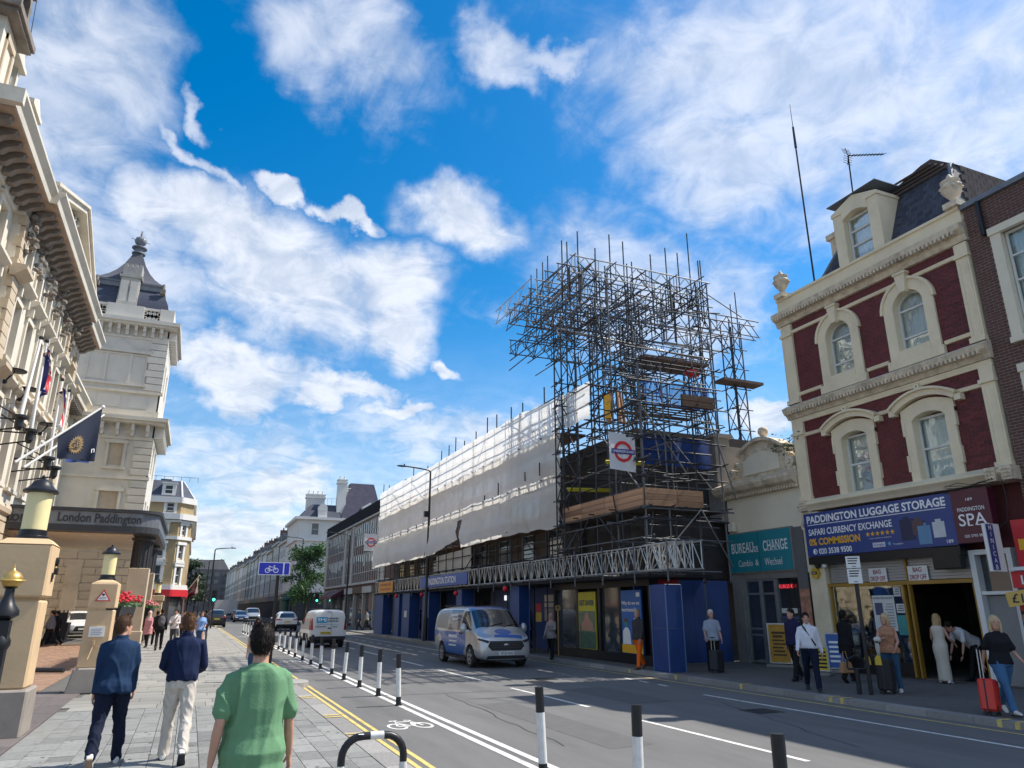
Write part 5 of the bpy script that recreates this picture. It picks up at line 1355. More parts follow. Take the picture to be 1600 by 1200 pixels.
for y, z in ((43.46, 2.68), (37.14, 2.65), (30.42, 2.72), (49.5, 2.7)):
 lt = thing('warning_lamp', 'red warning lamp under the lattice beams, ' + {43.46: 'below the left end of the station sign', 37.14: 'below the right end of the station sign', 30.42: 'above the silver van roof', 49.5: 'below the orange sign'}[y], 'lamp', (12.7, y, z), 'red lamps under the beams')
 mb = MB(); mb.ell((12.72, y, z), .13, 10, 8); mb.build('lens', mat('red_lens', (.6, .01, .02), .3, var=0), lt, smooth=True); mb = MB(); mb.cyl((12.72, y, z + .1), (12.72, y, z + .26), .06); mb.build('bracket', M_black, lt)
# ================================================================== corner scaffold with the roof gantry
Q = thing('corner_scaffold', 'tall tangled corner scaffold with timber fascia boards and a high roof gantry', 'scaffold', (15, 22, .1))
JIT = lambda a=.04: RN.uniform(-a, a)
xs_f = [13.0, 13.9, 15.12, 16.15]
for x in xs_f:
 for yy in (19.5, 20.9):
  rod('standard', (x + JIT(), yy + JIT(), 2.95 if x < 14 else (2.7 if yy < 20 else .1)), (x + JIT(), yy + JIT(), RN.uniform(9.4, 11.2)), .03, M_steel if RN.random() < .5 else M_steeld, Q)
for y in (21.2, 22.6, 23.8, 25.0):
 for x in (13.0, 14.3):
  rod('standard', (x + JIT(), y + JIT(), 2.95), (x + JIT(), y + JIT(), RN.uniform(9.0, 13.5)), .03, M_steel if RN.random() < .5 else M_steeld, Q)
for z in (3.95, 4.55, 5.0, 6.05, 6.5, 7.3, 7.8, 8.5, 9.3, 9.9, 10.4):
 z += JIT(.08)
 for yy in (19.46, 20.94):
  rod('ledger', (12.6 + JIT(.2), yy, z), (16.35 + JIT(.25) + (yy > 20) * .6, yy, z), .026, M_steel if RN.random() < .45 else M_steeld, Q)
 for xx in (12.96, 14.34):
  rod('ledger', (xx, 19.2 + JIT(.2), z + .05), (xx, 25.4 + JIT(.3), z + .05), .026, M_steel if RN.random() < .4 else M_steeld, Q)
for z in (5.0, 6.5, 7.8, 8.5, 9.9):
 for x in xs_f: rod('transom', (x + .06, 19.2, z + .06), (x + .06, 21.3, z + .06), .024, M_steeld, Q)
 for y in (21.2, 22.6, 23.8, 25): rod('transom', (12.7, y + .06, z + .1), (14.7, y + .06, z + .1), .024, M_steeld, Q)
for a, b in (((13, 19.4, 3.0), (15.1, 19.4, 5.0)), ((16.2, 19.4, 3.2), (15.1, 19.4, 5)), ((15.1, 19.4, 10.3), (16.6, 19.4, 5.4)), ((13.0, 19.4, 8.3), (14.6, 19.4, 6.2)), ((16.8, 20.9, 6), (14.5, 20.9, 8.4)), ((12.9, 25, 3.2), (12.9, 23, 5)), ((12.9, 20, 3), (12.9, 22.3, 5)), ((12.9, 19.6, 5.6), (12.9, 22.4, 8.3)), ((12.9, 24.9, 5.6), (12.9, 22.3, 8.4)), ((12.9, 19.8, 10.5), (12.9, 23, 8.4)), ((13.2, 20.9, 5.2), (15.3, 20.9, 7.8)), ((14, 19.4, 8.5), (16.2, 19.4, 10.6))):
 rod('brace', a, b, .026, M_steel if RN.random() < .5 else M_steeld, Q)
for k in range(26):
 x = RN.uniform(13, 14.6); z = RN.uniform(3.6, 10); y = RN.uniform(19.7, 22)
 d = RN.choice([Vector((RN.uniform(1.2, 2.6), 0, RN.uniform(-.3, .3))), Vector((0, RN.uniform(1, 2), 0)), Vector((JIT(.3), 0, RN.uniform(1, 2.2)))])
 rod('tube', (x, y, z), Vector((x, y, z)) + d, .025, RN.choice([M_steel, M_steeld, M_steeld]), Q)
fb = []
for z in (5.05, 5.24, 5.43):
 for y in (19.48, 21.9, 23.6): fb.append((12.91, 12.95, y, {19.48: 21.88, 21.9: 23.58, 23.6: 25.1}[y], z, z + .18))
for z in (5.05, 5.24, 5.43):
 for x in (12.96, 14.2): fb.append((x, {12.96: 14.18, 14.2: 15.22}[x], 19.40, 19.44, z, z + .18))
pieces('fascia_board', fb, M_board, Q)
dk = []
for k in range(6): dk.append((12.97 + .23 * k, 13.18 + .23 * k, 19.5, 25.2, 4.98, 5.02))
for k in range(6): dk.append((14.4, 16.3, 19.5 + .23 * k, 19.71 + .23 * k, 4.98, 5.02))
for k in range(7): dk.append((13.1, 15.9, 19.5 + .27 * k, 19.55 + .27 * k, 8.42 + .002 * k, 8.46 + .002 * k))
pieces('deck_board', dk, mat('dark_board', (.075, .055, .042), .85, var=.3, scale=3, rnd=.25), Q)  # darker tone than the other scaffold boards
rb_ = []
for k in range(2): rb_.append((14.6, 15.9, 19.42, 19.29, 8.48 + .22 * k, 8.68 + .22 * k))
pieces('fascia_board', rb_, mat('roof_board_dark', (.13, .075, .05), .8, var=.3, scale=3, rnd=.25), Q)
M_net = mat('blue_net', (.012, .05, .22), .6, var=.3, scale=6, trans=.2)
mb = MB(); mb.strip(lambda a, b: (14.1 + 2.9 * a, 21.05 + .06 * math.sin(a * 14) * b, 6.75 + 1.05 * b), 30, 6); mb.build('blue_netting', M_net, Q, smooth=True, recalc=False)
M_bluebar = mat('blue_barrier', (.02, .09, .42), .5, var=.15)
for k in range(5):
 x = 14.3 + k * .6
 mb = MB(); y = 21.2
 for z in (9.0, 9.9): mb.cyl((x, y, z), (x + .58, y, z), .022, n=5)
 for j in range(11): mb.cyl((x + .057 * j, y, 9.0), (x + .057 * j, y, 9.9), .012, n=4)
 mb.build('edge_barrier', M_bluebar, Q, recalc=False)
for x in (13.6, 13.9, 14.15): rod('timber_prop', (x, 22.4 + JIT(.3), 8.5), (x + JIT(.1), 22.5, 9.8), .07, M_board, Q)
mb = MB(); mb.box(13.3, 13.45, 22.1, 22.3, 8.6, 9.5); mb.build('yellow_panel', M_orange, Q)
for y0, z in ((24.6, 6.25), (21.6, 6.78)):
 for j in range(2): rod('yellow_tube', (12.9 - j * .05, y0, z + .07 * j), (14.9 - j * .05, y0 - .2, z + .05 + .07 * j), .045, mat('yellow_sleeve', (.6, .5, .04), .5, var=.1), Q)
def tower(x, y, z0, z1, w, step=.95):
 for dx, dy in ((0, 0), (w, 0), (w, w), (0, w)):
  rod('tower_leg', (x + dx, y + dy, z0), (x + dx + JIT(.03), y + dy, z1), .032, RN.choice([M_steel, M_steeld, M_steeld]), Q)
 z = z0 + .3; k = 0
 while z + step < z1:
  for a, b in (((0, 0), (w, 0)), ((w, 0), (w, w)), ((w, w), (0, w)), ((0, w), (0, 0))):
   if k % 2: a, b = b, a
   rod('tower_brace', (x + a[0], y + a[1], z), (x + b[0], y + b[1], z + step), .022, RN.choice([M_steel, M_steeld]), Q)
  rod('tower_tie', (x - .25, y - .03, z), (x + w + .25, y - .03, z), .024, M_steeld, Q)
  rod('tower_tie', (x - .03, y - .25, z + .1), (x - .03, y + w + .25, z + .1), .024, M_steeld, Q)
  z += step; k += 1
tower(12.72, 24.6, 3.6, 13.6, .62); tower(14.0, 23.9, 8.2, 14.2, .62); tower(15.6, 24.0, 8.4, 14.2, .62); tower(19.3, 24.0, 8.0, 16.0, .62, 1.1); tower(21.3, 24.3, 7.2, 14.6, .62); tower(17.2, 26.2, 8.6, 14.6, .62); tower(21.2, 27.2, 8, 14.4, .62)
mb = MB()
for o in [c for c in Q.children if c.name.startswith(('tower_tie', 'standard', 'ledger'))][:420:2]:
 c = o.location + wloc(Q); mb.ell(c, .06, 5, 3, tr=False)
mb.build('coupler', M_steeld, Q, kind='stuff', recalc=False)
GZ = 13.35
for k, y in enumerate((24.05, 25.0, 25.9, 26.9, 27.9, 28.9, 29.9, 30.7)):
 x1 = 20.6 if k < 5 else 18.5
 z = 15.35 + (.02 * k)
 lattice('gantry_beam', (12.9 + JIT(.2), y, z), (x1 + JIT(.5), y, z + .02), .78, .62, M_alu if k in (0, 3) else M_steel, Q, r=.03)
 if k % 2 == 0: lattice('gantry_beam', (12.8, y + .12, GZ + .3), (x1 + 2.0, y + .12, GZ + .4), .7, .62, M_steel, Q, r=.028)
for k, x in enumerate((12.95, 13.9, 14.9, 16.4, 18.0, 19.6)):
 lattice('gantry_beam', (x, 23.6, 15.15 - .1 * (k % 2)), (x, 30.9, 15.2), .78, .62, M_steeld if k % 2 else M_steel, Q, r=.028)
 if k < 4: lattice('gantry_beam', (x, 23.8, GZ), (x, 30.4, GZ + .1), .7, .62, M_steeld, Q, r=.028)
for k, y in enumerate((24.3, 26.5, 28.5)): lattice('gantry_beam', (19.4, y, 14.0), (23.0, y, 14.0), .78, .62, M_steel, Q, r=.028)
lattice('gantry_beam', (12.9, 28.0, 16.0), (12.9, 32.2, 16.05), .7, .7, M_alu, Q, r=.026)
for k in range(150):
 y = RN.choice((24.1, 25, 26, 27, 28, 29, 30)) + JIT(.2); x = RN.uniform(12.9, 20.0)
 if RN.random() < .28: rod('gantry_standard', (x, y, RN.uniform(13.3, 14.6) if y < 27 else RN.uniform(14.2, 15)), (x + JIT(.05), y, RN.uniform(15.6, 16.5)), .028, RN.choice([M_steel, M_steeld, M_steeld]), Q)
 elif RN.random() < .6: rod('gantry_ledger', (x, y, RN.uniform(13.2, 16.2)), (x + RN.uniform(1, 3), y, RN.uniform(13.2, 16.2) if RN.random() < .3 else RN.uniform(14.6, 14.9)), .026, RN.choice([M_steel, M_steeld]), Q)
 else:
  z = RN.uniform(13.2, 16.2); rod('gantry_transom', (x, y - 1.2, z), (x, y + RN.uniform(.6, 2), z + JIT(.15)), .026, RN.choice([M_steel, M_steeld, M_steeld]), Q)
for k in range(64):   # tangle below the gantry
 x = RN.uniform(14, 18.0); y = RN.uniform(23.8, 26); z = RN.uniform(8.8, 12.2)
 d = RN.choice([Vector((RN.uniform(1, 2.6), 0, JIT(.2))), Vector((JIT(.9), JIT(.6), RN.uniform(1.2, 2.6))), Vector((0, RN.uniform(.8, 2), JIT(.3)))])
 rod('tube', (x, y, z), Vector((x, y, z)) + d, .026, RN.choice([M_steel, M_steeld, M_steeld]), Q)
for u, v0, v1 in ((903, 362, 398), (953, 367, 405), (974, 378, 405), (1017, 398, 418), (1041, 388, 420), (1060, 396, 425), (1078, 366, 430), (1092, 408, 432), (1096, 408, 440), (878, 376, 398), (886, 378, 398), (930, 388, 400)):
 p = P(u, v1, y=24.2 if u > 895 else 25.5); q = P(u, v0, y=24.2 if u > 895 else 25.5); rod('gantry_standard', (p.x, p.y, p.z - 2.2), (p.x, p.y, q.z), .03, M_steeld, Q)
for u, v0, v1 in ((856, 400, 425), (848, 410, 430), (839, 420, 440), (830, 430, 452), (1152, 458, 500), (1143, 476, 500)):
 yy = 24.3 + (895 - u) * .09 if u < 900 else 24.3
 p = P(u, v1, y=yy); q = P(u, v0, y=yy); rod('gantry_standard', (p.x, p.y, p.z - 1.6), (p.x, p.y, q.z), .028, M_steeld, Q)
pp = [P(845, 487, y=27.5), P(1130, 545, y=24.4), P(852, 498, y=27.3)]
rod('hoist_beam', P(858, 475, y=26.5), P(924, 412, y=24), .07, M_greys, Q)
mb = MB(); mb.box(16.3, 19.6, 23.9, 25.4, 12.0, 12.12); mb.build('high_deck', mat('high_deck', (.13, .09, .07), .8, var=.3), Q)
mb = MB(); mb.box(20.4, 22.6, 23.9, 24.6, 11.5, 11.62); mb.build('high_deck', MT['high_deck'], Q)
rod('long_tube', (12.9, 25.2, 13.2), (19.8, 24.2, 12.4), .05, M_alu, Q)
mb = MB(); mb.ell((19.0, 24.3, 11.75), (.42, .3, .22), 10, 6); mb.build('red_cover', M_red, Q, smooth=True)
cb = thing('corner_building', 'near black stone corner building buried inside the tangled scaffold', 'building', (16.5, 24, .1))
mb = MB(); mb.box(14.7, 26, 22.4, 31, 2.95, 8.3); mb.box(14.5, 26, 22.2, 31, 8.0, 8.35); mb.build('wall', mat('near_black_stone', (.055, .05, .048), .85, var=.3, scale=2), cb)  # near-black throughout; runs back so no sky shows between tubes
mb = MB(); mb.box(17.8, 18.5, 21.75, 22.35, 5.0, 8.2); mb.box(17.7, 18.6, 21.65, 22.4, 8.2, 8.35); mb.box(18.4, 24, 21.8, 22.39, 5, 7.9); mb.build('stone_pier', M_greys, cb)
for k in range(3):
 sash(Fr((0, 22.4, 0), (1, 0, 0), (0, -1, 0)), cb, 15.4 + k * .95, 16.0 + k * .95, 5.6, 7.4, .03, M_greys, None)
# ================================================================== hoardings, shelter front and posters under the scaffold
hw = thing('blue_hoarding', 'flat dark blue hoarding wall between the scaffold corner and the bureau', 'hoarding', (16, 22, .1))
for k, (a, b) in enumerate(((13.95, 15.2), (15.2, 16.4), (16.4, 17.96))):
 mb = MB(); mb.box(a + .004, b - .004, 21.9, 21.96, .1, 2.86); mb.build('hoarding_panel', M_hoard, hw)
def hcol(x0, x1, y0, y1, z1, label):
 h = thing('hoarding_column', label, 'hoarding', ((x0 + x1) / 2, (y0 + y1) / 2, .1), 'blue boxed scaffold columns')
 mb = MB(); mb.box(x0, x1, y0, y1, .1, z1); mb.build('casing', M_hoard, h, bevel=.006)
 for zz_ in (1.32,):
  mb = MB(); mb.box(x0 - .004, x1 + .004, y0 - .004, y1 + .004, zz_, zz_ + .012); mb.build('panel_joint', M_print, h)
 mb = MB(); e = .014
 for x, y in ((x0, y0), (x1, y0), (x0, y1)): mb.box(x - e, x + e, y - e, y + e, .1, z1 - .01)
 mb.build('corner_strip', mat('hoard_edge', (.10, .16, .32), .5, var=.1), h)
hcol(13.1, 13.68, 18.85, 19.65, 2.6, 'tall blue boxed column nearest the camera, beside the vaccine poster')
hcol(13.0, 13.5, 29.6, 30.5, 2.86, 'blue boxed column behind the silver van')
for y0, y1, s in ((36.9, 37.7, 'right of the middle doorway, under the station sign end'), (42.7, 44.0, 'with a white notice, left of the silver van'), (47.0, 48.7, 'left of the white notice column'), (49.6, 50.8, 'between the far doorways under the beams'), (54.2, 56.8, 'farthest, under the orange sign')):
 hcol(12.95, 13.65, y0, y1, 2.86, 'blue boxed scaffold column ' + s)
 if y0 == 47.0:
  nn = thing('paper_notice', 'small white notice on a blue boxed column', 'notice', (12.94, 47.8, 1.5)); mb = MB(); mb.box(12.925, 12.945, 47.5, 48.1, 1.35, 1.75); mb.build('sheet', M_paper, nn)
sh_ = thing('station_frontage', 'black glazed station frontage with two large lit posters under the beams', 'shopfront', (14, 24.5, .1))
F14 = Fr((14.0, 0, 0), (0, 1, 0), (-1, 0, 0))
mb = MB(F14); mb.box(20.95, 28.1, -.3, .06, 2.62, 2.9); mb.box(20.95, 28.1, -.1, .03, .1, .42)
for y in (20.98, 22.88, 24.36, 26.08, 28.05): mb.box(y - .09, y + .09, -.1, .05, .42, 2.62)
mb.build('frame', M_black, sh_)
for y0, y1 in ((22.97, 24.27), (26.17, 27.96)):
 mb = MB(F14); mb.box(y0, y1, -.06, -.05, .42, 2.62); mb.build('glass', M_pane, sh_)
mb = MB(F14); mb.box(21, 28, -.5, -.3, .1, 2.62); mb.build('backing', M_dark, sh_)
p1_ = thing('poster', 'yellow and green GET SAVER poster with a person', 'poster', (13.95, 25.2, .4))
mb = MB(F14); mb.box(24.62, 25.96, .0, .05, .44, 2.5); mb.build('panel', mat('poster_yellow', (.55, .48, .03), .5, var=.1), p1_)
mb = MB(F14); mb.box(24.64, 25.94, .05, .055, .46, 1.05); mb.build('lower_print', mat('poster_green', (.05, .13, .08), .5, var=.4, scale=5), p1_)
mb = MB(F14); mb.box(24.66, 25.92, .05, .056, 1.05, 1.8); mb.build('photo_print', mat('poster_photo', (.16, .2, .12), .5, var=.6, scale=6), p1_)
mb = MB(F14); mb.prism([(25.7, 1.1), (25.72, 1.35), (25.5, 1.5), (25.42, 1.72), (25.2, 1.75), (25.1, 1.5), (24.85, 1.35), (24.8, 1.1)], .056, .06); mb.build('printed_figure', M_skin, p1_)
text('GET SAVER', M_print, p1_, (13.94, 25.29, 2.1), RT, UP, w=1.15, h=.2, bold=.03); text('ticket offers', M_print, p1_, (13.94, 25.29, 1.9), RT, UP, w=1.1, h=.1) if False else None
p2_ = thing('poster', 'blue poster asking why do we get vaccinated with a masked nurse', 'poster', (13.95, 22.2, .4))
mb = MB(F14); mb.box(21.52, 22.82, .0, .05, .44, 2.5); mb.build('panel', mat('poster_blue', (.04, .14, .42), .5, var=.06), p2_)
mb = MB(F14); mb.box(21.52, 22.82, .05, .055, .45, .72); mb.build('yellow_band', M_orange, p2_)
text('Why do we get', M_textw, p2_, (13.94, 22.17, 2.06), RT, UP, w=1.15, h=.16, bold=.02); text('vaccinated?', M_textw, p2_, (13.94, 22.3, 1.86), RT, UP, w=.9, h=.13, bold=.02)
for k in range(6): poster('print_line', 21.62, 22.12 - .06 * (k % 3), 1.2 + k * .07, 1.225 + k * .07, .052, M_textw, p2_, F14)
mb = MB(F14); mb.prism([(22.75, .73), (22.72, 1.15), (22.58, 1.27), (22.42, 1.27), (22.28, 1.15), (22.22, .73)], .052, .056); mb.build('printed_coat', M_textw, p2_)
mb = MB(F14); mb.arc(22.5, 1.45, 0, .13, .056, .06, 0, 360, 14); mb.build('printed_face', mat('print_skin', (.15, .08, .05), .6), p2_); mb = MB(F14); mb.box(22.39, 22.61, .06, .063, 1.32, 1.45); mb.build('printed_mask', M_teal, p2_)
mb = MB(F14); mb.box(21.58, 22.0, .052, .057, .86, .98); mb.build('yellow_tab', M_orange, p2_); poster('badge', 21.58, 21.8, 2.28, 2.42, .052, M_textw, p2_, F14)
rdc = thing('red_fascia', 'red strip sign above the blue hoarding wall', 'sign', (14.6, 21.5, 2.7)); mb = MB(); mb.box(13.95, 15.3, 21.2, 21.3, 2.64, 2.84); mb.build('board', M_red, rdc)
F152 = Fr((15.25, 0, 0), (0, 1, 0), (-1, 0, 0))
sw_ = thing('station_wall', 'dark blue station wall with stacked notices behind the silver van', 'wall', (15.4, 40, .1))
wsegs = []
for k in range(11): mb = MB(F152); mb.box(28.2 + k * 2.6, 30.78 + k * 2.6, -.1, .0, .1, 2.84); mb.build('wall_panel', M_hoard if k not in (4, 7) else M_dark, sw_)
for y0, y1, z0, z1, m in ((32.05, 32.65, 1.75, 2.12, M_red), (32.05, 32.65, 1.3, 1.72, mat('notice_yellow', (.6, .45, .08), .6)), (30.7, 31.7, 2.2, 2.5, M_paper), (30.7, 31.7, 1.95, 2.15, M_paper), (30.7, 31.7, 1.35, 1.9, mat('grey_print', (.3, .3, .32), .6, var=0))):
 poster('notice', y0, y1, z0, z1, .004, m, sw_, F152)
mb = MB(F152); mb.box(36.2, 36.5, .01, .05, 2.3, 2.55); mb.build('white_light', mat('small_light', (.8, .82, .85), .4, var=0, emit=.6), sw_)
wg = thing('blue_gable_wall', 'dark shop front at the far end of the hoardings', 'wall', (15, 57.4, .1)); mb = MB(); mb.box(14.5, 20, 57.02, 57.3, .1, 4.8); mb.build('panel', M_stbrick, wg)
def roundel(t, fr, cu, cz, s, txt=True):
 mb = MB(fr); mb.arc(cu, cz, .30 * s, .42 * s, .012, .018, 0, 360, 36); mb.build('red_ring', mat('roundel_red', (.62, .02, .03), .5, var=0), t)
 mb = MB(fr); mb.box(cu - .53 * s, cu + .53 * s, .019, .025, cz - .095 * s, cz + .095 * s); mb.build('blue_bar', mat('roundel_blue', (.01, .03, .25), .5, var=0), t)
 text('UNDERGROUND', M_textw, t, fr(cu, .027, cz), (1, 0, 0), UP, w=.96 * s, h=.10 * s, bold=.01)
for (x0, x1, y, z0, z1, lab) in ((12.05, 13.05, 20.0, 6.25, 7.5, 'white Underground roundel banner hanging from the tangled corner scaffold'), (11.95, 12.98, 57.3, 6.2, 7.55, 'white Underground roundel sign at the far end of the white sheeting')):
 ub = thing('underground_banner', lab, 'banner', ((x0 + x1) / 2, y, z0), 'underground roundel banners')
 fu = Fr((0, y, 0), (1, 0, 0), (0, -1, 0))
 mb = MB(fu); mb.strip(lambda a, b: (x0 + (x1 - x0) * a, .008 * math.sin(a * 5 + b * 4), z0 + (z1 - z0) * b - .06 * a * (1 if y < 30 else 0)), 12, 12); mb.strip(lambda a, b: (x0 + (x1 - x0) * a, -.012 + .008 * math.sin(a * 5 + b * 4), z0 + (z1 - z0) * b - .06 * a * (1 if y < 30 else 0)), 12, 12); mb.build('cloth', mat('banner_white', (.66, .66, .67), .6, var=.05), ub, smooth=True, recalc=False)
 roundel(ub, fu, (x0 + x1) / 2 + .02, (z0 + z1) / 2 - .02, .84)
 mb = MB(fu); mb.cyl((x0, 0, z1 + .02), (x1 + .4, 0, z1), .02, n=6); mb.build('rail', M_steeld, ub)
# ================================================================== office block, white corner house, terraces
M_conc = mat('precast', (.42, .40, .36), .8, var=.12, scale=1, dirt=.3)
M_spand = mat('brown_spandrel', (.12, .075, .065), .8, spec=.2, var=.2, scale=2)
M_mull = mat('grey_mullion', (.40, .385, .37), .6, var=.1)
O = thing('office_building', 'brown sixties office block with close vertical mullions beyond the sheeting', 'building', (15.5, 80, .1))
FO = Fr((15.5, 0, 0), (0, 1, 0), (-1, 0, 0))
mb = MB(FO); mb.box(64.2, 97.4, -12, -.06, 3.9, 10.5); mb.box(64.2, 97.4, -12, -.6, .1, 3.9); mb.build('wall', M_spand, O)
mb = MB(FO); mb.box(64.15, 97.45, -12, .12, 10.62, 11.8); mb.build('roof_fascia', mat('black_fascia', (.025, .025, .03), .95, var=.15, spec=.05), O)
mb = MB(FO); mb.box(64.15, 97.45, -.3, .2, 10.45, 10.615); mb.box(64.15, 97.4, -.3, .15, 4.2, 4.42); mb.build('concrete_band', M_conc, O)
for y0, y1 in ((64.9, 67.2), (79.4, 80.4), (83.5, 84.6), (95.9, 97.3)):
 mb = MB(FO); mb.box(y0, y1, -.3, .1, 4.42, 10.45); mb.build('concrete_pier', M_conc, O)
for (y0, y1, n) in ((67.2, 79.4, 12), (80.4, 83.5, 3), (84.6, 95.9, 11)):
 for k in range(n):
  a = y0 + (y1 - y0) * k / n; b = y0 + (y1 - y0) * (k + 1) / n
  for z0, z1 in ((5.4, 7.1), (8.2, 10.3)):
   mb = MB(FO); mb.box(a + .04, b - .04, -.055, -.03, z0, z1); wn = mb.build('window', M_pane, O)
   if RN.random() < .6:
    mb = MB(FO); mb.box(a + .06, b - .06, -.028, -.02, z1 - RN.uniform(.3, 1.2), z1 - .02); mb.build('blind', mat('office_blind', (.42, .42, .40), .8, var=.1, rnd=.2), wn)
 mb = MB(FO)
 for k in range(n + 1):
  a = y0 + (y1 - y0) * k / n; mb.box(a - .05, a + .05, -.05, .035, 4.42, 10.45)
 for z in (5.3, 7.1, 8.1, 9.3): mb.box(y0, y1, -.05, .012, z, z + .08)
 mb.build('mullion', M_mull, O)
for k in range(7):
 y = 65 + k * 4.6
 mb = MB(FO); mb.box(y, y + 4.3, -.5, -.4, .3, 3.3); mb.build('shop_window', M_pane, O)
 mb = MB(FO); mb.box(y, y + 4.4, -.4, .05, 3.35, 3.95); mb.build('shop_fascia', RN.choice([M_teal, M_greys, M_plum, M_black, M_conc]), O)
 mb = MB(FO); mb.box(y + 4.32, y + 4.58, -.5, -.1, .1, 3.3); mb.build('shop_pier', M_conc, O)
aw = thing('awning', 'dark plum shop awning under the far end of the office block', 'awning', (14.8, 88, 3)); mb = MB(FO); mb.extr_u([(0.06, 3.9), (1.3, 3.2), (1.3, 2.9), (0.06, 3.3)], 84, 92); mb.build('cloth', M_plum, aw)
Wh = thing('corner_house', 'tall white stucco corner house with slate mansard and big white chimneys', 'building', (18, 122, .1))
FWY = Fr((0, 118, 0), (1, 0, 0), (0, -1, 0)); FWX = Fr((14.1, 0, 0), (0, 1, 0), (-1, 0, 0))
M_wst = mat('white_stucco', (.62, .62, .60), .65, var=.06, scale=.6, dirt=.1)
M_white2 = mat('bright_stucco', (.66, .65, .62), .65, var=.06, scale=.6, dirt=.12)
ww = [(x, x + 1.1, z0, z1) for x in (16.15, 20.3, 23.5) for z0, z1 in ((5.6, 7.6), (9.1, 11.2), (12.95, 14.75))]
mb = MB(FWY); wallholes(mb, 14.1, 30, 4.2, 15.3, ww, 0, .25); mb.box(14.12, 30, -14, -.3, .1, 15.3); mb.build('wall', M_wst, Wh)
for h_ in ww:
 sash(FWY, Wh, *h_, -.15, M_sash, None, (.5,))
 mb = MB(FWY); mb.box(h_[0] - .2, h_[0], 0, .08, h_[2], h_[3]); mb.box(h_[1], h_[1] + .2, 0, .08, h_[2], h_[3]); mb.box(h_[0] - .25, h_[1] + .25, 0, .16, h_[3] + .003, h_[3] + .25); mb.build('window_surround', M_white2, Wh)
mb = MB();
for z0, z1, d in ((12.0, 12.25, .35), (15.3, 15.7, .6), (8.3, 8.5, .2)): mb.box(14.1 - d, 30, 118 - d, 132, z0, z1)
mb.build('cornice', M_white2, Wh)
mb = MB(); mb.taper((14.2, 20.6, 118.1, 131, 15.7), (16.2, 20.6, 120.0, 130, 18.0)); mb.build('mansard_roof', M_slate, Wh)
mb = MB(FWY); mb.box(17.0, 18.4, -2, .0, 15.72, 17.2); mb.arc(17.7, 17.2, 0.0, .7, -2, 0); dm = mb.build('dormer', M_wst, Wh); sash(FWY, dm, 17.3, 18.1, 16.0, 17.0, .03, M_sash, None, (.5,))
mb = MB(); mb.taper((20.7, 27.6, 118.1, 127, 15.7), (22.3, 26.2, 120.5, 125, 21.9)); mb.build('pavilion_roof', mat('violet_slate', (.075, .075, .105), .9, spec=.1, var=.2, scale=1.5), Wh)
mb = MB(FWY); mb.box(24.0, 26.4, -2.5, -.1, 15.72, 17.6); mb.prism([(23.8, 17.6), (26.6, 17.6), (25.2, 18.5)], -2.5, 0); mb.build('dormer', M_wst, Wh)
for x0, x1, y0, z0, z1, n in ((15.5, 18.4, 121.5, 15.7, 19.7, 4), (20.0, 21.4, 119, 15.7, 22.0, 2), (21.0, 22.2, 120.2, 15.7, 20.8, 2)):
 mb = MB(); mb.box(x0, x1, y0, y0 + 1.2, z0, z1); mb.box(x0 - .15, x1 + .15, y0 - .15, y0 + 1.35, z1 - .5, z1 - .25); mb.box(x0 - .1, x1 + .1, y0 - .1, y0 + 1.3, z1, z1 + .2); chm = mb.build('chimney', M_wst, Wh)
 for k in range(n):
  mb = MB(); mb.lathe((x0 + (x1 - x0) * (k + .5) / n, y0 + .6, z1 + .2), [(.16, 0), (.12, .5), (.16, .55)], 8); mb.build('chimney_pot', M_wst, chm)
mb = MB();
for x in (18.5, 19.2, 19.9): mb.cyl((x, 119.5, 18), (x, 119.5, 19), .02, n=4)
mb.cyl((18.4, 119.5, 19), (20, 119.5, 19), .02, n=4); mb.build('roof_railing', M_iron, Wh)
mb = MB(FWY); mb.box(14.0, 30, .05, .4, 3.3, 4.2); mb.box(14.0, 30, -.1, .12, .1, .5); mb.build('shop_fascia', M_black, Wh)
mb = MB(FWY); mb.box(14.3, 30, .0, .03, .5, 3.3); mb.build('shop_glass', M_pane, Wh)
text('BACS', M_textw, Wh, (18.0, 117.55, 3.75), (1, 0, 0), UP, w=1.5, h=.5)
hs3 = [(y, y + 1.1, z0, z1) for y in (120.5, 124.5, 128.5) for z0, z1 in ((5.6, 7.6), (9.1, 11.2), (12.95, 14.75))]
mb = MB(FWX); wallholes(mb, 118, 132, 4.2, 15.3, hs3, .01, .3); mb.build('street_wall', M_wst, Wh)
for h_ in hs3: sash(FWX, Wh, *h_, -.15, M_sash, None, (.5,))
mb = MB(FWX); mb.box(118, 132, -.1, .3, .1, 4.2); mb.build('street_shopfront', M_black, Wh)
M_fpane = mat('matt_pane', (.022, .024, .028), .6, var=.3, scale=.8, spec=.1)
cols = [(.60, .585, .54), (.52, .50, .44), (.58, .53, .45), (.60, .60, .58), (.48, .44, .38), (.56, .54, .50)]
y = 132.0; i = 0
descr = ['white', 'pale grey', 'warm cream', 'bright white', 'dull buff', 'off white']
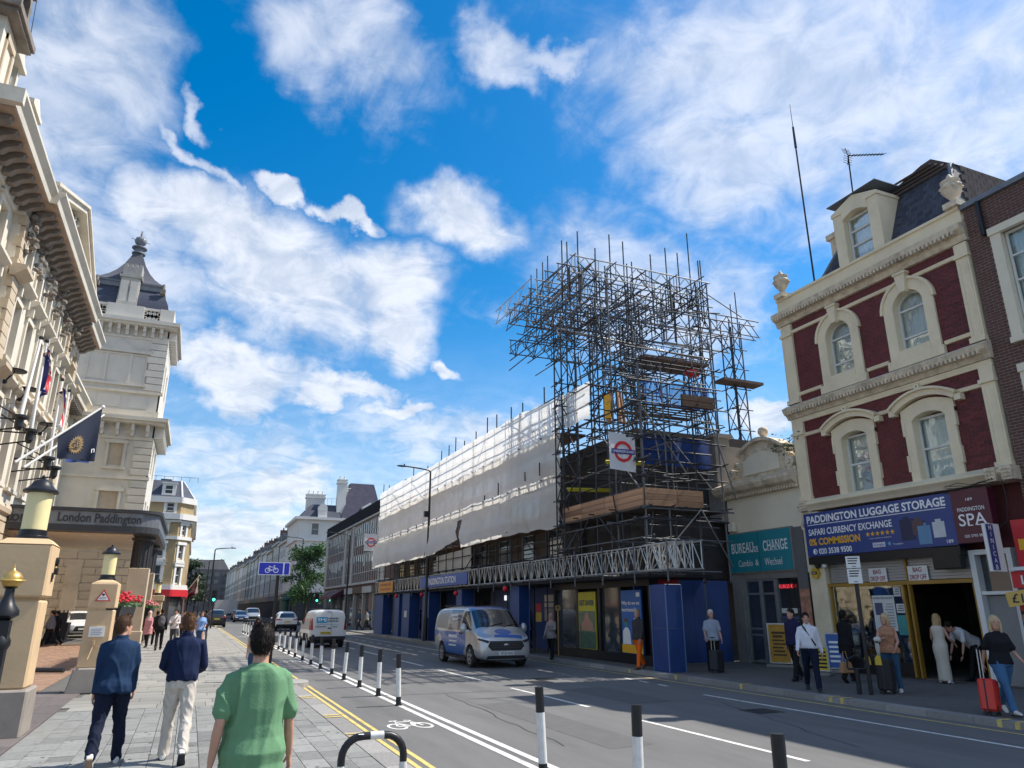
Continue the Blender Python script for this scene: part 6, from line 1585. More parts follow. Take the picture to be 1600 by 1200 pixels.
while y < 400:
 w_ = 13 if y < 230 else 24
 xx = 14.3 + (y - 132) * .004
 top = 13.0 + (y - 132) * .02 + RN.uniform(-.4, .5)
 F_ = Fr((xx, 0, 0), (0, 1, 0), (-1, 0, 0))
 ordn = ['first', 'second', 'third', 'fourth', 'fifth', 'sixth', 'seventh', 'eighth', 'ninth', 'tenth', 'eleventh', 'twelfth', 'thirteenth', 'fourteenth', 'fifteenth', 'sixteenth'][i]
 hsx = thing('terraced_house', '%s stucco terraced house, %s down the street from the white corner house' % (descr[i % 6], ordn), 'building', (xx, y, .1), 'stucco terrace on the right')
 m = mat('terrace_%d' % (i % 6), cols[i % 6], .7, var=.08, scale=.5, dirt=.2)
 nb_ = 5
 ho = [(y + w_ * (k + .28) / nb_, y + w_ * (k + .62) / nb_, z0, z0 + hh) for k in range(nb_) for z0, hh in ((4.9, 2.2), (8.0, 2.0), (10.6, 1.4))]
 mb = MB(F_); wallholes(mb, y, y + w_, 4.0, top, ho, 0, .3); mb.box(y, y + w_, -12, -.35, .1, top); mb.build('wall', m, hsx)
 if y < 200:
  for h_ in ho: sash(F_, hsx, *h_, .03, M_sash, M_fpane, (.5,))
 else:
  for h_ in ho:
   mb = MB(F_); mb.quad((h_[0], .02, h_[2]), (h_[1], .02, h_[2]), (h_[1], .02, h_[3]), (h_[0], .02, h_[3])); mb.build('window', M_fpane, hsx, recalc=False)
 mb = MB(F_); mb.box(y, y + w_, -.2, .5, top, top + .3); mb.build('cornice', m, hsx)
 for k in range(nb_):
  mb = MB(F_); a = y + w_ * (k + .2) / nb_; b = y + w_ * (k + .7) / nb_; mb.box(a, b, 0, .25, 4.55, 4.65); mb.box(a, b, 0, .2, 7.15, 7.28); mb.build('balcony' if k % 2 else 'window_hood', m, hsx)
 mb = MB(F_); mb.cyl((y + .15, .08, 4.1), (y + .15, .08, top), .09, n=6); mb.build('downpipe', M_black, hsx)  # black pipe added to draw the dark gap between houses
 mb = MB(F_); mb.taper((y, y + w_, -11, -.3, top + .3), (y, y + w_, -9.5, -1.8, top + 2.3)); mb.build('mansard_roof', M_slate, hsx)
 for k in range(3):
  mb = MB(F_); a = y + w_ * (k + .3) / 3; mb.box(a, a + 1.2, -2, -.5, top + .3, top + 2.0); dq = mb.build('dormer', M_lead, hsx); mb = MB(F_); mb.box(a + .15, a + 1.05, -.5, -.47, top + .5, top + 1.8); mb.build('window', M_fpane, dq)
 mb = MB(F_); mb.box(y + w_ - 1.0, y + w_ - .1, -4.5, -1.0, top + .3, top + 3.6)
 ch0 = mb.build('chimney', RN.choice([M_stbrick, M_stbrick, M_spand]), hsx)
 for k in range(3):
  mb = MB(F_); mb.lathe((y + w_ - .55, -1.6 - k, top + 3.6), [(.15, 0), (.12, .5)], 6); mb.build('chimney_pot', M_spand, ch0)
 mb = MB(F_); mb.box(y, y + w_, -.3, .3, 3.2, 4.1); mb.build('shop_fascia', RN.choice([M_black, M_teal, M_plum, M_greyw, mat('green_shop', (.03, .09, .05), .5)]), hsx)
 mb = MB(F_); mb.box(y + .3, y + w_ - .3, -.3, .1, .1, 3.2); mb.build('shop_window', M_fpane, hsx)
 y += w_ + .02; i += 1
fe = thing('distant_building', 'dark modern block with curved roof closing the far end of the street', 'building', (6, 430, 0))
mb = MB(); mb.box(-12, 18, 430, 450, 0, 22); mb.taper((-8, 17, 430, 450, 22), (-2, 14, 432, 450, 27)); mb.build('wall', mat('far_dark', (.08, .08, .09), .6, var=.3, scale=.2), fe)
for k in range(5):
 for j in range(7):
  mb = MB(); mb.box(-10 + j * 4, -7.5 + j * 4, 429.8, 429.95, 3 + k * 3.8, 5.2 + k * 3.8); mb.build('window', M_pane, fe)
L = thing('yellow_brick_building', 'yellow brick corner building with white window surrounds above a red shopfront', 'building', (-3, 101, .1))
M_ybrick = mat('yellow_brick', (.36, .27, .145), .8, var=.14, scale=1.5, dirt=.2)
YL = 100.0
def zl(v): return P(280, v, y=YL).z
FL1 = Fr((0, YL, 0), (1, 0, 0), (0, -1, 0))
cxn, cyn = -2.55, YL
dB = Vector((1.85, 2.2, 0)).normalized(); nB = Vector((dB.y, -dB.x, 0))
FL2 = Fr((cxn, cyn, 0), dB, nB)
wl = [(-4.75, -3.85, zl(912), zl(883)), (-4.65, -3.85, zl(870), zl(850)), (-4.75, -3.85, zl(832), zl(818)), (-4.2, -3.3, zl(799), zl(786))]
wl2 = [(.55, 1.35, zl(912), zl(885)), (.55, 1.3, zl(873), zl(851)), (.65, 1.35, zl(836), zl(820))]
mb = MB(FL1); wallholes(mb, -12, cxn, zl(921), zl(785), wl, 0, .25); mb.build('wall', M_ybrick, L)
mb = MB(FL2); wallholes(mb, 0, 2.3, zl(921), zl(785), wl2, 0, .25); mb.build('corner_wall', M_ybrick, L)
FL3 = Fr((FL2(2.3, 0, 0).x, 0, 0), (0, 1, 0), (1, 0, 0)); yb0 = FL2(2.3, 0, 0).y
mb = MB(FL3); wallholes(mb, yb0, yb0 + 30, zl(921), zl(785), [(yb0 + 2 + 4 * k, yb0 + 3.2 + 4 * k, z0, z1) for k in range(7) for (_, _, z0, z1) in wl[:3]], 0, .25); mb.build('street_wall', M_ybrick, L)
mb = MB(); mb.box(-12, cxn, YL + .3, 130, .1, zl(785)); mb.box(cxn - .1, FL3.o.x - .3, yb0 + .1, 130, .1, zl(785)); mb.build('core', M_room, L)
for fr, ws in ((FL1, wl), (FL2, wl2)):
 for h_ in ws:
  sash(fr, L, *h_, -.12, M_sash, None, (.5,), t=.09)
  mb = MB(fr); mb.box(h_[0] - .3, h_[0], 0, .1, h_[2] - .2, h_[3]); mb.box(h_[1], h_[1] + .3, 0, .1, h_[2] - .2, h_[3]); mb.box(h_[0] - .4, h_[1] + .4, 0, .2, h_[3] + .003, h_[3] + .35); mb.box(h_[0] - .35, h_[1] + .35, 0, .2, h_[2] - .4, h_[2] - .203)
  if h_[2] < 7: mb.prism([(h_[0] - .5, h_[3] + .36), (h_[1] + .5, h_[3] + .36), ((h_[0] + h_[1]) / 2, h_[3] + .85)], 0, .25)
  mb.build('window_surround', M_white2, L)
def bandL(name, v0, v1, d, m):
 z0, z1 = zl(v1), zl(v0)
 mb = MB(); a = FL2(2.3, d, 0); b = FL2(0, d, 0)
 pts = [(-12, YL - d), (cxn + .05, YL - d), (b.x, b.y), (a.x + d * .3, a.y), (a.x + d * .3, 130), (-12, 130)]
 slab(mb, pts, z0, z1); mb.build(name, m, L)
bandL('string_course', 914, 921.3, .35, M_white2); bandL('string_course', 838, 843, .2, M_white2); bandL('cornice', 803, 812, .55, M_white2); bandL('cornice', 813, 816, .3, M_white2); bandL('parapet', 777, 786, .3, M_white2)
mb = MB(); a = FL2(2.3, 0, 0);
pts = [(-12, YL), (cxn, YL), (a.x, a.y), (a.x, 128), (-12, 128)]; n = len(pts)
mb.add([(x, y, zl(777)) for x, y in pts] + [(-12, YL + 2, zl(748)), (cxn - .4, YL + 2, zl(748)), (a.x - 1.6, a.y + 1, zl(748)), (a.x - 1.6, 126, zl(748)), (-12, 126, zl(748))], [tuple(range(n)), tuple(range(n, 2 * n))] + [(i, (i + 1) % n, n + (i + 1) % n, n + i) for i in range(n)]); mb.build('mansard_roof', M_slate, L)
mb = MB(FL1); mb.box(-5.0, -3.4, -2, -.2, zl(777), zl(756)); mb.box(-5.1, -3.3, -2, -.1, zl(756), zl(754)); dm = mb.build('dormer', M_white2, L); sash(FL1, dm, -4.7, -3.7, zl(773), zl(758), -.15, M_sash, None, (.5,), t=.1)
for k, (p, q_) in enumerate(((( cxn, YL), (cxn - .4, YL + 2)), ((a.x, a.y), (a.x - 1.6, a.y + 1)))):
 mb = MB(); mb.cyl((p[0], p[1], zl(777)), (q_[0], q_[1], zl(748)), .12); mb.build('roof_hip', M_wst, L)
mb = MB()
for k in range(7): mb.cyl((-7 + k, YL + 2.2, zl(748)), (-7 + k, YL + 2.2, zl(741)), .03, n=4)
mb.cyl((-7, YL + 2.2, zl(741)), (-1, YL + 2.2, zl(741)), .03, n=4); mb.box(-5.5, -4.2, YL + 4, YL + 5, zl(748), zl(742)); mb.build('roof_railing', M_steeld, L)
bandL('red_fascia', 921.5, 932, .45, M_red)
mb = MB(FL1); mb.box(-12, cxn, -.3, -.2, .1, zl(932)); mb.build('shop_glass', M_pane, L); mb = MB(FL2); mb.box(0, 2.3, -.3, -.2, .1, zl(932)); mb.build('shop_glass', M_pane, L)
for x in (-6, -4.3, -2.6): mb = MB(FL1); mb.box(x - .2, x + .2, -.3, .1, .1, zl(932)); mb.build('shop_pier', M_spand, L)
fl = thing('flag', 'dark red and white flag slanting out over the far left pavement', 'flag', (0, 112, 6))
p0, p1 = P(291, 925, y=112), P(312, 900, y=110)
mb = MB(); mb.cyl(p0, p1 + Vector((0, 0, .1)), .05); mb.build('pole', M_white, fl)
for nm, t0, t1, m in (('cloth', .15, .8, M_plum), ('white_hoist', .8, 1., M_white)):
 mb = MB(); mb.strip(lambda a, b: p0.lerp(p1, t0 + (t1 - t0) * a) + Vector((.1 * math.sin(b * 4 + a * 3), .2 * math.sin(b * 5), -b * 2.2 * (.5 + .5 * (t0 + (t1 - t0) * a)))), 8, 8); mb.build(nm, m, fl, smooth=True, recalc=False)
for k in range(5):
 y = 135 + k * 40
 hx = thing('street_building', '%s building in the far left row, %s beyond the yellow brick corner' % (['brown', 'grey', 'dark', 'buff', 'pale'][k], ['first', 'second', 'third', 'fourth', 'fifth'][k]), 'building', (-2, y, 0), 'far left row')
 mb = MB(); mb.box(-14, -1.2 - .3 * k, y, y + 39, 0, 11 + (k % 2) * 1.5); mb.build('wall', [M_spand, M_greys, M_stbrick, M_ybrick, M_conc][k], hx)
 for j in range(8):
  for z in (4.2, 7.4):
   mb = MB(); x = -1.2 - .3 * k; mb.box(x, x + .05, y + 2 + j * 4.6, y + 4 + j * 4.6, z, z + 2); mb.build('window', M_pane, hx)
def leaftree(x, y, label, h, r, cz, n, m, group=None, seed=1, cone=False, s=.22):
 rr_ = random.Random(seed)
 t = thing('street_tree', label, 'tree', (x, y, .1), group)
 mb = MB(); mb.tube([(x, y, .1), (x + .05, y, h * .3), (x - .05, y + .1, h * .6), (x, y, h * .9)], [.22, .17, .11, .04], 8)
 limbs = []
 for k in range(26):
  a = rr_.uniform(0, 2 * pi); z0 = h * rr_.uniform(.25, .9); L_ = r * (1.1 - .6 * (z0 / h)) * rr_.uniform(.7, 1.1)
  e = Vector((x + math.cos(a) * L_, y + math.sin(a) * L_, z0 + L_ * rr_.uniform(-.12, .35))); m_ = Vector((x, y, z0)).lerp(e, .5) + Vector((0, 0, .25 * L_))
  limbs.append((Vector((x, y, z0)), m_, e)); mb.tube([(x, y, z0), m_, e], [.07, .045, .015], 5)
 mb.build('trunk', mat('bark', (.06, .05, .04), .9, var=.3), t, recalc=False)
 mb = MB()
 for k in range(n):
  a, b, c = rr_.choice(limbs); q = rr_.random() ** .6
  p = a.lerp(b, min(1, q * 2)) if q < .5 else b.lerp(c, q * 2 - 1)
  p = p + Vector((rr_.gauss(0, .42), rr_.gauss(0, .42), rr_.gauss(-.12, .34)))
  d = Vector((rr_.gauss(0, 1), rr_.gauss(0, 1), rr_.gauss(-.3, .7))).normalized() * s * rr_.uniform(.35, 1.5); e = d.cross(Vector((rr_.gauss(0, 1), rr_.gauss(0, 1), 1))).normalized() * s * .35
  mb.add([p - d, p + e, p + d, p - e], [(0, 1, 2, 3)], False)
 mb.build('crown', m, t, recalc=False)
M_leaf = mat('leaf_green', (.05, .12, .04), .6, var=.5, scale=1.2, trans=.25)
M_leaf2 = mat('leaf_dark', (.03, .06, .025), .6, var=.5, scale=1.2, trans=.2)
leaftree(14.2, 104, 'bright green feathery street tree between the office block and white corner house', 10.2, 4.6, 8, 6500, M_leaf, seed=3, s=.24)
leaftree(-.6, 165, 'dark tree at the far left beyond the yellow brick building', 12, 4, 8, 1500, M_leaf2, seed=5, s=.4)
leaftree(1.0, 240, 'small far tree over the distant traffic at the left', 11, 4, 8, 1000, M_leaf2, seed=8, s=.5)
def lamppost(x, y, z1, arm, label, m=M_black, r=.085):
 t = thing('street_lamp', label, 'street lamp', (x, y, .1), 'tall black street lamps')
 mb = MB(); mb.lathe((x, y, .1), [(r * 1.7, 0), (r * 1.7, 1.2), (r * 1.1, 1.35), (r, z1 * .55), (r * .65, z1 - .25)], 12); mb.build('post', m, t, smooth=True)
 mb = MB(); mb.tube([(x, y, z1 - .3), (x, y, z1 - .08), (x + arm * .06, y, z1 + .03), (x + arm * .35, y, z1 + .1), (x + arm * .75, y, z1 + .16)], [.055, .055, .05, .045, .04], 8); mb.build('arm', m, t, smooth=True)
 mb = MB(); mb.ell((x + arm * .86, y, z1 + .16), (abs(arm) * .17, .16, .055), 12, 6); mb.cyl((x + arm * .8, y, z1 + .2), (x + arm * .8, y, z1 + .3), .04); mb.build('lantern', m, t, smooth=True)
 return t
lt_ = lamppost(12.72, 42.5, 10.05, -2.1, 'black street lamp rising in front of the white sheeting')
mb = MB(); mb.box(12.4, 12.62, 42.4, 42.6, 7.2, 7.55); mb.build('control_box', M_black, lt_)
lamppost(12.8, 67.7, 8.35, -2.2, 'black street lamp before the brown office block')
lamppost(13.0, 102, 10.9, -2.4, 'tall street lamp beside the feathery green tree')
lamppost(1.6, 78, P(329, 858, y=78).z, 1.9, 'left pavement street lamp above the green traffic signal')
lamppost(1.7, 110, P(317, 876, y=110).z, 1.9, 'second left street lamp just behind the first')
lamppost(1.5, 170, P(304, 896, y=170).z, 2.4, 'smallest far left street lamp over the dark red flag')
def signal(x, y, label, zt=3.4):
 t = thing('traffic_signal', label, 'traffic light', (x, y, .1), 'traffic signals showing green')
 mb = MB(); mb.cyl((x, y, .1), (x, y, zt), .07); mb.build('post', M_black, t)
 mb = MB(); mb.box(x - .25, x + .25, y - .05, y + .2, zt - .1, zt + 1.0); mb.build('head', M_black, t, bevel=.03)
 for k, m in enumerate((mat('signal_green', (.05, .85, .45), .4, var=0, emit=2.5), M_dark, M_dark)):
  mb = MB(Fr((x, y - .05, 0), (1, 0, 0), (0, -1, 0))); mb.arc(0, zt + .08 + .33 * k, 0, .13, 0, .02, 0, 360, 14); mb.build('lens', m, t)
signal(1.95, 76, 'traffic signal showing green on the left pavement beside the far taxi', 2.6)
signal(P(495, 938, y=100).x, 100, 'traffic signal showing green under the dark shopfront beside the tree', P(495, 938, y=100).z - .1)
def bollard(x, y, label, h=1.0, tilt=(0, 0), r=.052):
 t = thing('lane_bollard', label, 'bollard', (x, y, 0), 'black and white lane bollards')
 for nm, z0, z1, m in (('foot_band', 0, .17, M_black), ('white_sleeve', .172, .72, mat('bollard_white', (.66, .66, .64), .45, var=.15, scale=8, dirt=.25)), ('top_band', .722, 1.0, M_black)):
  mb = MB(); mb.lathe((x, y, z0 * h), [(r, 0), (r, (z1 - z0) * h)], 16); mb.build(nm, m, t, smooth=True)
 mb = MB(); mb.lathe((x, y, 0), [(r * 1.5, 0), (r * 1.4, .03)], 12); mb.build('base_plate', M_iron, t)
 t.rotation_euler = (tilt[0], tilt[1], 0)
 return t
ys = [6.35, 7.35, 8.9, 15.58, 17.39, 19.45, 21.55, 23.48, 25.63, 27.78, 29.91, 32.1, 34.18, 36.16, 38.3]
nb3 = [P(1213, 1146, z=1), P(992, 1101, z=1), P(842, 1073, z=1)]
ys[:3] = [q.y for q in nb3]; xs_ = {q.y: q.x for q in nb3}; xs_[ys[2]] += .05
ords = ['nearest bollard, cropped at the bottom right of the road', 'second bollard from the camera, cropped by the frame bottom', 'third bollard from the camera, leaning by the double white line']
far = ['first', 'second', 'third', 'fourth', 'fifth', 'sixth', 'seventh', 'eighth', 'ninth', 'tenth', 'eleventh', 'twelfth']
for k, y in enumerate(ys):
 lab = 'black and white ' + (ords[k] if k < 3 else 'lane bollard, %s in the receding row after the road cycle symbol' % far[k - 3])
 bollard(xs_.get(y, 4.15), y, lab, 1.0, {ys[2]: (0, -.05), 15.58: (0, -.045), 21.55: (0, .05)}.get(y, (JIT(.012), JIT(.012))))
for k in range(6): bollard(4.2 - .01 * k, 52 + 2.6 * k, 'black and white lane bollard, %s of the far cluster by the white car' % far[k])
cs_ = thing('cycle_sign', 'blue cycle lane sign with white bicycle on a black pole', 'sign', (2.45, 24.8, .1))
Ys = 24.8
pb_, pt_ = P(421, 1040, y=Ys), P(433, 880, y=Ys)
mb = MB(); mb.cyl((pb_.x, Ys, .1), (pb_.x, Ys, pt_.z), .055, n=12); mb.build('pole', M_black, cs_, smooth=True)
FSG = Fr((0, Ys - .07, 0), (1, 0, 0), (0, -1, 0))
a, b = P(405, 878, y=Ys - .07), P(452, 899, y=Ys - .07)
mb = MB(FSG); mb.box(a.x, b.x, 0, .012, b.z, a.z); mb.build('plate', M_textw, cs_)
wd_, hd_ = b.x - a.x, a.z - b.z
mb = MB(FSG); mb.box(a.x + .02, a.x + wd_ * .775, .012, .018, b.z + .02, a.z - .02); mb.box(a.x + wd_ * .82, b.x - .02, .012, .018, b.z + .02, a.z - .02); mb.build('blue_field', mat('cycle_blue', (.012, .025, .42), .45, var=0), cs_)
mb = MB(FSG); cx, cz = a.x + wd_ * .42, (a.z + b.z) / 2 - .03; s_ = hd_ * .52
for q in (-1, 1): mb.arc(cx + q * s_ * .62, cz - s_ * .12, s_ * .29, s_ * .38, .018, .022, 0, 360, 20)
def sg2(x0, z0, x1, z1, w=.07):
 d = Vector((x1 - x0, z1 - z0)).normalized(); nx, nz2 = -d.y * w / 2, d.x * w / 2
 mb.prism([(cx + s_ * (x0 - nx), cz + s_ * (z0 - nz2)), (cx + s_ * (x1 - nx), cz + s_ * (z1 - nz2)), (cx + s_ * (x1 + nx), cz + s_ * (z1 + nz2)), (cx + s_ * (x0 + nx), cz + s_ * (z0 + nz2))], .018, .0225)
for q in ((-.62, -.12, -.35, .45), (-.35, .38, .38, .38), (.38, .42, .62, -.12), (-.42, .2, .05, -.15), (.05, -.15, .38, .36), (-.62, -.12, .05, -.15), (-.5, .5, -.2, .5), (.38, .4, .34, .62), (.2, .64, .5, .6)): sg2(*q)
mb.build('bicycle_symbol', M_textw, cs_)
hp = thing('hoop_guard', 'black and white steel hoop guard at the kerb edge', 'hoop barrier', (1.9, 8.2, .1))
hl, hr, htp = P(535, 1178, y=8.0), P(640, 1178, y=8.0), P(580, 1146, y=8.0)
x0, x1, zt = P(533, 1190, y=8.0).x, P(630, 1185, y=8.0).x, htp.z - .02
pts = [(x0, 8, .1), (x0, 8, zt - .2)] + [(x0 + .2 - .2 * math.cos(D(15 * k)), 8, zt - .2 + .2 * math.sin(D(15 * k))) for k in range(1, 6)] + [(x0 + .22, 8, zt), (x1 - .22, 8, zt)] + [(x1 - .2 + .2 * math.sin(D(15 * k)), 8, zt - .2 + .2 * math.cos(D(15 * k))) for k in range(1, 6)] + [(x1, 8, zt - .2), (x1, 8, .1)]
mb = MB(); mb.tube(pts, .038, 14); mb.build('hoop', M_black, hp, smooth=True)
for x in (x0, x1): mb = MB(); mb.cyl((x, 8, .12), (x, 8, zt - .26), .0392, n=14); mb.build('white_band', MT['bollard_white'], hp, smooth=True)
xm = (x0 + x1) / 2 + .03
mb = MB(); mb.cyl((xm - .07, 8, zt), (xm + .07, 8, zt), .0392, n=14); mb.build('white_band', MT['bollard_white'], hp, smooth=True)
mb = MB(); mb.lathe((xm - .17, 7.965, zt + .022), [(.03, 0), (.03, .004)], 12); mb.build('sticker', M_textw, hp)
pp_ = thing('parking_sign', 'black pole with two small white parking plates before the luggage shop', 'sign', (13.3, 12.4, .1))
g_ = P(1362, 1086, z=.1)
zt_ = P(1333, 868, y=g_.y).z
mb = MB(); mb.cyl((g_.x, g_.y, .1), (g_.x, g_.y, zt_), .045, n=10); mb.build('pole', M_black, pp_, smooth=True)
FPP = Fr((g_.x, g_.y, 0), (.55, -.83, 0), (-.83, -.55, 0))
for z0, z1 in ((zt_ - .28, zt_ - .02), (zt_ - .62, zt_ - .30)):
 mb = MB(FPP); mb.box(-.15, .15, .05, .06, z0, z1); pl_ = mb.build('plate', M_white, pp_)
 mb = MB(FPP)
 for k in range(3): mb.box(-.11, .11 - .02 * k, .06, .062, z1 - .06 - .055 * k, z1 - .035 - .055 * k)
 mb.box(-.03, .05, .06, .062, z0 + .03, z0 + .045); mb.build('plate_text', M_black, pl_)
hs_ = thing('cycle_stand', 'low black guard post with two yellow reflectors before the luggage shop', 'guard post', (14, 13, .1))
g2_ = P(1364, 1087, z=.1)
mb = MB(); mb.cyl((g2_.x - .05, g2_.y + .3, .1), (g2_.x - .05, g2_.y + .3, .62), .05); mb.tube([(g2_.x - .2, g2_.y + .4, .62), (g2_.x - .2, g2_.y + .4, .8), (g2_.x - .05, g2_.y + .3, .9), (g2_.x + .1, g2_.y + .2, .8), (g2_.x + .1, g2_.y + .2, .62), (g2_.x - .2, g2_.y + .4, .62)], .022, 8); mb.build('frame', M_black, hs_, smooth=True)
for q in (-.12, .1): mb = MB(FPP); mb.o = 0; mb.prism([(q - .08 + .1, .7), (q + .06 + .1, .7), (q + .05 + .1, .85), (q + .1, .92), (q - .07 + .1, .85)], -.28, -.25); mb.build('reflector', mat('reflector_yellow', (.65, .42, .03), .4), hs_)
kx = thing('green_kiosk', 'tall green advertising kiosk on the far right pavement', 'kiosk', (13.2, 92, .1)); mb = MB(); kp = P(444, 960, y=92); mb.lathe((kp.x, 92, .1), [(.5, 0), (.46, .3), (.46, 2.6), (.56, 2.7), (.56, 2.9), (.2, 3.2)], 14); mb.build('drum', mat('kiosk_green', (.02, .06, .04), .5, var=.2), kx, smooth=True)
# ================================================================== vehicles
M_carglass = mat('car_glass', (.012, .016, .02), .04, var=0, spec=1.0, coat=.5)
M_tyre = mat('tyre', (.015, .015, .016), .85, var=.1)
M_rim = mat('alloy', (.42, .43, .45), .3, metal=.8, var=.05)
M_plastic = mat('black_plastic', (.018, .018, .02), .55, var=.1)
M_silver = mat('silver_paint', (.46, .47, .48), .28, metal=.55, var=.04, coat=.6)
M_vblue = mat('livery_blue', (.015, .10, .36), .3, var=.08, coat=.5)
M_vwhite = mat('white_car_paint', (.64, .64, .63), .3, var=.05, coat=.5, scale=1.5)
M_vblack = mat('black_car_paint', (.012, .012, .014), .18, var=.05, coat=.8)
M_taillight = mat('tail_light', (.28, .01, .015), .2, var=0, coat=.6)
M_headlight = mat('head_light', (.55, .6, .65), .08, metal=.3, var=0, coat=1.)
M_plateY = mat('plate_yellow', (.62, .46, .04), .5, var=0)
M_plateW = mat('plate_white', (.68, .68, .66), .5, var=0)
def evalmesh(me, mods):
 o = bpy.data.objects.new('tmp', me)
 for t, kw in mods:
  m = o.modifiers.new('m', t)
  for a, b in kw.items(): setattr(m, a, b)
 return evalobj(o)
def wheel(t, cx, cy, r, side, w=.21, spokes=5):
 wh = None
 def lat(prof, n):
  mb = MB(); vs = []; fs = []
  for rr_, xx in prof: vs += [(cx + side * xx, cy + rr_ * math.cos(2 * pi * k / n), r + rr_ * math.sin(2 * pi * k / n)) for k in range(n)]
  for i in range(len(prof) - 1): fs += [(i * n + k, i * n + (k + 1) % n, (i + 1) * n + (k + 1) % n, (i + 1) * n + k) for k in range(n)]
  fs += [tuple(range(n)), tuple(range((len(prof) - 1) * n, len(prof) * n))]
  mb.add(vs, fs, False); return mb
 mb = lat([(r * .68, -w), (r * .93, -w), (r, -w * .85), (r, -.03), (r * .94, 0), (r * .70, .0), (r * .68, -.05)], 28)
 mb.v = [t_mat[0] @ p for p in mb.v]; wh = mb.build('wheel', M_tyre, t, smooth=True)
 mb = lat([(r * .685, -.06), (r * .69, -.005), (r * .62, -.01), (r * .60, -.06)], 28)
 for k in range(spokes):
  a = 2 * pi * k / spokes + .3
  d = Vector((0, math.cos(a), math.sin(a))); e = Vector((0, -math.sin(a), math.cos(a)))
  c = Vector((cx + side * -.02, cy, r))
  vs = [c + e * q * (r * .11) + d * l + Vector((side * x, 0, 0)) for l in (r * .08, r * .62) for q in (-1, 1) for x in (-.03, .012)]
  mb.add(vs, [(0, 1, 3, 2), (4, 6, 7, 5), (0, 4, 5, 1), (2, 3, 7, 6), (1, 5, 7, 3), (0, 2, 6, 4)], False)
 mb.v = [t_mat[0] @ p if i >= 0 else p for i, p in enumerate(mb.v)]
 mb.build('rim', M_rim, wh, smooth=False)
 mb = lat([(r * .66, -.10), (r * .66, -.09)], 24); mb.v = [t_mat[0] @ p for p in mb.v]; mb.build('dark_wheel_back', M_plastic, wh)  # black disc painted as the dark gap behind the spokes
t_mat = [Matrix()]
def vehicle(name, label, cat, pos, yaw, st, regions, wheels, r, paint, group=None, arch=True, level=2):
 t = thing(name, label, cat, pos, group)
 M_ = Matrix.Translation(Vector(pos)) @ Matrix.Rotation(yaw, 4, 'Z'); t_mat[0] = M_
 vs = []; fs = []; n = 16
 for (y, zb, zm, zt, ws, wb, wr) in st:
  half = [(0, zb), (ws * .86, zb), (ws, zb + .12), (ws + .012, (zb + .12 + zm) / 2), (wb, zm), ((wb + wr) / 2 + .018, (zm + zt) / 2), (wr, zt - .085 * min(1, (zt - zm) / .3)), (wr * .78, zt - .012), (0, zt)]
  vs += [(x, y, z) for x, z in half] + [(-x, y, z) for x, z in half[-2:0:-1]]
 for i in range(len(st) - 1): fs += [(i * n + k, i * n + (k + 1) % n, (i + 1) * n + (k + 1) % n, (i + 1) * n + k) for k in range(n)]
 fs += [tuple(range(n - 1, -1, -1)), tuple(range((len(st) - 1) * n, len(st) * n))]
 me = bpy.data.meshes.new(name); me.from_pydata(vs, [], fs)
 me = evalmesh(me, [('SUBSURF', dict(levels=level, render_levels=level))])
 bm = bmesh.new(); bm.from_mesh(me); bpy.data.meshes.remove(me)
 bmesh.ops.recalc_face_normals(bm, faces=bm.faces)
 regs = list(regions)
 if arch:
  for (wx, wy) in wheels:
   ra = r + .07
   regs.append(('#hole', None, 'x', [(wy + ra * math.cos(2 * pi * k / 12), r + ra * math.sin(2 * pi * k / 12)) for k in range(12)], lambda c, nn, s=(1 if wx > 0 else -1): c.x * s > .45 and abs(nn.x) > .3))
 for f in bm.faces: f.material_index = 0
 for ri, (nm, m, ax, poly, cond) in enumerate(regs, 1):
  A_ = 1 if ax == 'x' else 0
  area = sum(poly[i][0] * poly[(i + 1) % len(poly)][1] - poly[(i + 1) % len(poly)][0] * poly[i][1] for i in range(len(poly)))
  if area < 0: poly = poly[::-1]
  lo = [min(p[k] for p in poly) - .02 for k in (0, 1)]; hi = [max(p[k] for p in poly) + .02 for k in (0, 1)]
  zi = 2 if ax != 'z' else 1
  def ab(c): return (c.y, c.z) if ax == 'x' else ((c.x, c.z) if ax == 'y' else (c.x, c.y))
  for i in range(len(poly)):
   p, q = poly[i], poly[(i + 1) % len(poly)]
   no2 = (q[1] - p[1], -(q[0] - p[0]))
   if ax == 'x': co, no = Vector((0, p[0], p[1])), Vector((0, no2[0], no2[1]))
   elif ax == 'y': co, no = Vector((p[0], 0, p[1])), Vector((no2[0], 0, no2[1]))
   else: co, no = Vector((p[0], p[1], 0)), Vector((no2[0], no2[1], 0))
   fsel = []
   for f in bm.faces:
    cs = [ab(v.co) for v in f.verts]
    if max(c[0] for c in cs) < lo[0] or min(c[0] for c in cs) > hi[0] or max(c[1] for c in cs) < lo[1] or min(c[1] for c in cs) > hi[1]: continue
    if cond(f.calc_center_median(), f.normal): fsel.append(f)
   if not fsel: continue
   g = set(fsel)
   for f in fsel: g.update(f.edges); g.update(f.verts)
   bmesh.ops.bisect_plane(bm, geom=list(g), plane_co=co, plane_no=no.normalized(), dist=1e-5)
  bm.normal_update()
  for f in bm.faces:
   c = f.calc_center_median(); a = ab(c)
   if cond(c, f.normal) and all((q[0] - p[0]) * (a[1] - p[1]) - (q[1] - p[1]) * (a[0] - p[0]) > -1e-6 for p, q in zip(poly, poly[1:] + poly[:1])):
    f.material_index = ri
 groups = {}
 for f in bm.faces: groups.setdefault(f.material_index, []).append(f)
